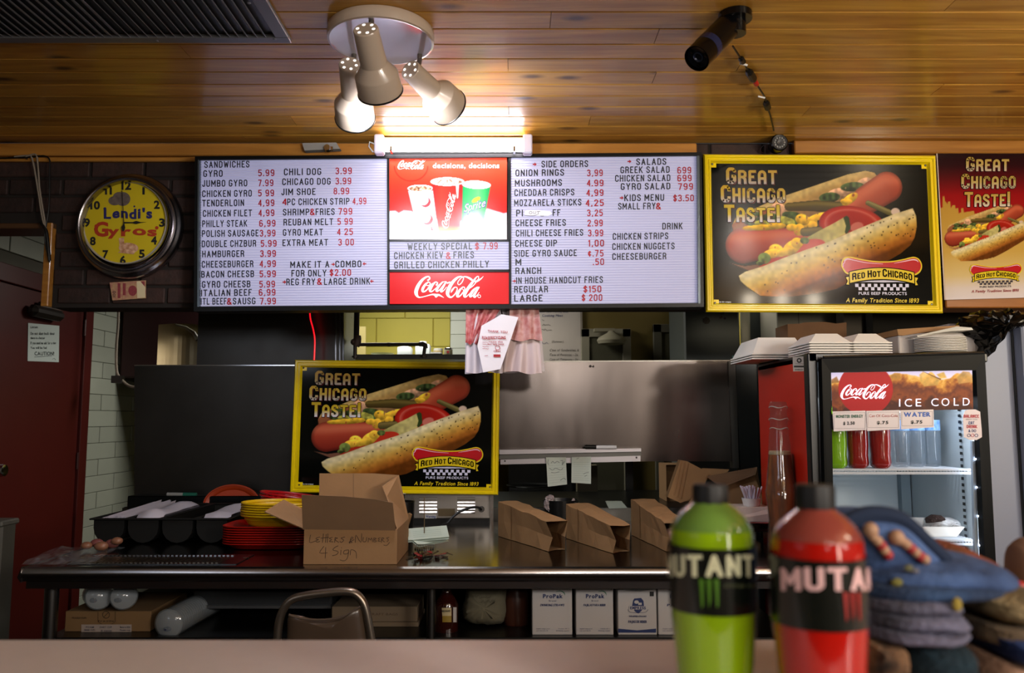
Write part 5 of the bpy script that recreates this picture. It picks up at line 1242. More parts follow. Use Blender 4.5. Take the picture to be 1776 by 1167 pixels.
sv2=thing('brown_carton','brown cardboard carton beyond the pass, right of the tickets','box',(W(1180,850,4.0).x,4.0,ZT+.061))
obj('carton_body', MB().box((W(1156,850,4.0).x,4.0,ZT+.061),(W(1200,850,4.0).x,4.2,W(1156,806,4.0).z)), CARD, sv2)
# ---- heated unit with vents
YU=3.64
un=thing('food_warmer','stainless food warmer back with louvres and warning label under the hot dog sign','warmer',(W(775,905,YU).x,YU,ZT))
UM=M('warmer_steel','#b9b4ac',.3,.85,rnoise=.1)
a=W(700,905,YU);b=W(852,905,YU)
obj('housing', MB().box((a.x,YU,ZT+.022),(b.x,YU+.09,1.42-.35),bev=.004), UM, un)
obj('corner_post', MB().box((W(850,905,YU).x,YU-.02,ZT),(W(856,905,YU).x,YU+.0,1.12)), M('post_bright','#cac6c0',.2,.9), un)
obj('base', MB().box((a.x+.01,YU+.01,ZT),(b.x-.01,YU+.08,ZT+.022)), BLACKP, un)
for gx in (727,793):
    obj('vent_recess', PX(R4(gx,862,gx+31,891),YU-.001,.004), M('vent_glow','#6a6050',.5), un)
    for i in range(5):
        y=863+i*5.8; obj('louvre', MB().prism([W(gx,y,YU-.0015),W(gx+31,y,YU-.0015),W(gx+31,y+3.4,YU-.006),W(gx,y+3.4,YU-.006)],(0,.0012,0)), M('louvre_bright','#d8d4cc',.25,.7), un)
obj('window', PX(R4(760,882,789,895),YU-.002,.003), M('amber_window','#8c7c60',.15,.6), un)
obj('warning_label', PX(R4(737,892,757,899),YU-.002,.001), M('label_grey','#a8a8a8',.5), un)
flatp('warning_lettering', text2d('Warning',738.5,755.5,897.6,4,2), YU-.0025, INKB, un)
obj('cable_grommet', MB().lathe([(0,-.004),(.012,-.004),(.014,0)],W(835,883,YU),(0,1,0),16), STEELD, un)
crd=[(835,884),(830,880),(818,880),(800,886),(786,896),(775,908),(764,917)]
cp_=[W(x,y,YU-.012-.06*i/6*1.2) for i,(x,y) in enumerate(crd)]
cp_=[Vector((p.x,p.y,max(p.z,ZT+.006))) for p in cp_]
obj('power_cord', MB().tube([tuple(p) for p in smoothp([tuple(p) for p in cp_],4)],.0055,8), BLACKP, un, smooth=True)
# ---- cutlery tray
t0=(W(162,902,3.08)); TLX=-1.565; TRX=W(400,902,3.08).x; TY_0=3.06; TY_1=3.60
tray=thing('cutlery_tray','black four compartment tray with napkins on the left of the table','tray',((TLX+TRX)/2,3.3,ZT))
TM=M('tray_black','#060706',.55); zr=ZT+.095
rim=MB(); lw=(TRX-TLX)/4
rim.box((TLX-.005,TY_0-.012,zr-.006),(TRX+.008,TY_0+.008,zr),bev=.002).box((TLX-.005,TY_1-.01,zr-.006),(TRX+.008,TY_1+.01,zr),bev=.002)
for i in range(5):
    x=TLX+i*lw; rim.box((x-.008,TY_0,zr-.006),(x+.008,TY_1,zr),bev=.002)
obj('rim', rim, TM, tray)
for i in range(4):
    x0=TLX+i*lw+.007; x1=x0+lw-.014; mb=MB(); r=.05; prof=[]
    for k in range(9):
        t=math.pi*k/8; prof.append((x0+(x1-x0)/2-(x1-x0)/2*math.cos(t), ZT+.004+.055*(1-math.sin(t))**1.0))
    prof=[(x0,zr-.004)]+prof+[(x1,zr-.004)]
    vs=[];fs=[]
    for (x,z) in prof: vs+=[(x,TY_0+.002,z),(x,TY_1-.002,z)]
    for k in range(len(prof)-1): fs.append((2*k,2*k+1,2*k+3,2*k+2))
    fs.append(tuple(2*k for k in range(len(prof)))); fs.append(tuple(2*k+1 for k in range(len(prof)))[::-1])
    mb.add(vs,fs); obj('compartment', mb, TM, tray, smooth=False)
def in_comp(i): return TLX+i*lw+lw/2
LIL=M('napkin_lilac','#c4c0cc',.8,bump=.1,bscale=40)
r=random.Random(4); ORD_=['first','second','third','fourth','fifth','sixth','seventh','eighth']
for k in range(8):
    x=in_comp(0)-.045+k*.012; sl=thing('paper_sleeve',ORD_[k]+' white paper sleeve from the left in the leftmost compartment','paper sleeve',(x,3.3,ZT+.02),group='paper sleeves in the cutlery tray')
    zz=zr+.006+r.uniform(-.004,.006)
    mb=MB().prism([(x-.004,TY_0+.03,zr-.07),(x-.004,TY_1-.12+r.uniform(0,.05),zr-.05),(x+.012,TY_1-.1+r.uniform(0,.04),zz+.010),(x+.008,TY_0+.02,zz-.006)],(.0018,0,.0005)); obj('sleeve', mb, LIL, sl)
for (i,lab,x_) in ((1,'flat stack of white napkins in the second tray compartment',.8),(3,'folded white cloth napkin in the rightmost tray compartment',1)):
    t=thing('napkin_stack',lab,'napkins',(in_comp(i),3.3,ZT+.03)); x=in_comp(i); mb=MB(); vs=[];fs=[]; ny=10; nx=6; rr=random.Random(i)
    for a in range(ny+1):
        for b in range(nx+1):
            u=b/nx-.5; vs.append((x+u*lw*.78, TY_0+.03+(TY_1-TY_0-.12)*a/ny, zr+.004+.022*math.cos(u*2.9)*(.7+.3*math.sin(a*.9+i))+rr.uniform(-.002,.002)-(0 if 0<a<ny else .03)))
    for a in range(ny):
        for b in range(nx): q=a*(nx+1)+b; fs.append((q,q+1,q+nx+2,q+nx+1))
    k=len(vs); fs.append(tuple(range(0,nx+1))+()) if False else None
    mb.add(vs,fs); o=obj('napkin_top', mb, LIL, t, smooth=True)
    obj('napkin_block', MB().box((x-lw*.38,TY_0+.03,ZT+.03),(x+lw*.38,TY_1-.09,zr-.012),bev=.004), LIL, t)
# ---- food baskets
def basket(name,label,c,rx,ry,h,mat,group,holes=True,rot=0,rimr=.004,parent_rot=None):
    t=thing(name,label,'basket',c,rot,group)
    prof=[(.0,.003),(.78,.003),(.80,.0),(.86,.006),(.97,.9),(1.03,1.0),(1.03,1.04),(.97,1.03),(.93,.9)]
    n=48; m_=len(prof); vs=[]; fs=[]
    for i in range(n):
        th=2*math.pi*i/n
        for (k,z) in prof: vs.append((rx*k*math.cos(th), ry*k*math.sin(th), h*z if z>.01 else z))
    for i in range(n):
        j=(i+1)%n
        for q in range(m_-1):
            if holes and q==3 and i%2==0: continue
            fs.append((i*m_+q,j*m_+q,j*m_+q+1,i*m_+q+1))
    obj('basket_shell', MB().add(vs,fs), mat, t, world=False)
    rb=MB(); P=[(rx*1.03*math.cos(2*math.pi*i/40),ry*1.03*math.sin(2*math.pi*i/40),h*1.03) for i in range(41)]
    obj('rolled_rim', rb.tube(P,rimr,6,cap=False), mat, t, world=False, smooth=True)
    rb=MB(); P=[(rx*.935*math.cos(2*math.pi*i/40),ry*.935*math.sin(2*math.pi*i/40),h*.62) for i in range(41)]
    obj('lattice_band', rb.tube(P,.0022,5,cap=False), mat, t, world=False)
    return t
YB_=M('basket_yellow','#cfa80c',.35); RB_=M('tray_red','#a81408',.3); RB2=M('basket_red','#b4141c',.3); OB=M('tray_orange','#9c3410',.4)
# red rounded trays
TRC=Zp(474,946,ZT); trx=Vector((TRC.x+.005,3.02,ZT))
def rtray(z,label):
    t=thing('red_tray',label,'tray',(trx.x,trx.y,z),0,'stacked red serving trays'); vs=[];fs=[]; n=40
    sq=lambda th:1/(abs(math.cos(th))**4.5+abs(math.sin(th))**4.5)**(1/4.5)
    prof=[(0,.002),(.80,.002),(.84,.004),(.99,.020),(1.03,.021),(1.03,.024),(.98,.0235),(.83,.007),(0,.0065)]
    for i in range(n):
        th=2*math.pi*(i+.5)/n; s_=sq(th)
        for k,h in prof: vs.append((.165*k*s_*math.cos(th),.115*k*s_*math.sin(th),h))
    m_=len(prof)
    for i in range(n):
        j=(i+1)%n
        for q in range(m_-1): fs.append((i*m_+q,j*m_+q,j*m_+q+1,i*m_+q+1))
    obj('tray_body', MB().add(vs,fs), RB_, t, world=False, smooth=True); return t
rt=rtray(ZT,'bottom red tray of the stack under the yellow baskets')
NRT=8
ORD=['lowest','second','third','fourth','fifth','sixth','seventh','eighth','ninth']
for i in range(1,NRT): dup(rt,(trx.x+random.uniform(-.001,.001),trx.y,ZT+i*.0085),label='top red tray of the stack under the yellow baskets' if i==NRT-1 else ORD[i]+' red tray from the bottom of the stack under yellow baskets')
zb=ZT+NRT*.0085+.012
yb=basket('yellow_basket','bottom yellow plastic basket of the stack on the red trays',(W(484,900,2.98).x,3.0,zb),.136,.10,.036,YB_,'stacked yellow baskets',holes=False)
for i in range(1,6): dup(yb,(yb.location.x+random.uniform(-.001,.001),3.0,zb+i*.0085),label='top yellow plastic basket of the stack on the red trays' if i==5 else ORD[i]+' yellow plastic basket from the bottom of the stack')
obt=basket('orange_tray','oval orange tray standing upright behind the cutlery tray',(W(402,875,3.66).x,3.665,W(402,875,3.66).z),.118,.082,.012,OB,None,holes=False)
obt.rotation_euler=(math.radians(80),0,math.radians(4)); 
rbk=basket('red_basket','bottom red plastic basket of the pile behind the yellow baskets',(W(512,866,3.3).x,3.3,ZT+.075),.125,.09,.035,RB2,'red baskets behind the cardboard box')
sup=None
for i in range(1,6):
    o=dup(rbk,(rbk.location.x-.004*i+.004*(i%2),3.3+.002*i,ZT+.075+i*.009),rot=(0,math.radians(1.6*i),.05*i),label='top tilted red plastic basket of the pile behind the yellow baskets' if i==5 else ORD[i]+' red plastic basket up in the pile behind yellow baskets')
rbs=basket('red_basket','deep red basket supporting the pile behind the yellow baskets',(rbk.location.x,3.3,ZT),.125,.09,.076,RB2,'red baskets behind the cardboard box')
# ---- cardboard box for sign letters
BX0=W(526,982,2.64).x; BX1=W(688,982,2.64).x; by0=2.64; by1=2.93; BZ=W(600,918,2.64).z
cbx=thing('cardboard_box','open cardboard box marked letters and numbers standing on the table','box',((BX0+BX1)/2,by0,ZT))
tk=.004
def wall(pts,off,nm='box_wall',m=CARD): return obj(nm, MB().prism(pts,off), m, cbx)
wall([(BX0,by0,ZT+.001),(BX1,by0,ZT+.001),(BX1,by0,BZ),(BX0,by0,BZ)],(0,tk,0))
wall([(BX0,by1,ZT+.001),(BX1,by1,ZT+.001),(BX1,by1,BZ),(BX0,by1,BZ)],(0,-tk,0))
wall([(BX0,by0+tk,ZT+.001),(BX0,by1-tk,ZT+.001),(BX0,by1-tk,BZ),(BX0,by0+tk,BZ)],(tk,0,0))
wall([(BX1,by0+tk,ZT+.001),(BX1,by1-tk,ZT+.001),(BX1,by1-tk,BZ),(BX1,by0+tk,BZ)],(-tk,0,0))
wall([(BX0+tk,by0+tk,ZT+.001),(BX1-tk,by0+tk,ZT+.001),(BX1-tk,by1-tk,ZT+.001),(BX0+tk,by1-tk,ZT+.001)],(0,0,tk),'box_bottom')
# flaps: front flap standing up and leaning to us, back flap tall, left out, right up
fp=[W(525,918,by0),W(686,920,by0),W(681,872,by0-.055),W(650,866,by0-.06),W(600,861,by0-.062),W(523,858,by0-.06)]
wall(fp,(0,.003,.0),'front_flap',CARDD)
wall([W(553,906,by1),W(692,906,by1),W(692,824,by1+.01),W(648,821,by1+.01),W(554,821,by1+.01)],(0,.003,0),'back_flap')
obj('flap_crease', MB().prism([W(613,822,by1+.006),W(613.6,822,by1+.006),W(613.6,905,by1-.002),W(613,905,by1-.002)],(0,.001,0)), CARDD, cbx)
wall([(BX0,by0+.01,BZ),(BX0,by1-.02,BZ),W(492,866,by1-.06),W(459,887,by0+.10)],(0,0,-.003),'left_flap')
wall([(BX1,by0+.015,BZ),(BX1,by1,BZ),W(692,824,by1+.008),W(664,843,by1-.08),W(672,862,by1-.12)],(-.003,0,0),'right_flap')
K=4.554
def hw_(lines,w=.9): return cat2(*[stroke([(370+x/K,800+y/K) for x,y in l],w,sub=3) for l in lines])
HWL=[[(768,582),(760,640),(800,632),(806,628)],[(842,598),(815,605),(812,615),(832,618),(810,628),(820,638),(842,632)],[(870,572),(862,640)],[(892,575),(885,640)],[(850,606),(912,600)],[(905,572),(900,640)],
[(940,600),(915,608),(935,618),(915,632),(945,636)],[(962,600),(958,640)],[(962,602),(982,606),(962,618),(990,640)],[(1038,598),(1008,606),(1030,622),(1012,640),(1000,632)],
[(1075,648),(1090,600),(1105,605),(1080,625),(1098,640),(1070,640),(1112,618)],[(1122,640),(1126,582),(1165,640),(1172,570)],[(1185,600),(1182,632),(1205,632),(1212,600)],[(1222,638),(1228,605),(1240,622),(1250,604),(1258,636)],[(1268,605),(1268,636),(1290,630),(1270,620),(1288,610),(1268,605)],[(1318,603),(1300,610),(1312,618),(1300,630),(1320,632)],[(1328,640),(1330,604),(1348,608),(1332,620),(1352,636)],[(1388,600),(1368,606),(1384,620),(1372,634)],[(1345,660),(1370,664),(1392,640)],
[(872,672),(840,722),(900,722)],[(888,680),(884,765)],[(985,668),(960,680),(945,700),(985,712),(975,735),(940,745)],[(1008,700),(1006,738)],[(1012,682),(1013,684)],[(1068,700),(1035,705),(1030,730),(1062,728),(1070,700),(1060,760),(1035,785),(1000,778)],[(1082,738),(1085,702),(1105,700),(1128,720),(1130,765)]]
flatp('handwriting', hw_(HWL), by0-.0006, M('marker_brown','#3a2c22',.7), cbx)
bb=thing('brown_bag','flat brown paper bag leaning behind the cardboard box','paper bag',(W(695,950,3.0).x,3.0,ZT))
obj('bag_body', MB().prism([W(686,962,2.98),W(695,948,3.02),W(712,893,3.1),(W(708,890,3.14)),W(690,900,3.1)],(.004,.02,0)), BROWNP, bb)
bkc=thing('black_caddy','black plastic caddy behind the cardboard box','container',(W(700,890,3.3).x,3.3,ZT))
q=W(697,870,3.3); obj('caddy_body', MB().lathe([(0,0),(.045,0),(.05,q.z-ZT),(.053,q.z-ZT),(.047,.004),(0,.004)],(W(700,890,3.3).x-.01,3.32,ZT),(0,0,1),20), BLACKP, bkc, smooth=True)
# ---- receipt spike, receipts, heap of sign letters
SPX=W(736,930,2.95); spk=thing('receipt_spike','upright wire spike holding green receipts on the table','receipt spike',(SPX.x,2.95,ZT))
obj('spike', MB().tube([(SPX.x,2.95,ZT),W(736,862,2.95)],.0018,6), M('spike_brass','#9c8a70',.3,1), spk)
obj('base', MB().lathe([(0,0),(.035,0),(.035,.004),(0,.006)],(SPX.x,2.95,ZT),(0,0,1),20), STEELD, spk)
r=random.Random(2)
for k in range(4):
    t=thing('receipt',['pale green receipt lowest on the wire spike','second pale green receipt on the wire spike','third pale green receipt on the wire spike','top pale green receipt on the wire spike'][k],'receipt',(SPX.x,2.95,ZT+.03+k*.006),group='receipts on the spike')
    a=.5+r.uniform(-.35,.35); c_,s__=math.cos(a),math.sin(a); z=ZT+.022+k*.007; Pq=[]
    for (x,y) in ((-.07,-.035),(.075,-.035),(.075,.04),(-.07,.04)): Pq.append((SPX.x+.01+x*c_-y*s__*1.0, 2.95+x*s__*.8+y*c_, z+.012+x*.06+y*.4))
    obj('sheet', MB().prism(Pq,(0,0,.0006)), M('receipt_green','#b4c4b8',.8), t)
    if k==3: obj('lines', MB().add(*tmap(cat2(*[stroke([(-.05+i*.0,-.02+i*.012),(.05,-.02+i*.012)],.0014,sub=1) for i in range(4)]), lambda x,y:(SPX.x+.01+x*c_-y*s__, 2.95+x*s__*.8+y*c_, z+.013+x*.06+(y)*.4))), M('line_green','#849c90',.8), t)
hp=thing('letter_heap','small heap of black and red sign letters in front of the spike','sign letters',(W(738,960,2.75).x,2.75,ZT)); hp['kind']='stuff'
r=random.Random(5)
for m_,cnt,nm in ((BLACKP,26,'black_letters'),(M('letter_piece_red','#8c1420',.35),14,'red_letters')):
    mb=MB()
    for k in range(cnt):
        x=W(738,960,2.75).x+r.gauss(0,.028)+(.008 if nm!='black_letters' else 0); y=2.76+r.gauss(0,.02); z=ZT+r.uniform(.001,.018); a=r.uniform(0,3.1); ch=r.choice('HFETLI27453')
        co,fs,_,_=GL[(2,ch)]; tlt=r.uniform(-.8,.8)
        base=[(x+(u-.3)*.032*math.cos(a)-(v-.3)*.032*math.sin(a), y+(u-.3)*.032*math.sin(a)+(v-.3)*.032*math.cos(a), max(z+(v-.3)*.02*tlt,ZT+.0005)) for u,v in co]
        n=len(base); mb.add(base+[(a_,b_,c_+.0015) for a_,b_,c_ in base],[f[::-1] for f in fs]+[tuple(i+n for i in f) for f in fs])
    raw(nm,mb,m_,hp)
t=thing('letter_strip','clear grey strip of sign letters standing behind the heap','sign letters',(W(737,945,2.85).x,2.85,ZT))
mb=MB()
for k in range(9): x=W(722,945,2.85).x+k*.0075; mb.box((x,2.85,ZT),(x+.0015,2.857,ZT+.03)); 
mb.box((W(722,945,2.85).x,2.85,ZT+.028),(W(722,945,2.85).x+.062,2.857,ZT+.031)); obj('strip', mb, M('smoke_plastic','#56584c',.3), t)
# ---- brown paper bags lying open
def bag(label,A,Bp,h0,h1,w0,w1,seed,inner=None):
    """A closed end (bottom near point), Bp open end"""
    A=Vector(A); Bp=Vector(Bp); ax=(Bp-A); L=ax.length; ang=math.atan2(ax.y,ax.x)
    t=thing('paper_bag',label,'paper bag',A,ang,'brown paper bags on the table'); r=random.Random(seed); n=8; vs=[];fs=[]
    def ring(s):
        h=h0+(h1-h0)*s; w=w0+(w1-w0)*s; pin=.018*s
        return [(0,0),(w*.5,.0),(w,0),(w-pin,h*.5),(w,h),(w*.5,h+.002),(0,h),(pin*.5,h*.5)]
    R=[(0,.0)]
    for k in range(n+1):
        s=k/n; x=L*s
        for q,(y,z) in enumerate(ring(s)):
            dx=0
            if k==n: dx=(-.0,-.02,-.012,.02,.0,.012,-.016,.012)[q]
            vs.append((x+dx, y+r.uniform(-.003,.003)*(0<k), z+r.uniform(-.003,.003)*(0<k)*(z>0)+ (.0 if z else .0015)))
    for k in range(n):
        for q in range(8): j=(q+1)%8; fs.append((k*8+q,k*8+j,(k+1)*8+j,(k+1)*8+q))
    fs.append(tuple(range(8))[::-1])
    obj('bag_body', MB().add(vs,fs), BROWNP, t, world=False)
    cr=MB(); 
    cr.prism([(L*.28,-.0016,.004),(L*.29,-.0016,.004),(L*.285,-.0016,h0*.95),(L*.275,-.0016,h0*.95)],(0,.0006,0))
    obj('fold_line', cr, M('bag_crease','#866440',.9), t, world=False)
    if inner: obj('contents', MB().ball((L*.88,w1*.5,h1*.45),.04,10,(1,.8,.8)), inner, t, world=False, smooth=True)
    return t
def gp_(x,y): return Zp(x,y,ZT)
def bagpx(label,a,b,hpx0,hpx1,w0,w1,seed,inner=None):
    A=gp_(*a); B=gp_(*b); bag(label,A,B,hpx0*A.y/F,hpx1*B.y/F,w0,w1,seed,inner)
bagpx('leftmost open brown paper bag lying on its side',(864,930),(952,957),58,50,.085,.075,1)
bagpx('middle open brown paper bag lying on its side',(982,934),(1062,960),58,46,.10,.075,2)
bagpx('rightmost brown paper bag with pinkish contents in its mouth',(1095,928),(1155,957),60,48,.10,.08,3,M('pink_contents','#b08a80',.5,noise=.4,nscale=60))
# black bin with clear plastic behind bags
bn_=thing('black_bowl','black plastic bowl with clear wrap behind the paper bags','bowl',(W(972,890,3.72).x,3.60,ZT)); q=W(972,866,3.6)
obj('bowl_body', MB().lathe([(0,0),(.055,0),(.075,q.z-ZT),(.079,q.z-ZT),(.058,.005),(0,.005)],(q.x,3.6,ZT),(0,0,1),24), BLACKP, bn_, smooth=True)
obj('plastic_wrap', pillow([(944,880),(946,865),(953,859),(960,862),(958,876),(955,888)],3.56,.03,amp=.004,seed=3), M('clear_wrap','#b8a8a8',.2,alpha=.6), bn_)
obj('plastic_wrap', pillow([(990,872),(994,864),(999,874),(996,880)],3.56,.02,amp=.003,seed=4), MATS['clear_wrap'], bn_)
t=thing('paper_slip','small blank pale slip lying on the pass ledge','paper slip',(W(1070,875,3.9).x,3.85,ZT+.061))
zl=ZT+.0605; obj('sheet', MB().prism([Zp(x,y,zl) for x,y in ((1050,869),(1078,869),(1088,881),(1056,882))],(0,0,.001)), M('slip_grey','#8c948c',.7), t)
# cardboard box with kraft bags at right
kb=thing('bag_carton','opened brown carton of kraft bags behind the green bottle','box',(W(1240,880,3.3).x,3.3,ZT))
Yk=3.35
kz=lambda x,y,Y=Yk: W(x,y,Y)
obj('bag_stack', PX([(1158,862),(1180,798),(1192,800),(1230,820),(1215,860),(1180,872)],3.40,.05), BROWNP, kb)
for i in range(3): obj('bag_edge', PX([(1180+i*6,799+i*2),(1182+i*6,799+i*2),(1170+i*6,858+i*3),(1168+i*6,858+i*3)],3.397,.004), CARD, kb)
obj('box_face', MB().prism([kz(1250,845),kz(1308,824),kz(1322,860),kz(1322,905),kz(1180,905),kz(1200,862)],(0,.01,0)), CARD, kb)
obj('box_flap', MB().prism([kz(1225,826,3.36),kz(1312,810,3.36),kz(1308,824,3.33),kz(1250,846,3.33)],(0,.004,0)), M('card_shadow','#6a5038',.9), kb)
obj('box_side', MB().prism([kz(1322,860,3.36),kz(1322,905,3.36),kz(1322,905,3.6),kz(1312,810,3.6),kz(1308,826,3.36)],(.004,0,0)), CARD, kb)
t=thing('kraft_bag','flat brown kraft bag propped against the kitchen carton','paper bag',(W(1215,860,3.3).x,3.3,ZT)); obj('bag_sheet', PX([(1218,812),(1265,814),(1250,835),(1215,830)],3.44,.01), BROWNP, t)
# white foam box on black stand, wrapped straws
ys=3.02
st=thing('black_stand','black wire stand with chrome rims under the white box','stand',(W(1310,950,ys).x,ys,ZT)); a=W(1262,905,ys);b=W(1352,905,ys)
obj('shelf', MB().box((a.x-.06,ys,a.z-.012),(b.x,ys+.2,a.z),bev=.003), BLACKP, st); obj('chrome_edge', MB().tube([(a.x-.02,ys-.003,a.z-.003),(b.x-.01,ys-.003,a.z-.003)],.003,6), CHROME, st)
for x in (a.x-.05,b.x-.01):
    for y in (ys+.01,ys+.19): obj('leg', MB().box((x-.005,y-.005,ZT),(x+.005,y+.005,a.z-.012)), BLACKP, st)
obj('lower_shelf', MB().box((a.x-.05,ys,ZT+.05),(b.x-.01,ys+.2,ZT+.06)), BLACKP, st)
wb_=thing('white_foam_tray','white foam lid box on the black stand by the glass bottle','tray',(W(1305,902,ys).x,ys+.1,a.z))
tz=W(1300,881,ys).z
obj('lid', MB().prism([(W(1250,902,ys).x,ys+.01,a.z),(W(1350,902,ys).x,ys+.01,a.z),(W(1350,889,ys).x,ys+.01,W(1350,889,ys).z),(W(1346,881,ys).x,ys+.02,tz),(W(1255,881,ys).x,ys+.02,tz)],(0,.13,0)), M('foam_cream','#d4cac0',.6), wb_)
cu=thing('straw_cup','white cup holding the bundle of wrapped straws','cup',(W(1305,881,ys+.06).x,ys+.06,tz)); cc1=(W(1305,881,ys+.06).x,ys+.07,tz)
obj('cup_body', MB().lathe([(0,0),(.028,0),(.034,.03),(.036,.03),(.03,.002),(0,.002)],cc1,(0,0,1),24), WHITEP, cu, smooth=True)
r=random.Random(8); stm=M('straw_wrap','#ccc8d8',.6); s0=None
for k in range(26):
    a1=r.uniform(-.8,.8); d=Vector((math.sin(a1)*.6,r.uniform(-.35,.35),1)).normalized(); p0=Vector(cc1)+Vector((math.sin(a1)*.018,r.uniform(-.018,.018),.006)); L=.066+r.uniform(-.006,.008)
    o=obj('wrapped_straw', MB().tube([p0,p0+d*L],.0036,6), stm, None); tag(o,'white paper wrapped straw standing in the cup by the glass bottle','straw','wrapped straws in the cup')
# giant glass bottle
yg=2.80; gb_=W(1356,900,yg); gx=gb_.x
zt_=W(1354,696,yg).z; H=zt_-ZT
gbt=thing('glass_bottle','tall clear glass display bottle with brown cola and foam by red panel','bottle',(gx,yg,ZT))
pr=[(0,0),(.048,0),(.052,.01),(.05,.06),(.046,.12),(.05,.18),(.054,.22),(.052,H-.30),(.046,H-.25),(.040,H-.19),(.0345,H-.13),(.0315,H-.10),(.0295,H-.072),(.0325,H-.066),(.0325,H-.056),(.029,H-.05),(.0285,H-.03),(.031,H-.026),(.031,H-.012),(.027,H-.002),(.015,H),(0,H)]
GLS=M('bottle_glass','#5c6460',.05,trans=.0,alpha=.22,coat=1,spec=.8)
obj('glass', MB().lathe(pr,(gx,yg,ZT),(0,0,1),32,squash=lambda th,h: 1+.03*math.cos(th*10)*(h<H-.2)), GLS, gbt, smooth=True)
zl_=W(1354,788,yg).z-ZT
obj('cola', MB().lathe([(0,.003)]+[(r_*.93,h) for r_,h in pr[1:] if h<zl_]+[(.036,zl_),(0,zl_)],(gx,yg,ZT),(0,0,1),32,squash=lambda th,h: 1+.03*math.cos(th*10)), M('cola_brown','#2c130a',.1,noise=.6,nscale=26,col2='#96480f',stretch=(1,1,.2),coat=.8), gbt, smooth=True)
obj('foam', MB().lathe([(.036,zl_),(.0368,zl_+.004),(.034,zl_+.012),(0,zl_+.013)],(gx,yg,ZT),(0,0,1),24), M('cola_foam','#a89878',.6), gbt, smooth=True)
for (h0,r0) in ((H-.020,.0318),(H-.061,.0332),(H-.093,.0312)):
    obj('glass_ring', MB().tube([(gx+r0*math.cos(2*math.pi*i/24),yg+r0*math.sin(2*math.pi*i/24),ZT+h0+.003*math.sin(i)) for i in range(25)],.0013,5,cap=False), M('glass_glint','#c8ccc8',.1,.3), gbt, smooth=True)
# clear bag with pinkish pieces on the left corner
pb=thing('clear_bag','crumpled clear plastic bag on the left corner of the table','plastic bag',(W(100,960,2.8).x,2.8,ZT))
nx,ny=14,7; vs=[];fs=[]; r=random.Random(12)
for j in range(ny+1):
    for i in range(nx+1):
        u=i/nx; v=j/ny; a=Zp(38+u*120+v*60,980-30*v,ZT); vs.append((a.x,a.y,ZT+.002+abs(math.sin(u*9+v*4))*.016*(0<j<ny)*r.uniform(.3,1)))
for j in range(ny):
    for i in range(nx): q=j*(nx+1)+i; fs.append((q,q+1,q+nx+2,q+nx+1))
CW=M('clear_film','#a8acb0',.12,alpha=.22,coat=1)
obj('film', MB().add(vs,fs), CW, pb)
pk=thing('pink_rolls','small heap of pinkish tan pieces in clear plastic on the table','food',(W(180,953,2.87).x,2.9,ZT))
pr_=[(150,946,9),(163,943,10),(176,947,11),(190,944,11),(203,938,9),(170,952,8)]
for i,(x,y,rr) in enumerate(pr_):
    p=W(x,y,2.9); rad=rr*2.9/F; obj('piece', MB().ball((p.x,2.9+(i%2)*.02,max(p.z,ZT+rad*.72)),rad,12,(1.1,.9,.72)), M('tan_pink_%d'%(i%2),('#8c6048','#7c4844')[i%2],.35,noise=.3,nscale=30), pk, smooth=True)
# ================================================================== THINGS ON THE UNDERSHELF
def shelf_box(x0,x1,yt,yb,Y,dep,mat,name,label,cat='box',grp=None):
    a=W(x0,yb,Y); b=W(x1,yt,Y); t=thing(name,label,cat,((a.x+b.x)/2,Y,ZS),0,grp)
    obj('box_body', MB().box((a.x,Y,ZS),(b.x,Y+dep,b.z),bev=.002), mat, t); return t
PWB=M('box_white','#b4b0ae',.6); ZB=2.70
GR=M('print_green','#2c6a4c',.6); NV=M('print_navy','#1c2c5c',.6)
def propak(x0,x1,sub,lab,part=False):
    t=shelf_box(x0,x1,1010,1100,ZB,.12,PWB,'white_carton',lab,grp='white cartons on the undershelf')
    w=x1-x0; X=lambda f:x0+(x1-x0)*f
    flatp('brand_lettering', text2d('ProPak',X(.27),X(.27)+min(35,w*.5 if w>50 else 35),1037,6.5,2), ZB-.001, NV, t)
    flatp('swoosh', cat2(stroke([(X(.6),1026,.6),(X(.72),1025,1.4),(X(.80),1028,1.6),(X(.82),1032,.5)])), ZB-.001, GR, t)
    flatp('product_lettering', cat2(text2d('Brand',X(.42),X(.6),1043,2.5,0),text2d(sub,X(.2),X(.8),1051,3.6,2,shear=.2)), ZB-.0012, NV, t)
    flatp('small_print', cat2(*[text2d(s_,X(a),X(b),y,1.8,0) for s_,a,b,y in (('singular usage prod',.1,.44,1091),('oak bottles llc',.1,.4,1094.5),('5 boxes 200 ct',.66,.93,1091),('drinking supply',.6,.93,1094.5))]), ZB-.0012, NV, t); return t
propak(923,992,'DRINKING STRAWS','leftmost white carton with blue lettering on the undershelf')
propak(999,1063,'PAJILLAS PARA BEBER','second white carton from the left on the undershelf')
t=shelf_box(1072,1138,1014,1097,ZB,.12,PWB,'white_carton','torn top white carton with blue crest and blue base','box','white cartons on the undershelf')
obj('torn_lid', pillow([(1068,1022),(1066,1010),(1090,1008),(1110,1011),(1138,1009),(1137,1020),(1110,1024),(1085,1023)],ZB+.0,.03,amp=.002,seed=2), M('torn_grey','#7c8080',.7), t)
obj('crest', PX([(1098,1042),(1100,1038),(1112,1037),(1116,1042),(1117,1052),(1112,1060),(1107,1064),(1101,1060),(1096,1052)],ZB-.001,.001), NV, t)
flatp('crest_figure', cat2(disc2(1104,1044,4,3),rect2(1107,1045,1113,1049)), ZB-.0022, PWB, t)
flatp('crest_ribbon', cat2(rect2(1091,1051,1122,1057)), ZB-.0024, PWB, t)
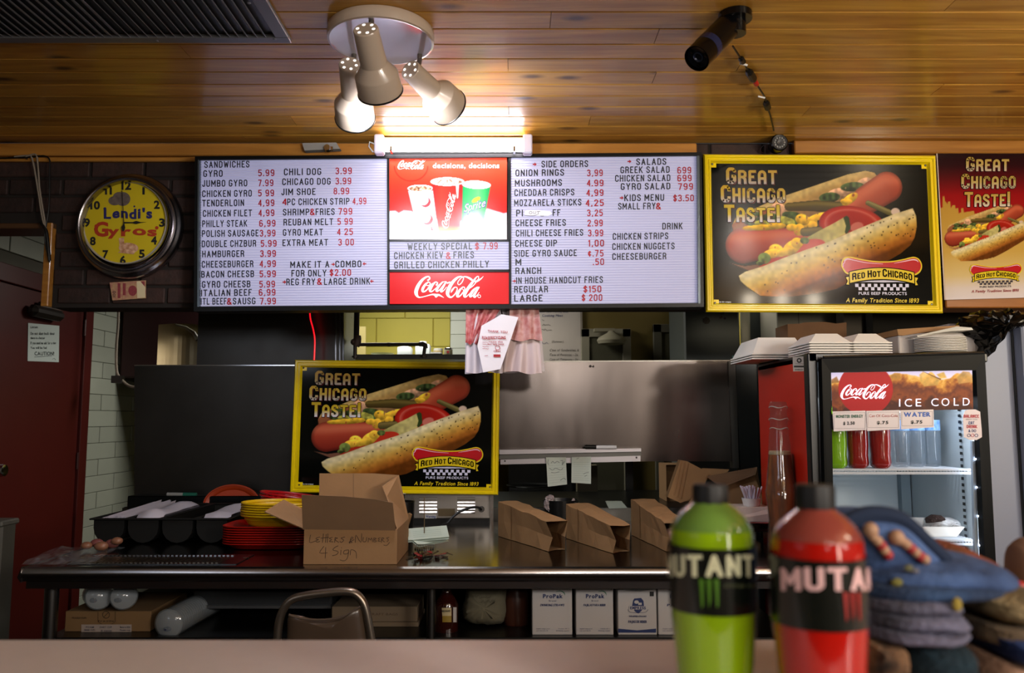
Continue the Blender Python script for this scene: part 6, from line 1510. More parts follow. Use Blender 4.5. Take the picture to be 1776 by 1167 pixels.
flatp('crest_lettering', cat2(text2d('EMPRESS',1093,1120,1056.4,4.4,2),stroke([(1089,1057),(1095,1062),(1118,1062),(1124,1057)],.6),text2d('WRAPPED STRAWS',1091,1121,1070,2.6,2),text2d('PAJAS DE BEBER',1090,1122,1080,4,2)), ZB-.0028, NV, t)
flatp('blue_base', poly2((1072,1090),(1105,1093),(1138,1090),(1138,1097),(1072,1097)), ZB-.001, NV, t)
obj('stamp', PX(R4(1127,1026,1134,1034),ZB-.001,.001), INK, t)
t=propak(1142,1215,'PAJILLAS','rightmost white carton half hidden behind the green bottle')
# sauce bottle
Y=2.76; c=W(774,1095,Y); r0=20*Y/F; z1=W(774,1020,Y).z-ZS
t=thing('sauce_bottle','dark red sauce bottle with cream label on the undershelf','bottle',(c.x,Y,ZS))
obj('bottle_body', MB().lathe([(0,0),(r0,0),(r0,z1*.62),(r0*.8,z1*.74),(r0*.42,z1*.9),(r0*.42,z1),(0,z1)],(c.x,Y,ZS),(0,0,1),24), M('sauce_red','#2c0c08',.12,coat=.7), t, smooth=True)
def cyllabel(x0,x1,y0,y1,mt,nm='label'):
    a=[];
    for (x) in np.linspace(x0,x1,7):
        dx=(x-774)*Y/F; yy=Y-math.sqrt(max(r0*r0-dx*dx,0))-.001; a.append((x,yy))
    vs=[];fs=[]
    for x,yy in a: vs+=[W(x,y0,yy),W(x,y1,yy)]
    for i in range(6): fs.append((2*i,2*i+1,2*i+3,2*i+2))
    obj(nm, MB().add(vs,fs), mt, t)
cyllabel(764,783,1054,1068,M('label_cream','#b8a880',.6)); cyllabel(764,783,1068,1079,M('label_gold','#8c7428',.6)); cyllabel(757,762,1053,1079,PWB); cyllabel(786,792,1053,1079,PWB)
flatp('label_lettering', text2d('BBQ SAUCE',766,781,1061,3,2), Y-r0-.003, INK, t)
# crumpled bag, brown jug
t=thing('crumpled_bag','grey green crumpled paper bag standing on the undershelf','paper bag',(W(840,1085,2.78).x,2.78,ZS))
obj('bag_body', pillow([(808,1016),(840,1012),(876,1014),(877,1045),(876,1080),(860,1086),(830,1087),(806,1080),(801,1062),(806,1040)],2.84,.14,amp=.003,seed=6), M('bag_dull','#6a6450',.85,noise=.2,nscale=20,bump=.3,bscale=25), t, smooth=True)
flatp('pencil_writing', cat2(scrib(824,852,1035,3,3),scrib(832,858,1043,3,5)), 2.765, M('pencil2','#4c4838',.8), t)
t=thing('brown_jug','dark brown jug half hidden in shadow on the undershelf','jug',(W(894,1080,2.85).x,2.85,ZS)); c=W(896,1080,2.85)
obj('jug_body', MB().lathe([(0,0),(.045,0),(.048,.01),(.042,.09),(.03,.13),(.028,.17),(0,.17)],(c.x,2.85,ZS),(0,0,1),24), M('jug_brown','#4c2a1c',.35), t, smooth=True)
# stacked slim cartons
for i,(y0,y1,lab) in enumerate(((1052,1078,'upper slim brown carton right of the chair'),(1079,1103,'lower slim brown carton right of the chair'))):
    Y=2.80; a=W(575,y1,Y); b=W(728,y0,Y); t=thing('slim_carton',lab,'box',((a.x+b.x)/2,Y,a.z),0,'slim cartons on the undershelf')
    z0=ZS if i else W(600,1079,Y).z+.001; 
    obj('box_body', MB().box((a.x,Y,z0),(b.x-(.004 if i else .008),Y+.2,b.z),bev=.002), M('carton_dull','#6c5c48',.8), t)
    flatp('lettering', text2d('KRAFT BAGS',640,690,(y0+y1)/2+2,4,0), Y-.001, M('card_ink','#4c3c2c',.8), t)
t=thing('aluminium_tray','long pale aluminium tray above the chair on the undershelf','tray',(W(480,1050,2.9).x,2.9,ZS+.1))
a=W(335,1022,2.86); b=W(575,1052,2.86)
obj('tray_body', MB().box((a.x,2.86,b.z),(b.x,3.1,a.z),bev=.006), M('tray_grey','#46484a',.4,.7), t); obj('tray_lip', MB().box((a.x,2.85,b.z-.004),(b.x,2.86,b.z+.006)), M('lip_bright','#7c7e80',.3,.8), t)
obj('tray_foot', MB().box((a.x,2.95,ZS),(a.x+.02,3.05,b.z)).box((b.x-.02,2.95,ZS),(b.x,3.05,b.z)), STEELD, t)
# cup sleeves
FO=M('sleeve_clear','#8c9498',.15,alpha=.55,coat=1); CU_=M('cup_foam','#a0a4a8',.5)
def sleeve(p,q,r,label,grp='plastic sleeves of foam cups'):
    p=Vector(p);q=Vector(q); t=thing('cup_sleeve',label,'cup sleeve',p,0,grp); ax=(q-p); L=ax.length; mb=MB(); pr=[(0,0)]
    k=0
    while k*.012<L: pr+= [(r*.93,k*.012),(r*.93,k*.012+.007),(r*.86,k*.012+.0075)]; k+=1
    pr+=[(0,L)]
    obj('foam_cups', mb.lathe(pr,p,ax,24), CU_, t); obj('plastic_sleeve', MB().lathe([(0,-.02),(r*.5,-.018),(r*.95,-.004),(r*1.03,.0),(r*1.03,L),(r*.6,L+.015),(0,L+.03)],p,ax,20), FO, t, smooth=True)
    obj('blue_mark', MB().ball(p-ax.normalized()*.010+Vector((-.018 if r<.045 else .004,-.004,-.012)),.014,6,(1,.4,.6)), M('sleeve_blue','#121c48',.5), t); return t
zc_=W(205,1035,2.8).z; BXT=W(200,1058,2.78).z
sleeve(W(172,1034,2.72),W(165,1030,3.1),.042,'left round end of foam cup sleeve above the labelled carton')
sleeve(W(215,1034,2.72),W(215,1030,3.1),.042,'right round end of foam cup sleeve above the labelled carton')
sleeve(W(292,1082,2.70),W(368,1040,2.98),.047,'long foam cup sleeve slanting on the undershelf behind chair')
t=shelf_box(110,262,1060,1125,2.74,.3,M('carton_brown2','#7a5e3c',.85,noise=.1,nscale=8),'labelled_carton','brown carton with white label at the left end of the undershelf')
obj('white_label', PX(R4(141,1083,228,1125),2.738,.001), M('label_white','#9c9088',.8), t)
flatp('label_lettering', cat2(*[text2d(s_,a,b,y,3,1) for s_,a,b,y in (('FOAM',149,163,1089),('DRINK CUPS',146,165,1094),('VASOS DE',148,164,1099),('SPUMA 16 oz',147,165,1104),('DART CUP',173,194,1089),('16 ounces',175,194,1095),('25 x 40',177,193,1100),('Made in USA',208,226,1089),('Foam cup',208,226,1094),('No 16J16',209,225,1099))]), 2.7365, M('label_ink','#504c58',.8), t)
flatp('black_square', rect2(179,1102,190,1109), 2.7365, INK, t)
flatp('carton_print', cat2(ring2(184,1066,6,1),stroke([(180,1070),(188,1062)],1,sub=1),text2d('FRAGILE CUPS',125,150,1073,3,1),text2d('fragile',170,198,1078,2.5,1),stroke([(170,1060),(170,1078),(176,1082)],.7,sub=1),stroke([(200,1060),(200,1078),(194,1082)],.7,sub=1)), 2.738, M('card_ink2','#40301e',.8), t)
# ================================================================== CHAIR
YCh=2.30
ch=thing('metal_chair','chair with arched chrome frame and dark brown padded back','chair',(W(565,1100,YCh).x,YCh,0))
CF=M('chair_frame','#8a7f72',.3,.9)
fr_=[(476,1240),(480,1120),(484,1080),(492,1056),(506,1040),(530,1033),(560,1029),(595,1026),(615,1029),(628,1042),(635,1060),(641,1090),(646,1120),(650,1240)]
zseat=.45
P=[tuple(W(x,y,YCh)) for x,y in smoothp([f for f in fr_ if f[1]<1130],5)]
L0=Vector(P[0]); R0=Vector(P[-1])
P=[(L0.x-.012,YCh+.02,.02),(L0.x-.008,YCh+.01,zseat)]+P+[(R0.x+.008,YCh+.01,zseat),(R0.x+.012,YCh+.02,.02)]
obj('back_frame', MB().tube(P,.0115,10), CF, ch, smooth=True)
PADM=M('brown_vinyl','#4a3c30',.3,coat=.3)
obj('back_pad', pillow([(496,1140),(498,1100),(501,1067),(520,1073),(555,1076),(590,1072),(612,1060),(626,1052),(632,1080),(636,1110),(638,1140)],YCh,.045,rings=5), PADM, ch, smooth=True)
pp=[tuple(W(x,y,YCh-.012)) for x,y in smoothp([(501,1066),(520,1072),(555,1075),(590,1071),(612,1060),(625,1052)],4)]
obj('pad_piping', MB().tube(pp,.0035,6), M('piping','#5c5046',.25,.2), ch, smooth=True)
cxm=(L0.x+R0.x)/2; hwid=(R0.x-L0.x)/2
obj('seat', MB().box((cxm-hwid-.03,YCh+.0,zseat-.03),(cxm+hwid+.03,YCh+.19,zseat+.03),bev=.02), PADM, ch)
for s_ in (-1,1): obj('front_leg', MB().tube([(cxm+s_*(hwid+.01),YCh+.17,zseat-.03),(cxm+s_*(hwid+.02),YCh+.2,.02)],.0115,8), CF, ch)
# ================================================================== DRINKS COOLER
YK=2.62; KX0=W(1403,650,YK).x; KX1=KX0+.585; KZ1=W(1403,612,YK).z; KY1=3.16
kl=thing('drinks_cooler','black glass door drinks cooler with red side and lit soda header','cooler',((KX0+KX1)/2,(YK+KY1)/2,0))
REDP=M('cooler_red','#b8200c',.35,coat=.2)
obj('side_panel', MB().box((KX0,YK+.03,.06),(KX0+.02,KY1,KZ1-.012)), REDP, kl)
obj('corner_post', MB().box((KX0-.003,YK,.05),(KX0+.03,YK+.04,KZ1),bev=.004), BLACKP, kl)
obj('side_panel', MB().box((KX1-.02,YK+.03,.06),(KX1,KY1,KZ1-.012)), BLACKP, kl)
INT=M('cooler_inside','#b2bec4',.5)
obj('back_wall', MB().box((KX0+.02,KY1-.02,.06),(KX1-.02,KY1,KZ1-.012)), INT, kl)
obj('liner', MB().box((KX0+.02,YK+.06,.1),(KX0+.03,KY1-.02,KZ1-.02)).box((KX1-.03,YK+.06,.1),(KX1-.02,KY1-.02,KZ1-.02)), INT, kl)
obj('cabinet_top', MB().box((KX0,YK,KZ1-.03),(KX1,KY1,KZ1),bev=.004), BLACKP, kl)
obj('cabinet_base', MB().box((KX0,YK+.02,0),(KX1,KY1,.1),bev=.004), BLACKP, kl)
Yd=YK-.03
DRQ=[(1425,622),(1708,612),(1740,1210),(1440,1210)]; DIN=[(1441,645),(1693,642),(1719,1190),(1452,1190)]
mb=MB()
for i in range(4):
    j=(i+1)%4; mb.prism([W(*DRQ[i],Yd),W(*DRQ[j],Yd),W(*DIN[j],Yd+.006),W(*DIN[i],Yd+.006)],(0,.03,0))
kd=obj('door_frame', mb, M('door_black','#070808',.45,spec=.15), kl)
obj('fascia_highlight', MB().tube([W(1428,620,Yd+.004),W(1706,612,Yd+.004)],.006,8), M('fascia','#1c1e20',.2,coat=.5), kl, smooth=True)
GLC=M('door_glass','#202428',.04,alpha=.06,coat=.3)
obj('glass_pane', PX([(1445,712),(1693,712),(1717,1190),(1452,1190)],Yd+.014,.002), GLC, kd)
def paint_cool(X,Y,rgb):
    p=Paint(X,Y,rgb); p.px=8
    rgb[:]=ramp(np.clip((Y-50)/120,0,1),[(0,'#b8b4e4'),(1,'#dcd8ee')])
    n=vnoise(X,Y,60,21)*.55+vnoise(X,Y,25,22)*.3+vnoise(X,Y,11,23)*.15
    edge=110+55*(vnoise(X,Y*0,95,24)-.5)*2
    t=(Y-edge)/330+ (n-.5)*.55
    col=ramp(np.clip(t,0,1),[(0,'#d8b060'),(.12,'#c89038'),(.3,'#8c4c18'),(.5,'#5a240c'),(.75,'#7c3a12'),(1,'#3c1408')])
    p.mix(np.clip((Y-edge)/14,0,1),col)
    for q,c in (([(1010,110),(1050,80),(1240,165),(1210,230),(1060,240),(1020,190)],'#c8a050'),([(670,130),(740,85),(800,90),(810,150),(700,180)],'#a87428'),([(1420,150),(1490,80),(1560,90),(1600,140),(1600,200),(1440,220)],'#b08848'),([(1200,110),(1280,85),(1310,150),(1240,160)],'#c89c3c'),([(40,150),(100,115),(130,180),(40,190)],'#8c5c28')):
        m=p.polymask(q,14); h=np.array([int(c[i:i+2],16)/255 for i in (1,3,5)]); p.mix(m,np.clip(h*(.7+.6*n[...,None]),0,1),.85)
    p.mix(p.polymask([(1045,75),(1060,78),(1250,160),(1240,172)],5),'#4c2008',.8)
    m,u,v=p.ell(415,255,300,290,0,.015); p.mix(m,ramp(np.clip((Y-55)/430,0,1),[(0,'#98060c'),(.5,'#a40a10'),(1,'#90060c')]))
s3=6.343; c3=lambda x,y: W(1435+x/s3,635+y/s3,Yd+.008)
HBL=M('header_backlit','#ffffff',.4,spec=.15,attr=True,emit='#ffffff',es=.3)
def c3s(x,y):
    # header is slightly sheared with the door
    return c3(x+ (y-60)*.04, y-(x-40)*.012)
grid_print('header_picture',40,72,1592,502,230,80,paint_cool,lambda x,y:W(1435+(x+(y-60)*.03)/s3,635+(y-(x-40)*.017)/s3,Yd+.008),HBL,kd)
hf=lambda x,y:W(1435+(x)/s3,635+y/s3,Yd+.007)
lf=script_logo(False); HW_=M('header_white','#e8e4f8',.4,emit='#e8e4ff',es=.5)
flatp('script_logo', ([(105+x*.325,175+y*.315-(x*.004)) for x,y in lf[0]],lf[1]), 0, HW_, kd, fn=hf)
for ch_,x0,x1 in (('I',788,802),('C',850,930),('E',972,1032),('C',1142,1222),('O',1255,1342),('L',1390,1445),('D',1490,1565)):
    yb=445-(x0-788)*.018; flatp('header_lettering', text2d(ch_,x0,x1,yb,84,0), 0, HW_, kd, fn=hf)
# price cards
def card(q,l1,c1,l2,label,b1=2):
    t=thing('price_card',label,'price card',W(*q[3],Yd-.004),0,'price cards on the cooler door'); obj('card', PX(q,Yd-.004,.002), M('card_white','#d0c6cc',.35,coat=.3), t)
    (x0,y0),(x1,y1)=q[0],q[2]; i=2.6
    flatp('border_line', cat2(*[stroke([a,b],.5,sub=1) for a,b in (((x0+i,y0+i),(x1-i,y0+i-.5)),((x1-i,y0+i-.5),(x1-i,y1-i)),((x1-i,y1-i),(x0+i,y1-i)),((x0+i,y1-i),(x0+i,y0+i)))]), Yd-.0045, M('border_grey','#7c7880',.5), t)
    flatp('title_lettering', text2d(l1,x0+ (6 if b1 else 5),x1-(6 if b1 else 4),y0+11,4.8 if l1!='WATER' else 7,b1,slope=-.01), Yd-.005, c1, t)
    w=20 if l2!='$ 2.50' else 20; xm=(x0+x1)/2-1; flatp('price_lettering', text2d(l2,xm-w/2,xm+w/2,y0+23,5,2,slope=-.02), Yd-.005, INK, t)
card([(1444,713.5),(1501,712),(1503,745.5),(1446,748)],'MONSTER ENERGY',M('card_green','#1c5c44',.5),'$ 2.50','left price card with green title on the cooler door')
card([(1502.5,712.5),(1560,711),(1561,744),(1504,747.5)],'Can Of Coca-Cola',M('card_red','#b0504c',.5),'$.75','middle price card with red title on the cooler door',0)
t_=card([(1561.5,711.5),(1619,710),(1620,741),(1563,744.5)],'WATER',M('card_blue','#2058b8',.5),'$.75','right price card with blue title on the cooler door')
# sticker on frame
stq=[(1674,712),(1681,710),(1692,710),(1700,714),(1703,750),(1703,758),(1694,763),(1682,763),(1672,758),(1670,722)]
t=thing('balance_sticker','rounded white sticker with red and blue words on cooler door','sticker',W(1687,762,Yd-.001)); obj('sticker', PX(stq,Yd-.002,.0015), M('sticker_white','#d8ccd4',.4), t)
Y5=Yd-.003; SB=M('sticker_blue','#2c3c7c',.5); SR=M('sticker_red','#b8283c',.5)
flatp('red_word', text2d('BALANCE',1671.5,1698,724.5,5.6,4), Y5, SR, t); flatp('red_word', text2d('DRINK',1676.5,1695,742.5,5.6,4), Y5, SR, t); flatp('red_ring', ring2(1687,755,2.6,.8,12), Y5, SR, t); flatp('blue_words', cat2(text2d('EAT',1680,1690,736,5.4,4),text2d('& DO',1680,1693,749.3,4.6,1),ring2(1680.5,755,2.6,.8,12),ring2(1693.5,755,2.6,.8,12)), Y5, SB, t); flatp('grey_words', text2d('WHAT YOU',1675,1695,728.5,2.6,0), Y5, M('grey_words','#8c8488',.5), t)
# spec sticker on the red side
xs_=KX0-.0005
def SX(x,y): return Xp(x,y,KX0-.001)
t=thing('spec_sticker','small white certification sticker on the red cooler side','sticker',Xp(1385,643,KX0-.001)); q=[Xp(*p,KX0-.0005) for p in ((1375,619),(1396.5,618),(1397,643.5),(1376,644))]
obj('sticker', MB().prism(q,(-.0006,0,0)), M('sticker_grey','#b8b4ac',.5), t)
SX2=lambda x,y: Xp(x,y,KX0-.0022)
flat('print', tmap(cat2(ring2(1386,625,3.2,2.2,14),text2d('www.hussco.org',1379,1393,631.5,2,0),rect2(1377,634,1396,637),text2d('ENERGY',1379,1393,642,2,1)), SX2), INK, t)
# shelves
ysf=YK+.05
def rack(yedge,nm,label=None):
    z=W(1560,yedge,ysf).z; x0=KX0+.032; x1=KX1-.035; mb=MB(); 
    for i in range(26): y=ysf+.01+i*(KY1-.04-ysf)/26; mb.box((x0,y,z-.004),(x1,y+.0032,z))
    obj('shelf_rack', mb, M('rack_white','#aab2bc',.4), kl)
    obj('shelf_front', MB().box((x0,ysf,z-.016),(x1,ysf+.004,z-.008)).box((x0,ysf,z-.004),(x1,ysf+.005,z+.002)), M('rack_edge','#c4ccd8',.35), kl)
    n=52; mb=MB()
    for i in range(n): x=x0+.004+i*(x1-x0-.008)/n; mb.box((x,ysf+.001,z-.0085),(x+.0018,ysf+.003,z-.0035))
    obj('shelf_slot', mb, MATS['rack_edge'], kl); return z
z1_=rack(814,'a'); z2_=rack(937,'b')
for x in (KX1-.034,):
    mb=MB()
    for k in range(46): z=.5+k*.021; mb.box((x-.001,YK+.12,z),(x,YK+.135,z+.010))
    obj('rail_slot', mb, BLACKP, kl)
cx_=W(1577,820,KY1-.025).x
obj('back_rail', MB().box((cx_-.045,KY1-.05,.2),(cx_-.01,KY1-.02,KZ1-.2)), M('rail_grey','#7c8c96',.5), kl)
mb=MB()
for k in range(40): z=.6+k*.021; mb.box((cx_,KY1-.0235,z),(cx_+.006,KY1-.0215,z+.010))
obj('rail_slot', mb, BLACKP, kl)
# led strip
lx=W(1692,830,Yd+.045)
obj('led_channel', MB().prism([W(1686,765,Yd+.035),W(1692,765,Yd+.035),W(1703,1180,Yd+.035),W(1697,1180,Yd+.035)],(0,.012,0)), M('channel_white','#a8b8c8',.3,coat=.4), kl)
for (x,y) in ((1693.5,796),(1696,845),(1698.5,895),(1701,946),(1703,1000),(1705,1060)):
    obj('led', MB().ball(W(x,y,Yd+.033),.0045,8), M('led_glow','#ffffff',.3,emit='#dfe8ff',es=30), kl)
light('AREA','cooler_led',(KX1-.04,YK+.035,1.15),.95,(.85,.92,1),.02,size_y=.8,target=(KX0+.2,KY1,1.15))
light('AREA','cooler_led_top',((KX0+KX1)/2,YK+.1,KZ1-.14),1.2,(.85,.92,1),.4,size_y=.04,rot=(0,0,0))
# spec label on the interior
t=obj('interior_label', PX(R4(1648,720,1666,745),KY1-.1,.001), M('int_label','#5c6c84',.6), kl)
obj('interior_label_face', PX(R4(1649,721,1665,744),KY1-.1011,.001), M('int_label2','#7c90ac',.6), kl)
# bottles in the cooler
def cbottle(c,h,r,body,cap,label,name,grp,labm=None,labz=(.62,.76)):
    t=thing(name,label,'bottle',c,0,grp)
    pr=[(0,.004),(r*.7,0),(r*.95,.008),(r,h*.08),(r*.93,h*.2),(r,h*.34),(r,h*.6),(r*.9,h*.7),(r*.5,h*.83),(r*.34,h*.9),(r*.34,h*.93),(0,h*.93)]
    obj('bottle_body', MB().lathe(pr,c,(0,0,1),24,squash=lambda th,hh:1+.05*math.cos(th*5)*(hh<h*.12)), body, t, smooth=True)
    obj('cap', MB().lathe([(r*.4,h*.92),(r*.42,h*.93),(r*.42,h),(0,h)],c,(0,0,1),16), cap, t, smooth=True)
    if labm: obj('label_wrap', MB().lathe([(r*1.01,h*labz[0]),(r*1.015,h*labz[0]+.001),(r*1.0,h*labz[1])],c,(0,0,1),24), labm, t, smooth=True)
    return t
BG=M('drink_green','#7cb41c',.1,coat=.8,emit='#7cb41c',es=0); BR=M('drink_red','#8c1c14',.1,coat=.8); BWt=M('water_bottle','#8494a4',.06,alpha=.3,coat=1)
LB=M('label_black','#161a16',.3); LBL=M('label_water','#2c64b4',.35,noise=.6,nscale=60,col2='#8cb4d8')
yb_=YK+.11
def cpos(px,Y): return (W(px,812,Y).x,Y,z1_+.0005)
for px,bm_,lab in ((1452,BG,'green drink bottle at the left of the upper cooler shelf'),(1489,BR,'left red drink bottle on the upper cooler shelf'),(1528,BR,'right red drink bottle on the upper cooler shelf')):
    cbottle(cpos(px,yb_),.225,.0335,bm_,BLACKP,lab,'drink_bottle','drink bottles on the upper cooler shelf',LB,(.57,.80))
for k,(px,Y,lab) in enumerate(((1563,yb_+.06,'left water bottle with blue label in the cooler'),(1590,yb_+.08,'middle water bottle with blue label in the cooler'),(1617,yb_+.10,'right water bottle with blue label in the cooler'))):
    cbottle(cpos(px,Y),.20,.031,BWt,WHITEP,lab,'water_bottle','water bottles in the cooler',LBL,(.62,.80))
# foam tray with cake
zt2=z2_+.001
def Zt(x,y,z=0): return Zp(x,y,z2_+z)
t=thing('foam_dish','white foam dish on the lower cooler shelf','dish',(W(1630,930,YK+.2).x,YK+.2,zt2))
a0=W(1606,930,YK+.14); a1=W(1672,930,YK+.14)
dx0,dx1,dy0,dy1,hh=W(1596,925,YK+.12).x,W(1668,925,YK+.12).x,YK+.10,YK+.36,.035
mb=MB(); f_=.018
vs=[(dx0+f_,dy0+f_,zt2),(dx1-f_,dy0+f_,zt2),(dx1-f_,dy1-f_,zt2),(dx0+f_,dy1-f_,zt2),(dx0,dy0,zt2+hh),(dx1,dy0,zt2+hh),(dx1,dy1,zt2+hh),(dx0,dy1,zt2+hh),(dx0+.006,dy0+.006,zt2+hh),(dx1-.006,dy0+.006,zt2+hh),(dx1-.006,dy1-.006,zt2+hh),(dx0+.006,dy1-.006,zt2+hh),(dx0+f_+.004,dy0+f_+.004,zt2+.004),(dx1-f_-.004,dy0+f_+.004,zt2+.004),(dx1-f_-.004,dy1-f_-.004,zt2+.004),(dx0+f_+.004,dy1-f_-.004,zt2+.004)]
fs=[(0,1,2,3),(12,13,14,15)]+[(i,(i+1)%4,4+(i+1)%4,4+i) for i in range(4)]+[(4+i,4+(i+1)%4,8+(i+1)%4,8+i) for i in range(4)]+[(8+i,8+(i+1)%4,12+(i+1)%4,12+i) for i in range(4)]
obj('dish_body', mb.add(vs,fs), FOAM, t)
ck_=thing('cake_slice','slice of white cake with chocolate crumbs in the cooler','cake',((dx0+dx1)/2,(dy0+dy1)/2,zt2+.005)); q=W(1640,906,YK+.18)
obj('cake_body', pillow([(1606,912),(1608,900),(1620,896),(1650,899),(1663,905),(1664,916),(1650,921),(1620,919)],YK+.2,.09,amp=.003,seed=4), M('cream_white','#d8dce0',.7,noise=.3,nscale=40,col2='#8c8480'), ck_, smooth=True)
obj('chocolate_top', pillow([(1607,906),(1608,898),(1620,893),(1634,896),(1636,901),(1622,905)],YK+.18,.05,amp=.003,seed=9), M('chocolate','#2c1812',.7), ck_)
# items on top of the cooler
def clam(x0,x1,yt,yb,Y,dep,n,label,split=False):
    a=W(x0,yb,Y); b=W(x1,yt,Y); t0=KZ1+.001; Ht=b.z-t0; w=(b.x-a.x); cx=(a.x+b.x)/2; lst=[]
    each=.0085
    hb=Ht-(n-1)*each
    def one(z,h,top,lab):
        t=thing('foam_box',lab,'takeout box',(cx,Y+dep/2,z),0,'foam takeout boxes on the cooler'); f=.03 if top else .004
        g=[(-w/2-.006,-dep/2-.006,0),(w/2+.006,-dep/2-.006,0),(w/2+.006,dep/2,0),(-w/2-.006,dep/2,0),(-w/2-.006,-dep/2-.006,.004),(w/2+.006,-dep/2-.006,.004),(w/2+.006,dep/2,.004),(-w/2-.006,dep/2,.004),(-w/2,-dep/2,.005),(w/2,-dep/2,.005),(w/2,dep/2-.005,.005),(-w/2,dep/2-.005,.005),(-w/2+f,-dep/2+f,h),(w/2-f,-dep/2+f,h),(w/2-f,dep/2-f,h),(-w/2+f,dep/2-f,h)]
        fs=[(0,1,2,3),(12,13,14,15)]+[(r_*4+i,r_*4+(i+1)%4,r_*4+4+(i+1)%4,r_*4+4+i) for r_ in range(3) for i in range(4)]
        obj('lid', MB().add(g,fs), FOAM, t, world=False); return t
    for k in range(n):
        top=k==n-1; one(t0+k*each,(hb if top else .007),top,label%('topmost foam takeout box' if top else ORD[k]+' foam takeout box from the bottom'))
clam(1306,1398,584,612,2.92,.28,3,'%s of the far left stack on the cooler')
clam(1406,1474,577,611,2.66,.2,5,'%s of the middle stack on the cooler')
clam(1481,1542,577,611,2.66,.2,5,'%s of the right stack on the cooler')
bx=thing('white_box','white carton with a raised cardboard flap on the cooler top','box',(W(1640,600,2.8).x,2.8,KZ1)); a=W(1569,610,2.76); b=W(1712,575,2.76)
obj('box_body', MB().box((a.x,2.80,KZ1+.001),(b.x,3.0,b.z+.0),bev=.003), M('box_cream','#b4aeac',.6), bx)
obj('cardboard_flap', MB().prism([W(1556,571,2.79),W(1664,564,2.79),W(1664,567,2.79),W(1566,582,2.79),W(1558,581,2.79)],(0,.2,0)), CARD, bx)
pc=W(1636,605,2.74)
for k in range(9):
    z=KZ1+.006+k*.0056; t=thing('foam_plate','white foam plate in the stack before the white carton','plate',(pc.x,2.76,z),0,'foam plates on the cooler') if k==0 else None
    if k==0:
        obj('plate_body', MB().lathe([(0,0),(.055,0),(.075,.008),(.081,.009),(.081,.011),(.074,.0105),(.055,.003),(0,.003)],(pc.x,2.76,z),(0,0,1),36), FOAM, t, smooth=True); pl0=t
    else: dup(pl0,(pc.x+random.uniform(-.001,.001),2.76,z),label='topmost white foam plate of the stack on the cooler' if k==8 else ORD[k]+' white foam plate from the bottom of the cooler stack')
nk=thing('napkin_sheet','crumpled white napkins lying over the foam plates','napkins',(pc.x,2.76,KZ1+.06))
obj('sheet', MB().prism([W(1590,582,2.74),W(1640,570,2.74),W(1660,566,2.72),W(1685,568,2.72),W(1688,572,2.72),W(1650,574,2.73),W(1620,579,2.74),W(1592,584,2.74)],(0,.08,0)), PAPER, nk)
t=thing('brown_carton','open brown cardboard carton behind the foam boxes','box',(W(1415,590,3.05).x,3.05,KZ1)); a=W(1367,600,3.0); b=W(1470,560,3.0)
obj('carton_body', MB().prism([(a.x,3.0,KZ1+.001),(W(1468,600,3.0).x,3.0,KZ1+.001),W(1468,559,3.0),W(1450,561,3.0),W(1430,558,3.0),W(1395,559,3.0),W(1388,561,3.0),W(1366,562,3.0)],(0,.14,0)), M('carton_dark','#5c4026',.85,noise=.2,nscale=15), t)
# freezer right and black bag
fz=thing('white_freezer','tall pale freezer standing at the right edge','freezer',(W(1800,900,2.9).x,2.9,0))
FX0=KX1+.006
obj('cabinet_body', MB().box((FX0,2.86,0),(FX0+.7,3.45,W(1766,561,2.86).z),bev=.006), M('freezer_white','#969eb4',.45), fz)
xg=W(1768,800,2.86).x
obj('door', MB().box((xg,2.80,.05),(FX0+.7,2.858,W(1766,561,2.86).z-.004),bev=.006), M('freezer_door','#9aa2b8',.4), fz)
obj('gasket', MB().box((xg-.004,2.85,.05),(xg+.01,2.859,W(1766,561,2.86).z-.01)), STEELD, fz)
bg_=thing('black_bin_bag','crumpled shiny black plastic bag draped over the freezer corner','plastic bag',(W(1745,560,2.8).x,2.84,KZ1)); 
obj('bag_body', pillow([(1700,545),(1688,556),(1694,575),(1712,590),(1716,618),(1722,608),(1735,592),(1768,566),(1790,560),(1800,545),(1776,536),(1750,535),(1722,536)],2.80,.2,amp=.009,seed=5,rings=6), M('bin_bag','#060606',.2,spec=.3,bump=.4,bscale=14), bg_)
# ================================================================== HANGING CARRIER BAGS
YG=3.09
cbag=thing('carrier_bags','bunch of white carrier bags with red print hanging below the menu board','plastic bags',W(870,545,YG))
def folded(xt0,xt1,xb0,xb1,yt,yb,Y,amp,nf,seed,mat,nm,sl=0):
    n=40; m_=14; vs=[];fs=[]; r=random.Random(seed); ph=r.uniform(0,6)
    for j in range(m_+1):
        v=j/m_
        for i in range(n+1):
            u=i/n; x=(xt0+(xt1-xt0)*u)*(1-v)+(xb0+(xb1-xb0)*u)*v; y=yt+(yb+sl*u-yt)*v+ (1.8*math.sin(u*nf*3+ph) if j==m_ else 0)
            p=W(x,y,Y); p.y+=amp*math.sin(u*nf*2*math.pi+ph+v*.6)*(.35+.65*v)+amp*.5*math.sin(u*nf*5+v*3); vs.append(p)
    for j in range(m_):
        for i in range(n): q=j*(n+1)+i; fs.append((q,q+1,q+n+2,q+n+1))
    return obj(nm, MB().add(vs,fs), mat, cbag, smooth=True)
BW_=M('bag_white','#cfc6d0',.35,alpha=.93,sss=.0)
folded(808,935,806,945,535,647,YG+.055,.012,4,1,BW_,'back_bag',-3)
folded(810,868,808,872,535,646,YG+.012,.008,3,2,BW_,'front_bag')
folded(880,932,864,940,535,644,YG+.028,.009,3,3,M('bag_pinkish','#c4b0b0',.4),'side_bag',4)
def gradred(name):
    m=M(name,'#a83a40',.4,noise=.35,nscale=60,col2='#c88484'); return m
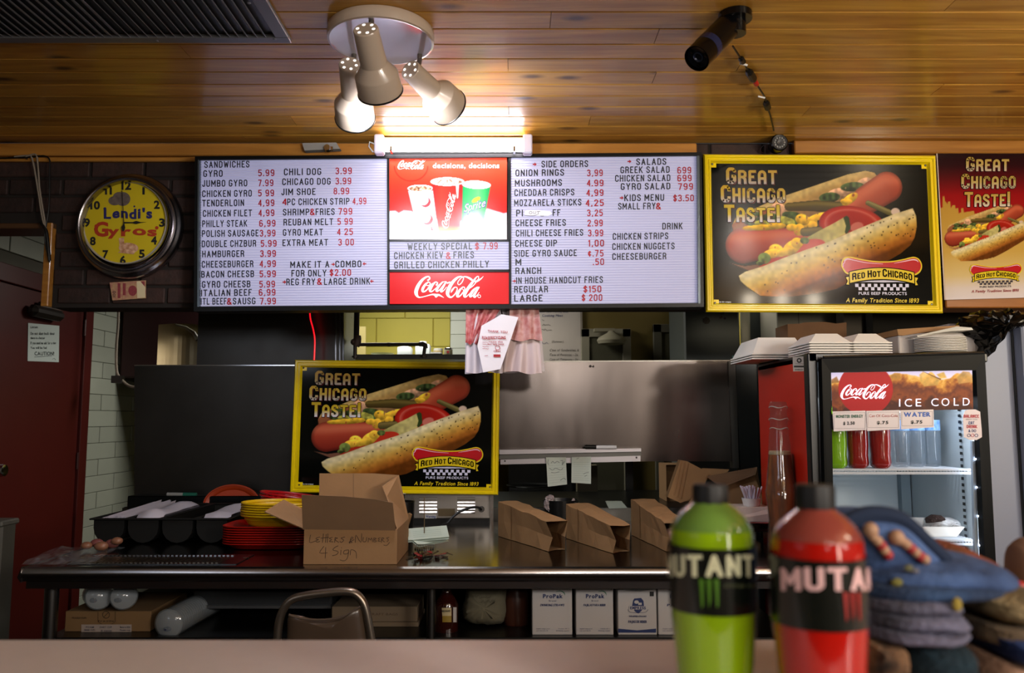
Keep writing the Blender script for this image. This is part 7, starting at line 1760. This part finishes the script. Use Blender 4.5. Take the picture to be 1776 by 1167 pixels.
folded(808,868,807.5,830,535,596,YG+.002,.006,4,5,gradred('red_print'),'red_print_panel')
folded(884,934,882,941,535,590,YG+.012,.004,3,6,M('red_print_pale','#a8605c',.4,noise=.3,nscale=50,col2='#c09490'),'red_print_panel')
obj('white_fold', MB().prism([W(870,545,YG-.012),W(899,550,YG-.012),W(868,640,YG-.02),W(838,646,YG-.02),W(828,600,YG-.014),W(835,565,YG-.012)],(0,.004,0)), M('bag_bright','#e0dce4',.35), cbag)
BGY=YG-.0225
flatp('bag_lettering', cat2(text2d('THANK YOU',846,880,576,4,1,slope=.06),text2d('reuse this',848,872,594,3,1),text2d('bag help keep',846,874,598,3,1),text2d('clean',856,868,610,3,1),ring2(863,603,4,1,10),rect2(856,614.5,868,619),stroke([(841,617),(846,616.5)],.8,sub=1),*[scrib(837,848,y,1,int(y)) for y in (593,597,601,605)]), BGY, INKR, cbag)
obj('hook', MB().tube([W(870,532,YG+.0),W(870,540,YG+.0),W(871,548,YG-.005)],.003,6), CHROME, cbag)
flatp('bag_word', text2d('PLEASE',836,850,588,5,2,slope=.05), BGY, INKR, cbag); flatp('bag_word', text2d('RECYCLING',851,877,588,5,2), BGY, INKR, cbag)
# ================================================================== NEAR COUNTER AND THINGS ON IT
ZN=1.11; YN1=Zp(600,1108.5,ZN).y
nc=thing('front_counter','beige laminate customer counter across the foreground','counter',(.2,.8,0))
LAM=M('beige_laminate','#d4cac6',.38,noise=.04,nscale=40)
obj('counter_top', MB().box((-2.3,.36,ZN-.035),(2.4,YN1,ZN),bev=.004), LAM, nc); obj('counter_body', MB().box((-2.25,.42,0),(2.35,YN1-.06,ZN-.035)), M('counter_body','#5c4c42',.6), nc)
def soda(cx,Y,width,ytop,base_label,liq,liq2,letters,label,claw):
    p=W(cx,900,Y); s_=width*Y/F/.073   # scale against a 73 mm bottle
    h=.235; r=.0365*s_; c=(p.x,Y,ZN)
    zt__=W(cx,ytop,Y).z; hh=zt__-ZN; k=hh/h
    t=thing('soda_bottle',label,'bottle',c)
    Z=lambda ypx: W(cx,ypx,Y-r*.6).z-ZN
    zl0,zl1=Z(base_label[1]),Z(base_label[0])
    pr=[(0,.006),(r*.5,.004),(r*.8,0),(r*.93,.006),(r*.96,.02*k),(r*.88,.05*k),(r*.87,.065*k),(r*.92,.08*k),(r*1.0,zl0-.008*k),(r*1.0,zl1+.002),(r*.985,zl1+r*.2),(r*.93,zl1+r*.42),(r*.82,zl1+r*.62),(r*.62,zl1+r*.8),(r*.45,zl1+r*.92),(r*.40,zl1+r*1.0),(r*.39,hh-r*.45)]
    obj('bottle_shell', MB().lathe(pr,c,(0,0,1),48,squash=lambda th,z:1+.05*math.cos(th*5)*(z<.03)), M('pet_shell','#141414',.06,alpha=.07,coat=1), t, smooth=True)
    liqp=[(0,.009)]+[(a*.965,b+.001) for a,b in pr[1:11]]
    obj('drink', MB().lathe(liqp+[(r*.94,zl1+r*.34),(0,zl1+r*.34)],c,(0,0,1),48,squash=lambda th,z:1+.05*math.cos(th*5)*(z<.03)), liq, t, smooth=True)
    obj('upper_drink', MB().lathe([(r*.935,zl1+r*.345),(r*.90,zl1+r*.44),(r*.79,zl1+r*.63),(r*.60,zl1+r*.81),(r*.43,zl1+r*.93),(r*.38,zl1+r*1.0),(0,zl1+r*1.0)],c,(0,0,1),40), liq2, t, smooth=True)
    obj('cap', MB().lathe([(r*.36,hh-r*.52),(r*.42,hh-r*.5),(r*.42,hh-.003),(r*.39,hh),(0,hh)],c,(0,0,1),40,squash=lambda th,z:1+.02*math.cos(th*30)), M('cap_black','#0b0c0c',.55), t, smooth=True)
    rl=r*1.015
    obj('label_band', MB().lathe([(rl,zl0),(rl,zl1)],c,(0,0,1),48), M('label_band_black','#0c100c',.25,coat=.5), t, smooth=True)
    def cyl_map(x,y,dep=.0006):  # photo px on the label front -> cylinder
        q=W(x,y,Y-r); dx=q.x-p.x; dx=dx*(1+ (Y-(Y-r))/Y*0)
        a=math.asin(max(-1,min(1,dx/(rl*1.0))))
        z=W(x,y,Y-rl*math.cos(a)).z
        return Vector((p.x+(rl+dep)*math.sin(a),Y-(rl+dep)*math.cos(a),z))
    def arc_map(u,y,dep): a=u; z=W(cx,y,Y-rl*math.cos(a)).z; return Vector((p.x+(rl+dep)*math.sin(a),Y-(rl+dep)*math.cos(a),z))
    for txt,a0,a1,yb,cap,mt,bold,dep,nm,sh in letters:
        pf=text2d(txt,a0*200,a1*200,yb,cap,bold=bold,shear=sh*0,gap=.07)
        flat(nm, tmap(pf, lambda x,y: arc_map(x/200,y,dep)), mt, t)
    parts=[]
    a0,y0,y1,cm=claw
    for i in range(3): parts.append(poly2(((a0+i*.16)*200,y0),((a0+i*.16+.10)*200,y0+2),((a0+i*.16+.08)*200,y1-6-(i%2)*8),((a0+i*.16+.04)*200,y1)))
    flat('claw_mark', tmap(cat2(*parts), lambda x,y: arc_map(x/200,y,.0008)), cm, t)
    return t
CR=M('lettering_cream','#d8dcb8',.4); PKL=M('lettering_pink','#d8b0b0',.4)
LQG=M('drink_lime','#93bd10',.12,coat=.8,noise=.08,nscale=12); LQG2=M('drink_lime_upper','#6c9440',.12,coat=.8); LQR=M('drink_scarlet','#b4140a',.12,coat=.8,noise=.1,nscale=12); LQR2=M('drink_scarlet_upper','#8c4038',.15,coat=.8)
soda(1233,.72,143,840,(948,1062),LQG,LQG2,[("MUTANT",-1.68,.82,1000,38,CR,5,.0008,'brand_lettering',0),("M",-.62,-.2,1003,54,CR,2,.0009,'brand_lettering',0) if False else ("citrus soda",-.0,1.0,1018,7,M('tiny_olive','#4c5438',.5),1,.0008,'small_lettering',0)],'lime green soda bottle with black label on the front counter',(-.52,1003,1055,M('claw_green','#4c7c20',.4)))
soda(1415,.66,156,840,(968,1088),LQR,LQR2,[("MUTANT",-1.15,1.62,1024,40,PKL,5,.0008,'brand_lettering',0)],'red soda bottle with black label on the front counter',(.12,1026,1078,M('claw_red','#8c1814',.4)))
# knitted garments
DEN=M('denim_blue_knit','#4a6698',.9,noise=.35,nscale=16,bump=1,bscale=26,col2='#2a3c60')
LILK=M('lilac_grey_knit','#6c6c84',.95,noise=.3,nscale=16,bump=.5,bscale=200,col2='#30323c')
TEALK=M('teal_dark_knit','#122e3a',.95,noise=.4,nscale=20,bump=.5,bscale=200,col2='#0c141c')
TANK=M('tan_knit','#a8946c',.95,noise=.4,nscale=26,bump=.5,bscale=200,col2='#3c3426')
PAT=M('patterned_knit','#2a241f',.95,noise=.9,nscale=60,bump=.5,bscale=200,col2='#8c6848')
BLUK=M('navy_blue_knit','#20386c',.95,noise=.4,nscale=20,bump=.4,bscale=200)
g=thing('blue_hooded_top','denim blue knitted top with beaded cords folded on the pile','clothing',(W(1600,1030,.80).x,.80,W(1600,1040,.8).z))
YGm=.80
obj('hood', pillow([(1462,905),(1475,893),(1500,889),(1535,890),(1562,897),(1590,915),(1625,950),(1655,980),(1650,1000),(1560,1010),(1492,1012),(1470,980)],YGm,.12,rings=6), DEN, g, smooth=True)
obj('hood_edge', MB().tube([tuple(W(x,y,YGm-.045)) for x,y in smoothp([(1470,905),(1500,893),(1535,893),(1565,903),(1590,925),(1620,955),(1640,975)],4)],.008,8), M('denim_dark','#1a2840',.95), g, smooth=True)
obj('body_fold', pillow([(1486,990),(1550,975),(1650,972),(1725,978),(1770,990),(1792,1010),(1784,1026),(1730,1036),(1600,1036),(1488,1030)],YGm,.17,rings=6), DEN, g, smooth=True)
obj('lower_fold', pillow([(1486,1012),(1560,1004),(1710,1008),(1770,1020),(1755,1036),(1680,1044),(1560,1044),(1486,1038)],YGm-.005,.18,rings=6), M('denim_mid','#304a70',.95,noise=.4,nscale=18,bump=.5,bscale=220,col2='#182238'), g, smooth=True)
WD=M('bead_wood','#a88468',.5); RDB=M('bead_red','#9c2c2c',.4)
for pts in ([(1510,919),(1514,930),(1522,938),(1529,946),(1534,954),(1540,962)],[(1555,932),(1564,938),(1572,944),(1580,951),(1588,958),(1596,965),(1604,970)]):
    for i,(x,y) in enumerate(pts): obj('cord_bead', MB().ball(W(x,y,YGm-.062),.0048 if i else .007,10), (WD,WD,WD,RDB,WD,RDB,WD)[i], g, smooth=True)
for (x,y,rx,c_) in ((1576,985,5,'#5c5c44'),(1556,1010,6,'#6c6830'),(1588,990,4,'#606068'),(1602,1012,5,'#747478'),(1582,1016,5,'#3c1c24')):
    obj('woven_motif', MB().ball(W(x,y,YGm-.078),.005*rx/7,8,(1.2,.5,.9)), M('motif_'+c_[1:],c_,.9), g, smooth=True)
g2=thing('brown_knit_hat','rust brown knitted hat behind the blue top','hat',(W(1680,980,.95).x,.95,1.2)); obj('hat_body', pillow([(1600,965),(1650,945),(1690,952),(1720,968),(1750,985),(1752,1030),(1690,1045),(1600,1045)],.90,.10,rings=5), M('rust_knit','#6a4224',.95,noise=.6,nscale=30,bump=.5,bscale=200,col2='#8c3a24'), g2, smooth=True)
def layer(name,label,out,Y,th,mat,cat='clothing'):
    t=thing(name,label,cat,(W(*out[0],Y).x,Y,min(W(x,y,Y).z for x,y in out))); obj('folded_body', pillow(out,Y,th,rings=6,amp=.0008), mat, t, smooth=True); return t
g3=thing('grey_knit_top','lilac grey knitted garment folded under the blue top','clothing',(W(1590,1100,.80).x,.80,W(1590,1118,.8).z))
for k,o_ in enumerate(([(1488,1034),(1560,1028),(1640,1030),(1672,1044),(1684,1060),(1600,1066),(1488,1060)],[(1488,1054),(1580,1052),(1665,1056),(1690,1074),(1694,1090),(1640,1094),(1560,1092),(1488,1082)],[(1488,1080),(1570,1084),(1650,1088),(1692,1088),(1690,1104),(1650,1118),(1570,1116),(1488,1106)])):
    obj('fold', pillow(o_,.80,.2+.012*k,rings=6,amp=.0006), LILK, g3, smooth=True)
obj('yellow_motif', MB().ball(W(1660,1048,.70),.006,10,(.7,.4,1)), M('motif_yellow','#8c7c34',.9), g3, smooth=True)
g4=layer('teal_knit','dark teal knitted garment near the bottom of the pile',[(1560,1112),(1640,1108),(1690,1118),(1700,1150),(1690,1172),(1600,1176),(1556,1160)],.80,.21,TEALK)
g5=layer('patterned_knit','black patterned knitted garment beside the red bottle',[(1488,1100),(1560,1108),(1572,1130),(1568,1172),(1488,1176)],.79,.20,PAT)
zlow=W(1600,1170,.80).z
b1=thing('folded_blanket','tan folded blanket at the bottom of the knitwear pile','blanket',(W(1600,1300,.82).x,.82,ZN)); obj('blanket_body', MB().box((W(1480,1300,.8).x,.70,ZN),(W(1715,1300,.8).x,.93,zlow+.012),bev=.015), M('blanket_tan','#6c5444',.95,noise=.4,nscale=18,bump=.4,bscale=150,col2='#38302c'), b1)
g6=layer('tan_knit_wrap','tan knitted wrap folded at the right edge',[(1700,1036),(1740,1030),(1790,1022),(1830,1040),(1835,1078),(1780,1088),(1730,1080),(1700,1060)],.84,.2,TANK)
g7=layer('tan_brown_knit','brown tan knitted garment under the tan wrap at right edge',[(1692,1078),(1730,1078),(1790,1086),(1835,1080),(1840,1110),(1790,1116),(1720,1120),(1692,1110)],.84,.2,M('brown_knit','#7c6850',.95,noise=.5,nscale=22,bump=.5,bscale=200,col2='#2c2824'))
g8=layer('navy_knit','navy blue knitted garment low at the right edge',[(1726,1104),(1780,1102),(1840,1106),(1840,1150),(1780,1160),(1740,1140)],.82,.2,BLUK)
g9=layer('tan_lower_knit','pale tan knitted garment at the bottom right corner',[(1700,1130),(1740,1138),(1780,1155),(1840,1150),(1845,1210),(1700,1210)],.83,.19,M('pale_tan_knit','#a8846c',.95,noise=.3,nscale=16,bump=.4,bscale=200))
b2=thing('lower_blanket','brown folded blanket under the knitwear at the right','blanket',(W(1780,1300,.85).x,.85,ZN)); obj('blanket_body', MB().box((W(1725,1300,.8).x,.74,ZN),(W(1860,1300,.8).x,.95,W(1700,1200,.83).z+.01),bev=.012), MATS['brown_knit'], b2)
dl=thing('knitted_toy','tan knitted toy arm poking up at the right edge','toy',(W(1770,1000,1.0).x,1.0,1.2)); obj('toy_body', pillow([(1762,1138),(1757,1060),(1757,960),(1765,940),(1778,932),(1800,940),(1805,1030),(1808,1138)],.99,.06,rings=5), M('toy_tan','#8c6c58',.9), dl, smooth=True)
obj('red_tassel', MB().ball(W(1768,1018,.94),.008,8), RDB, dl, smooth=True)
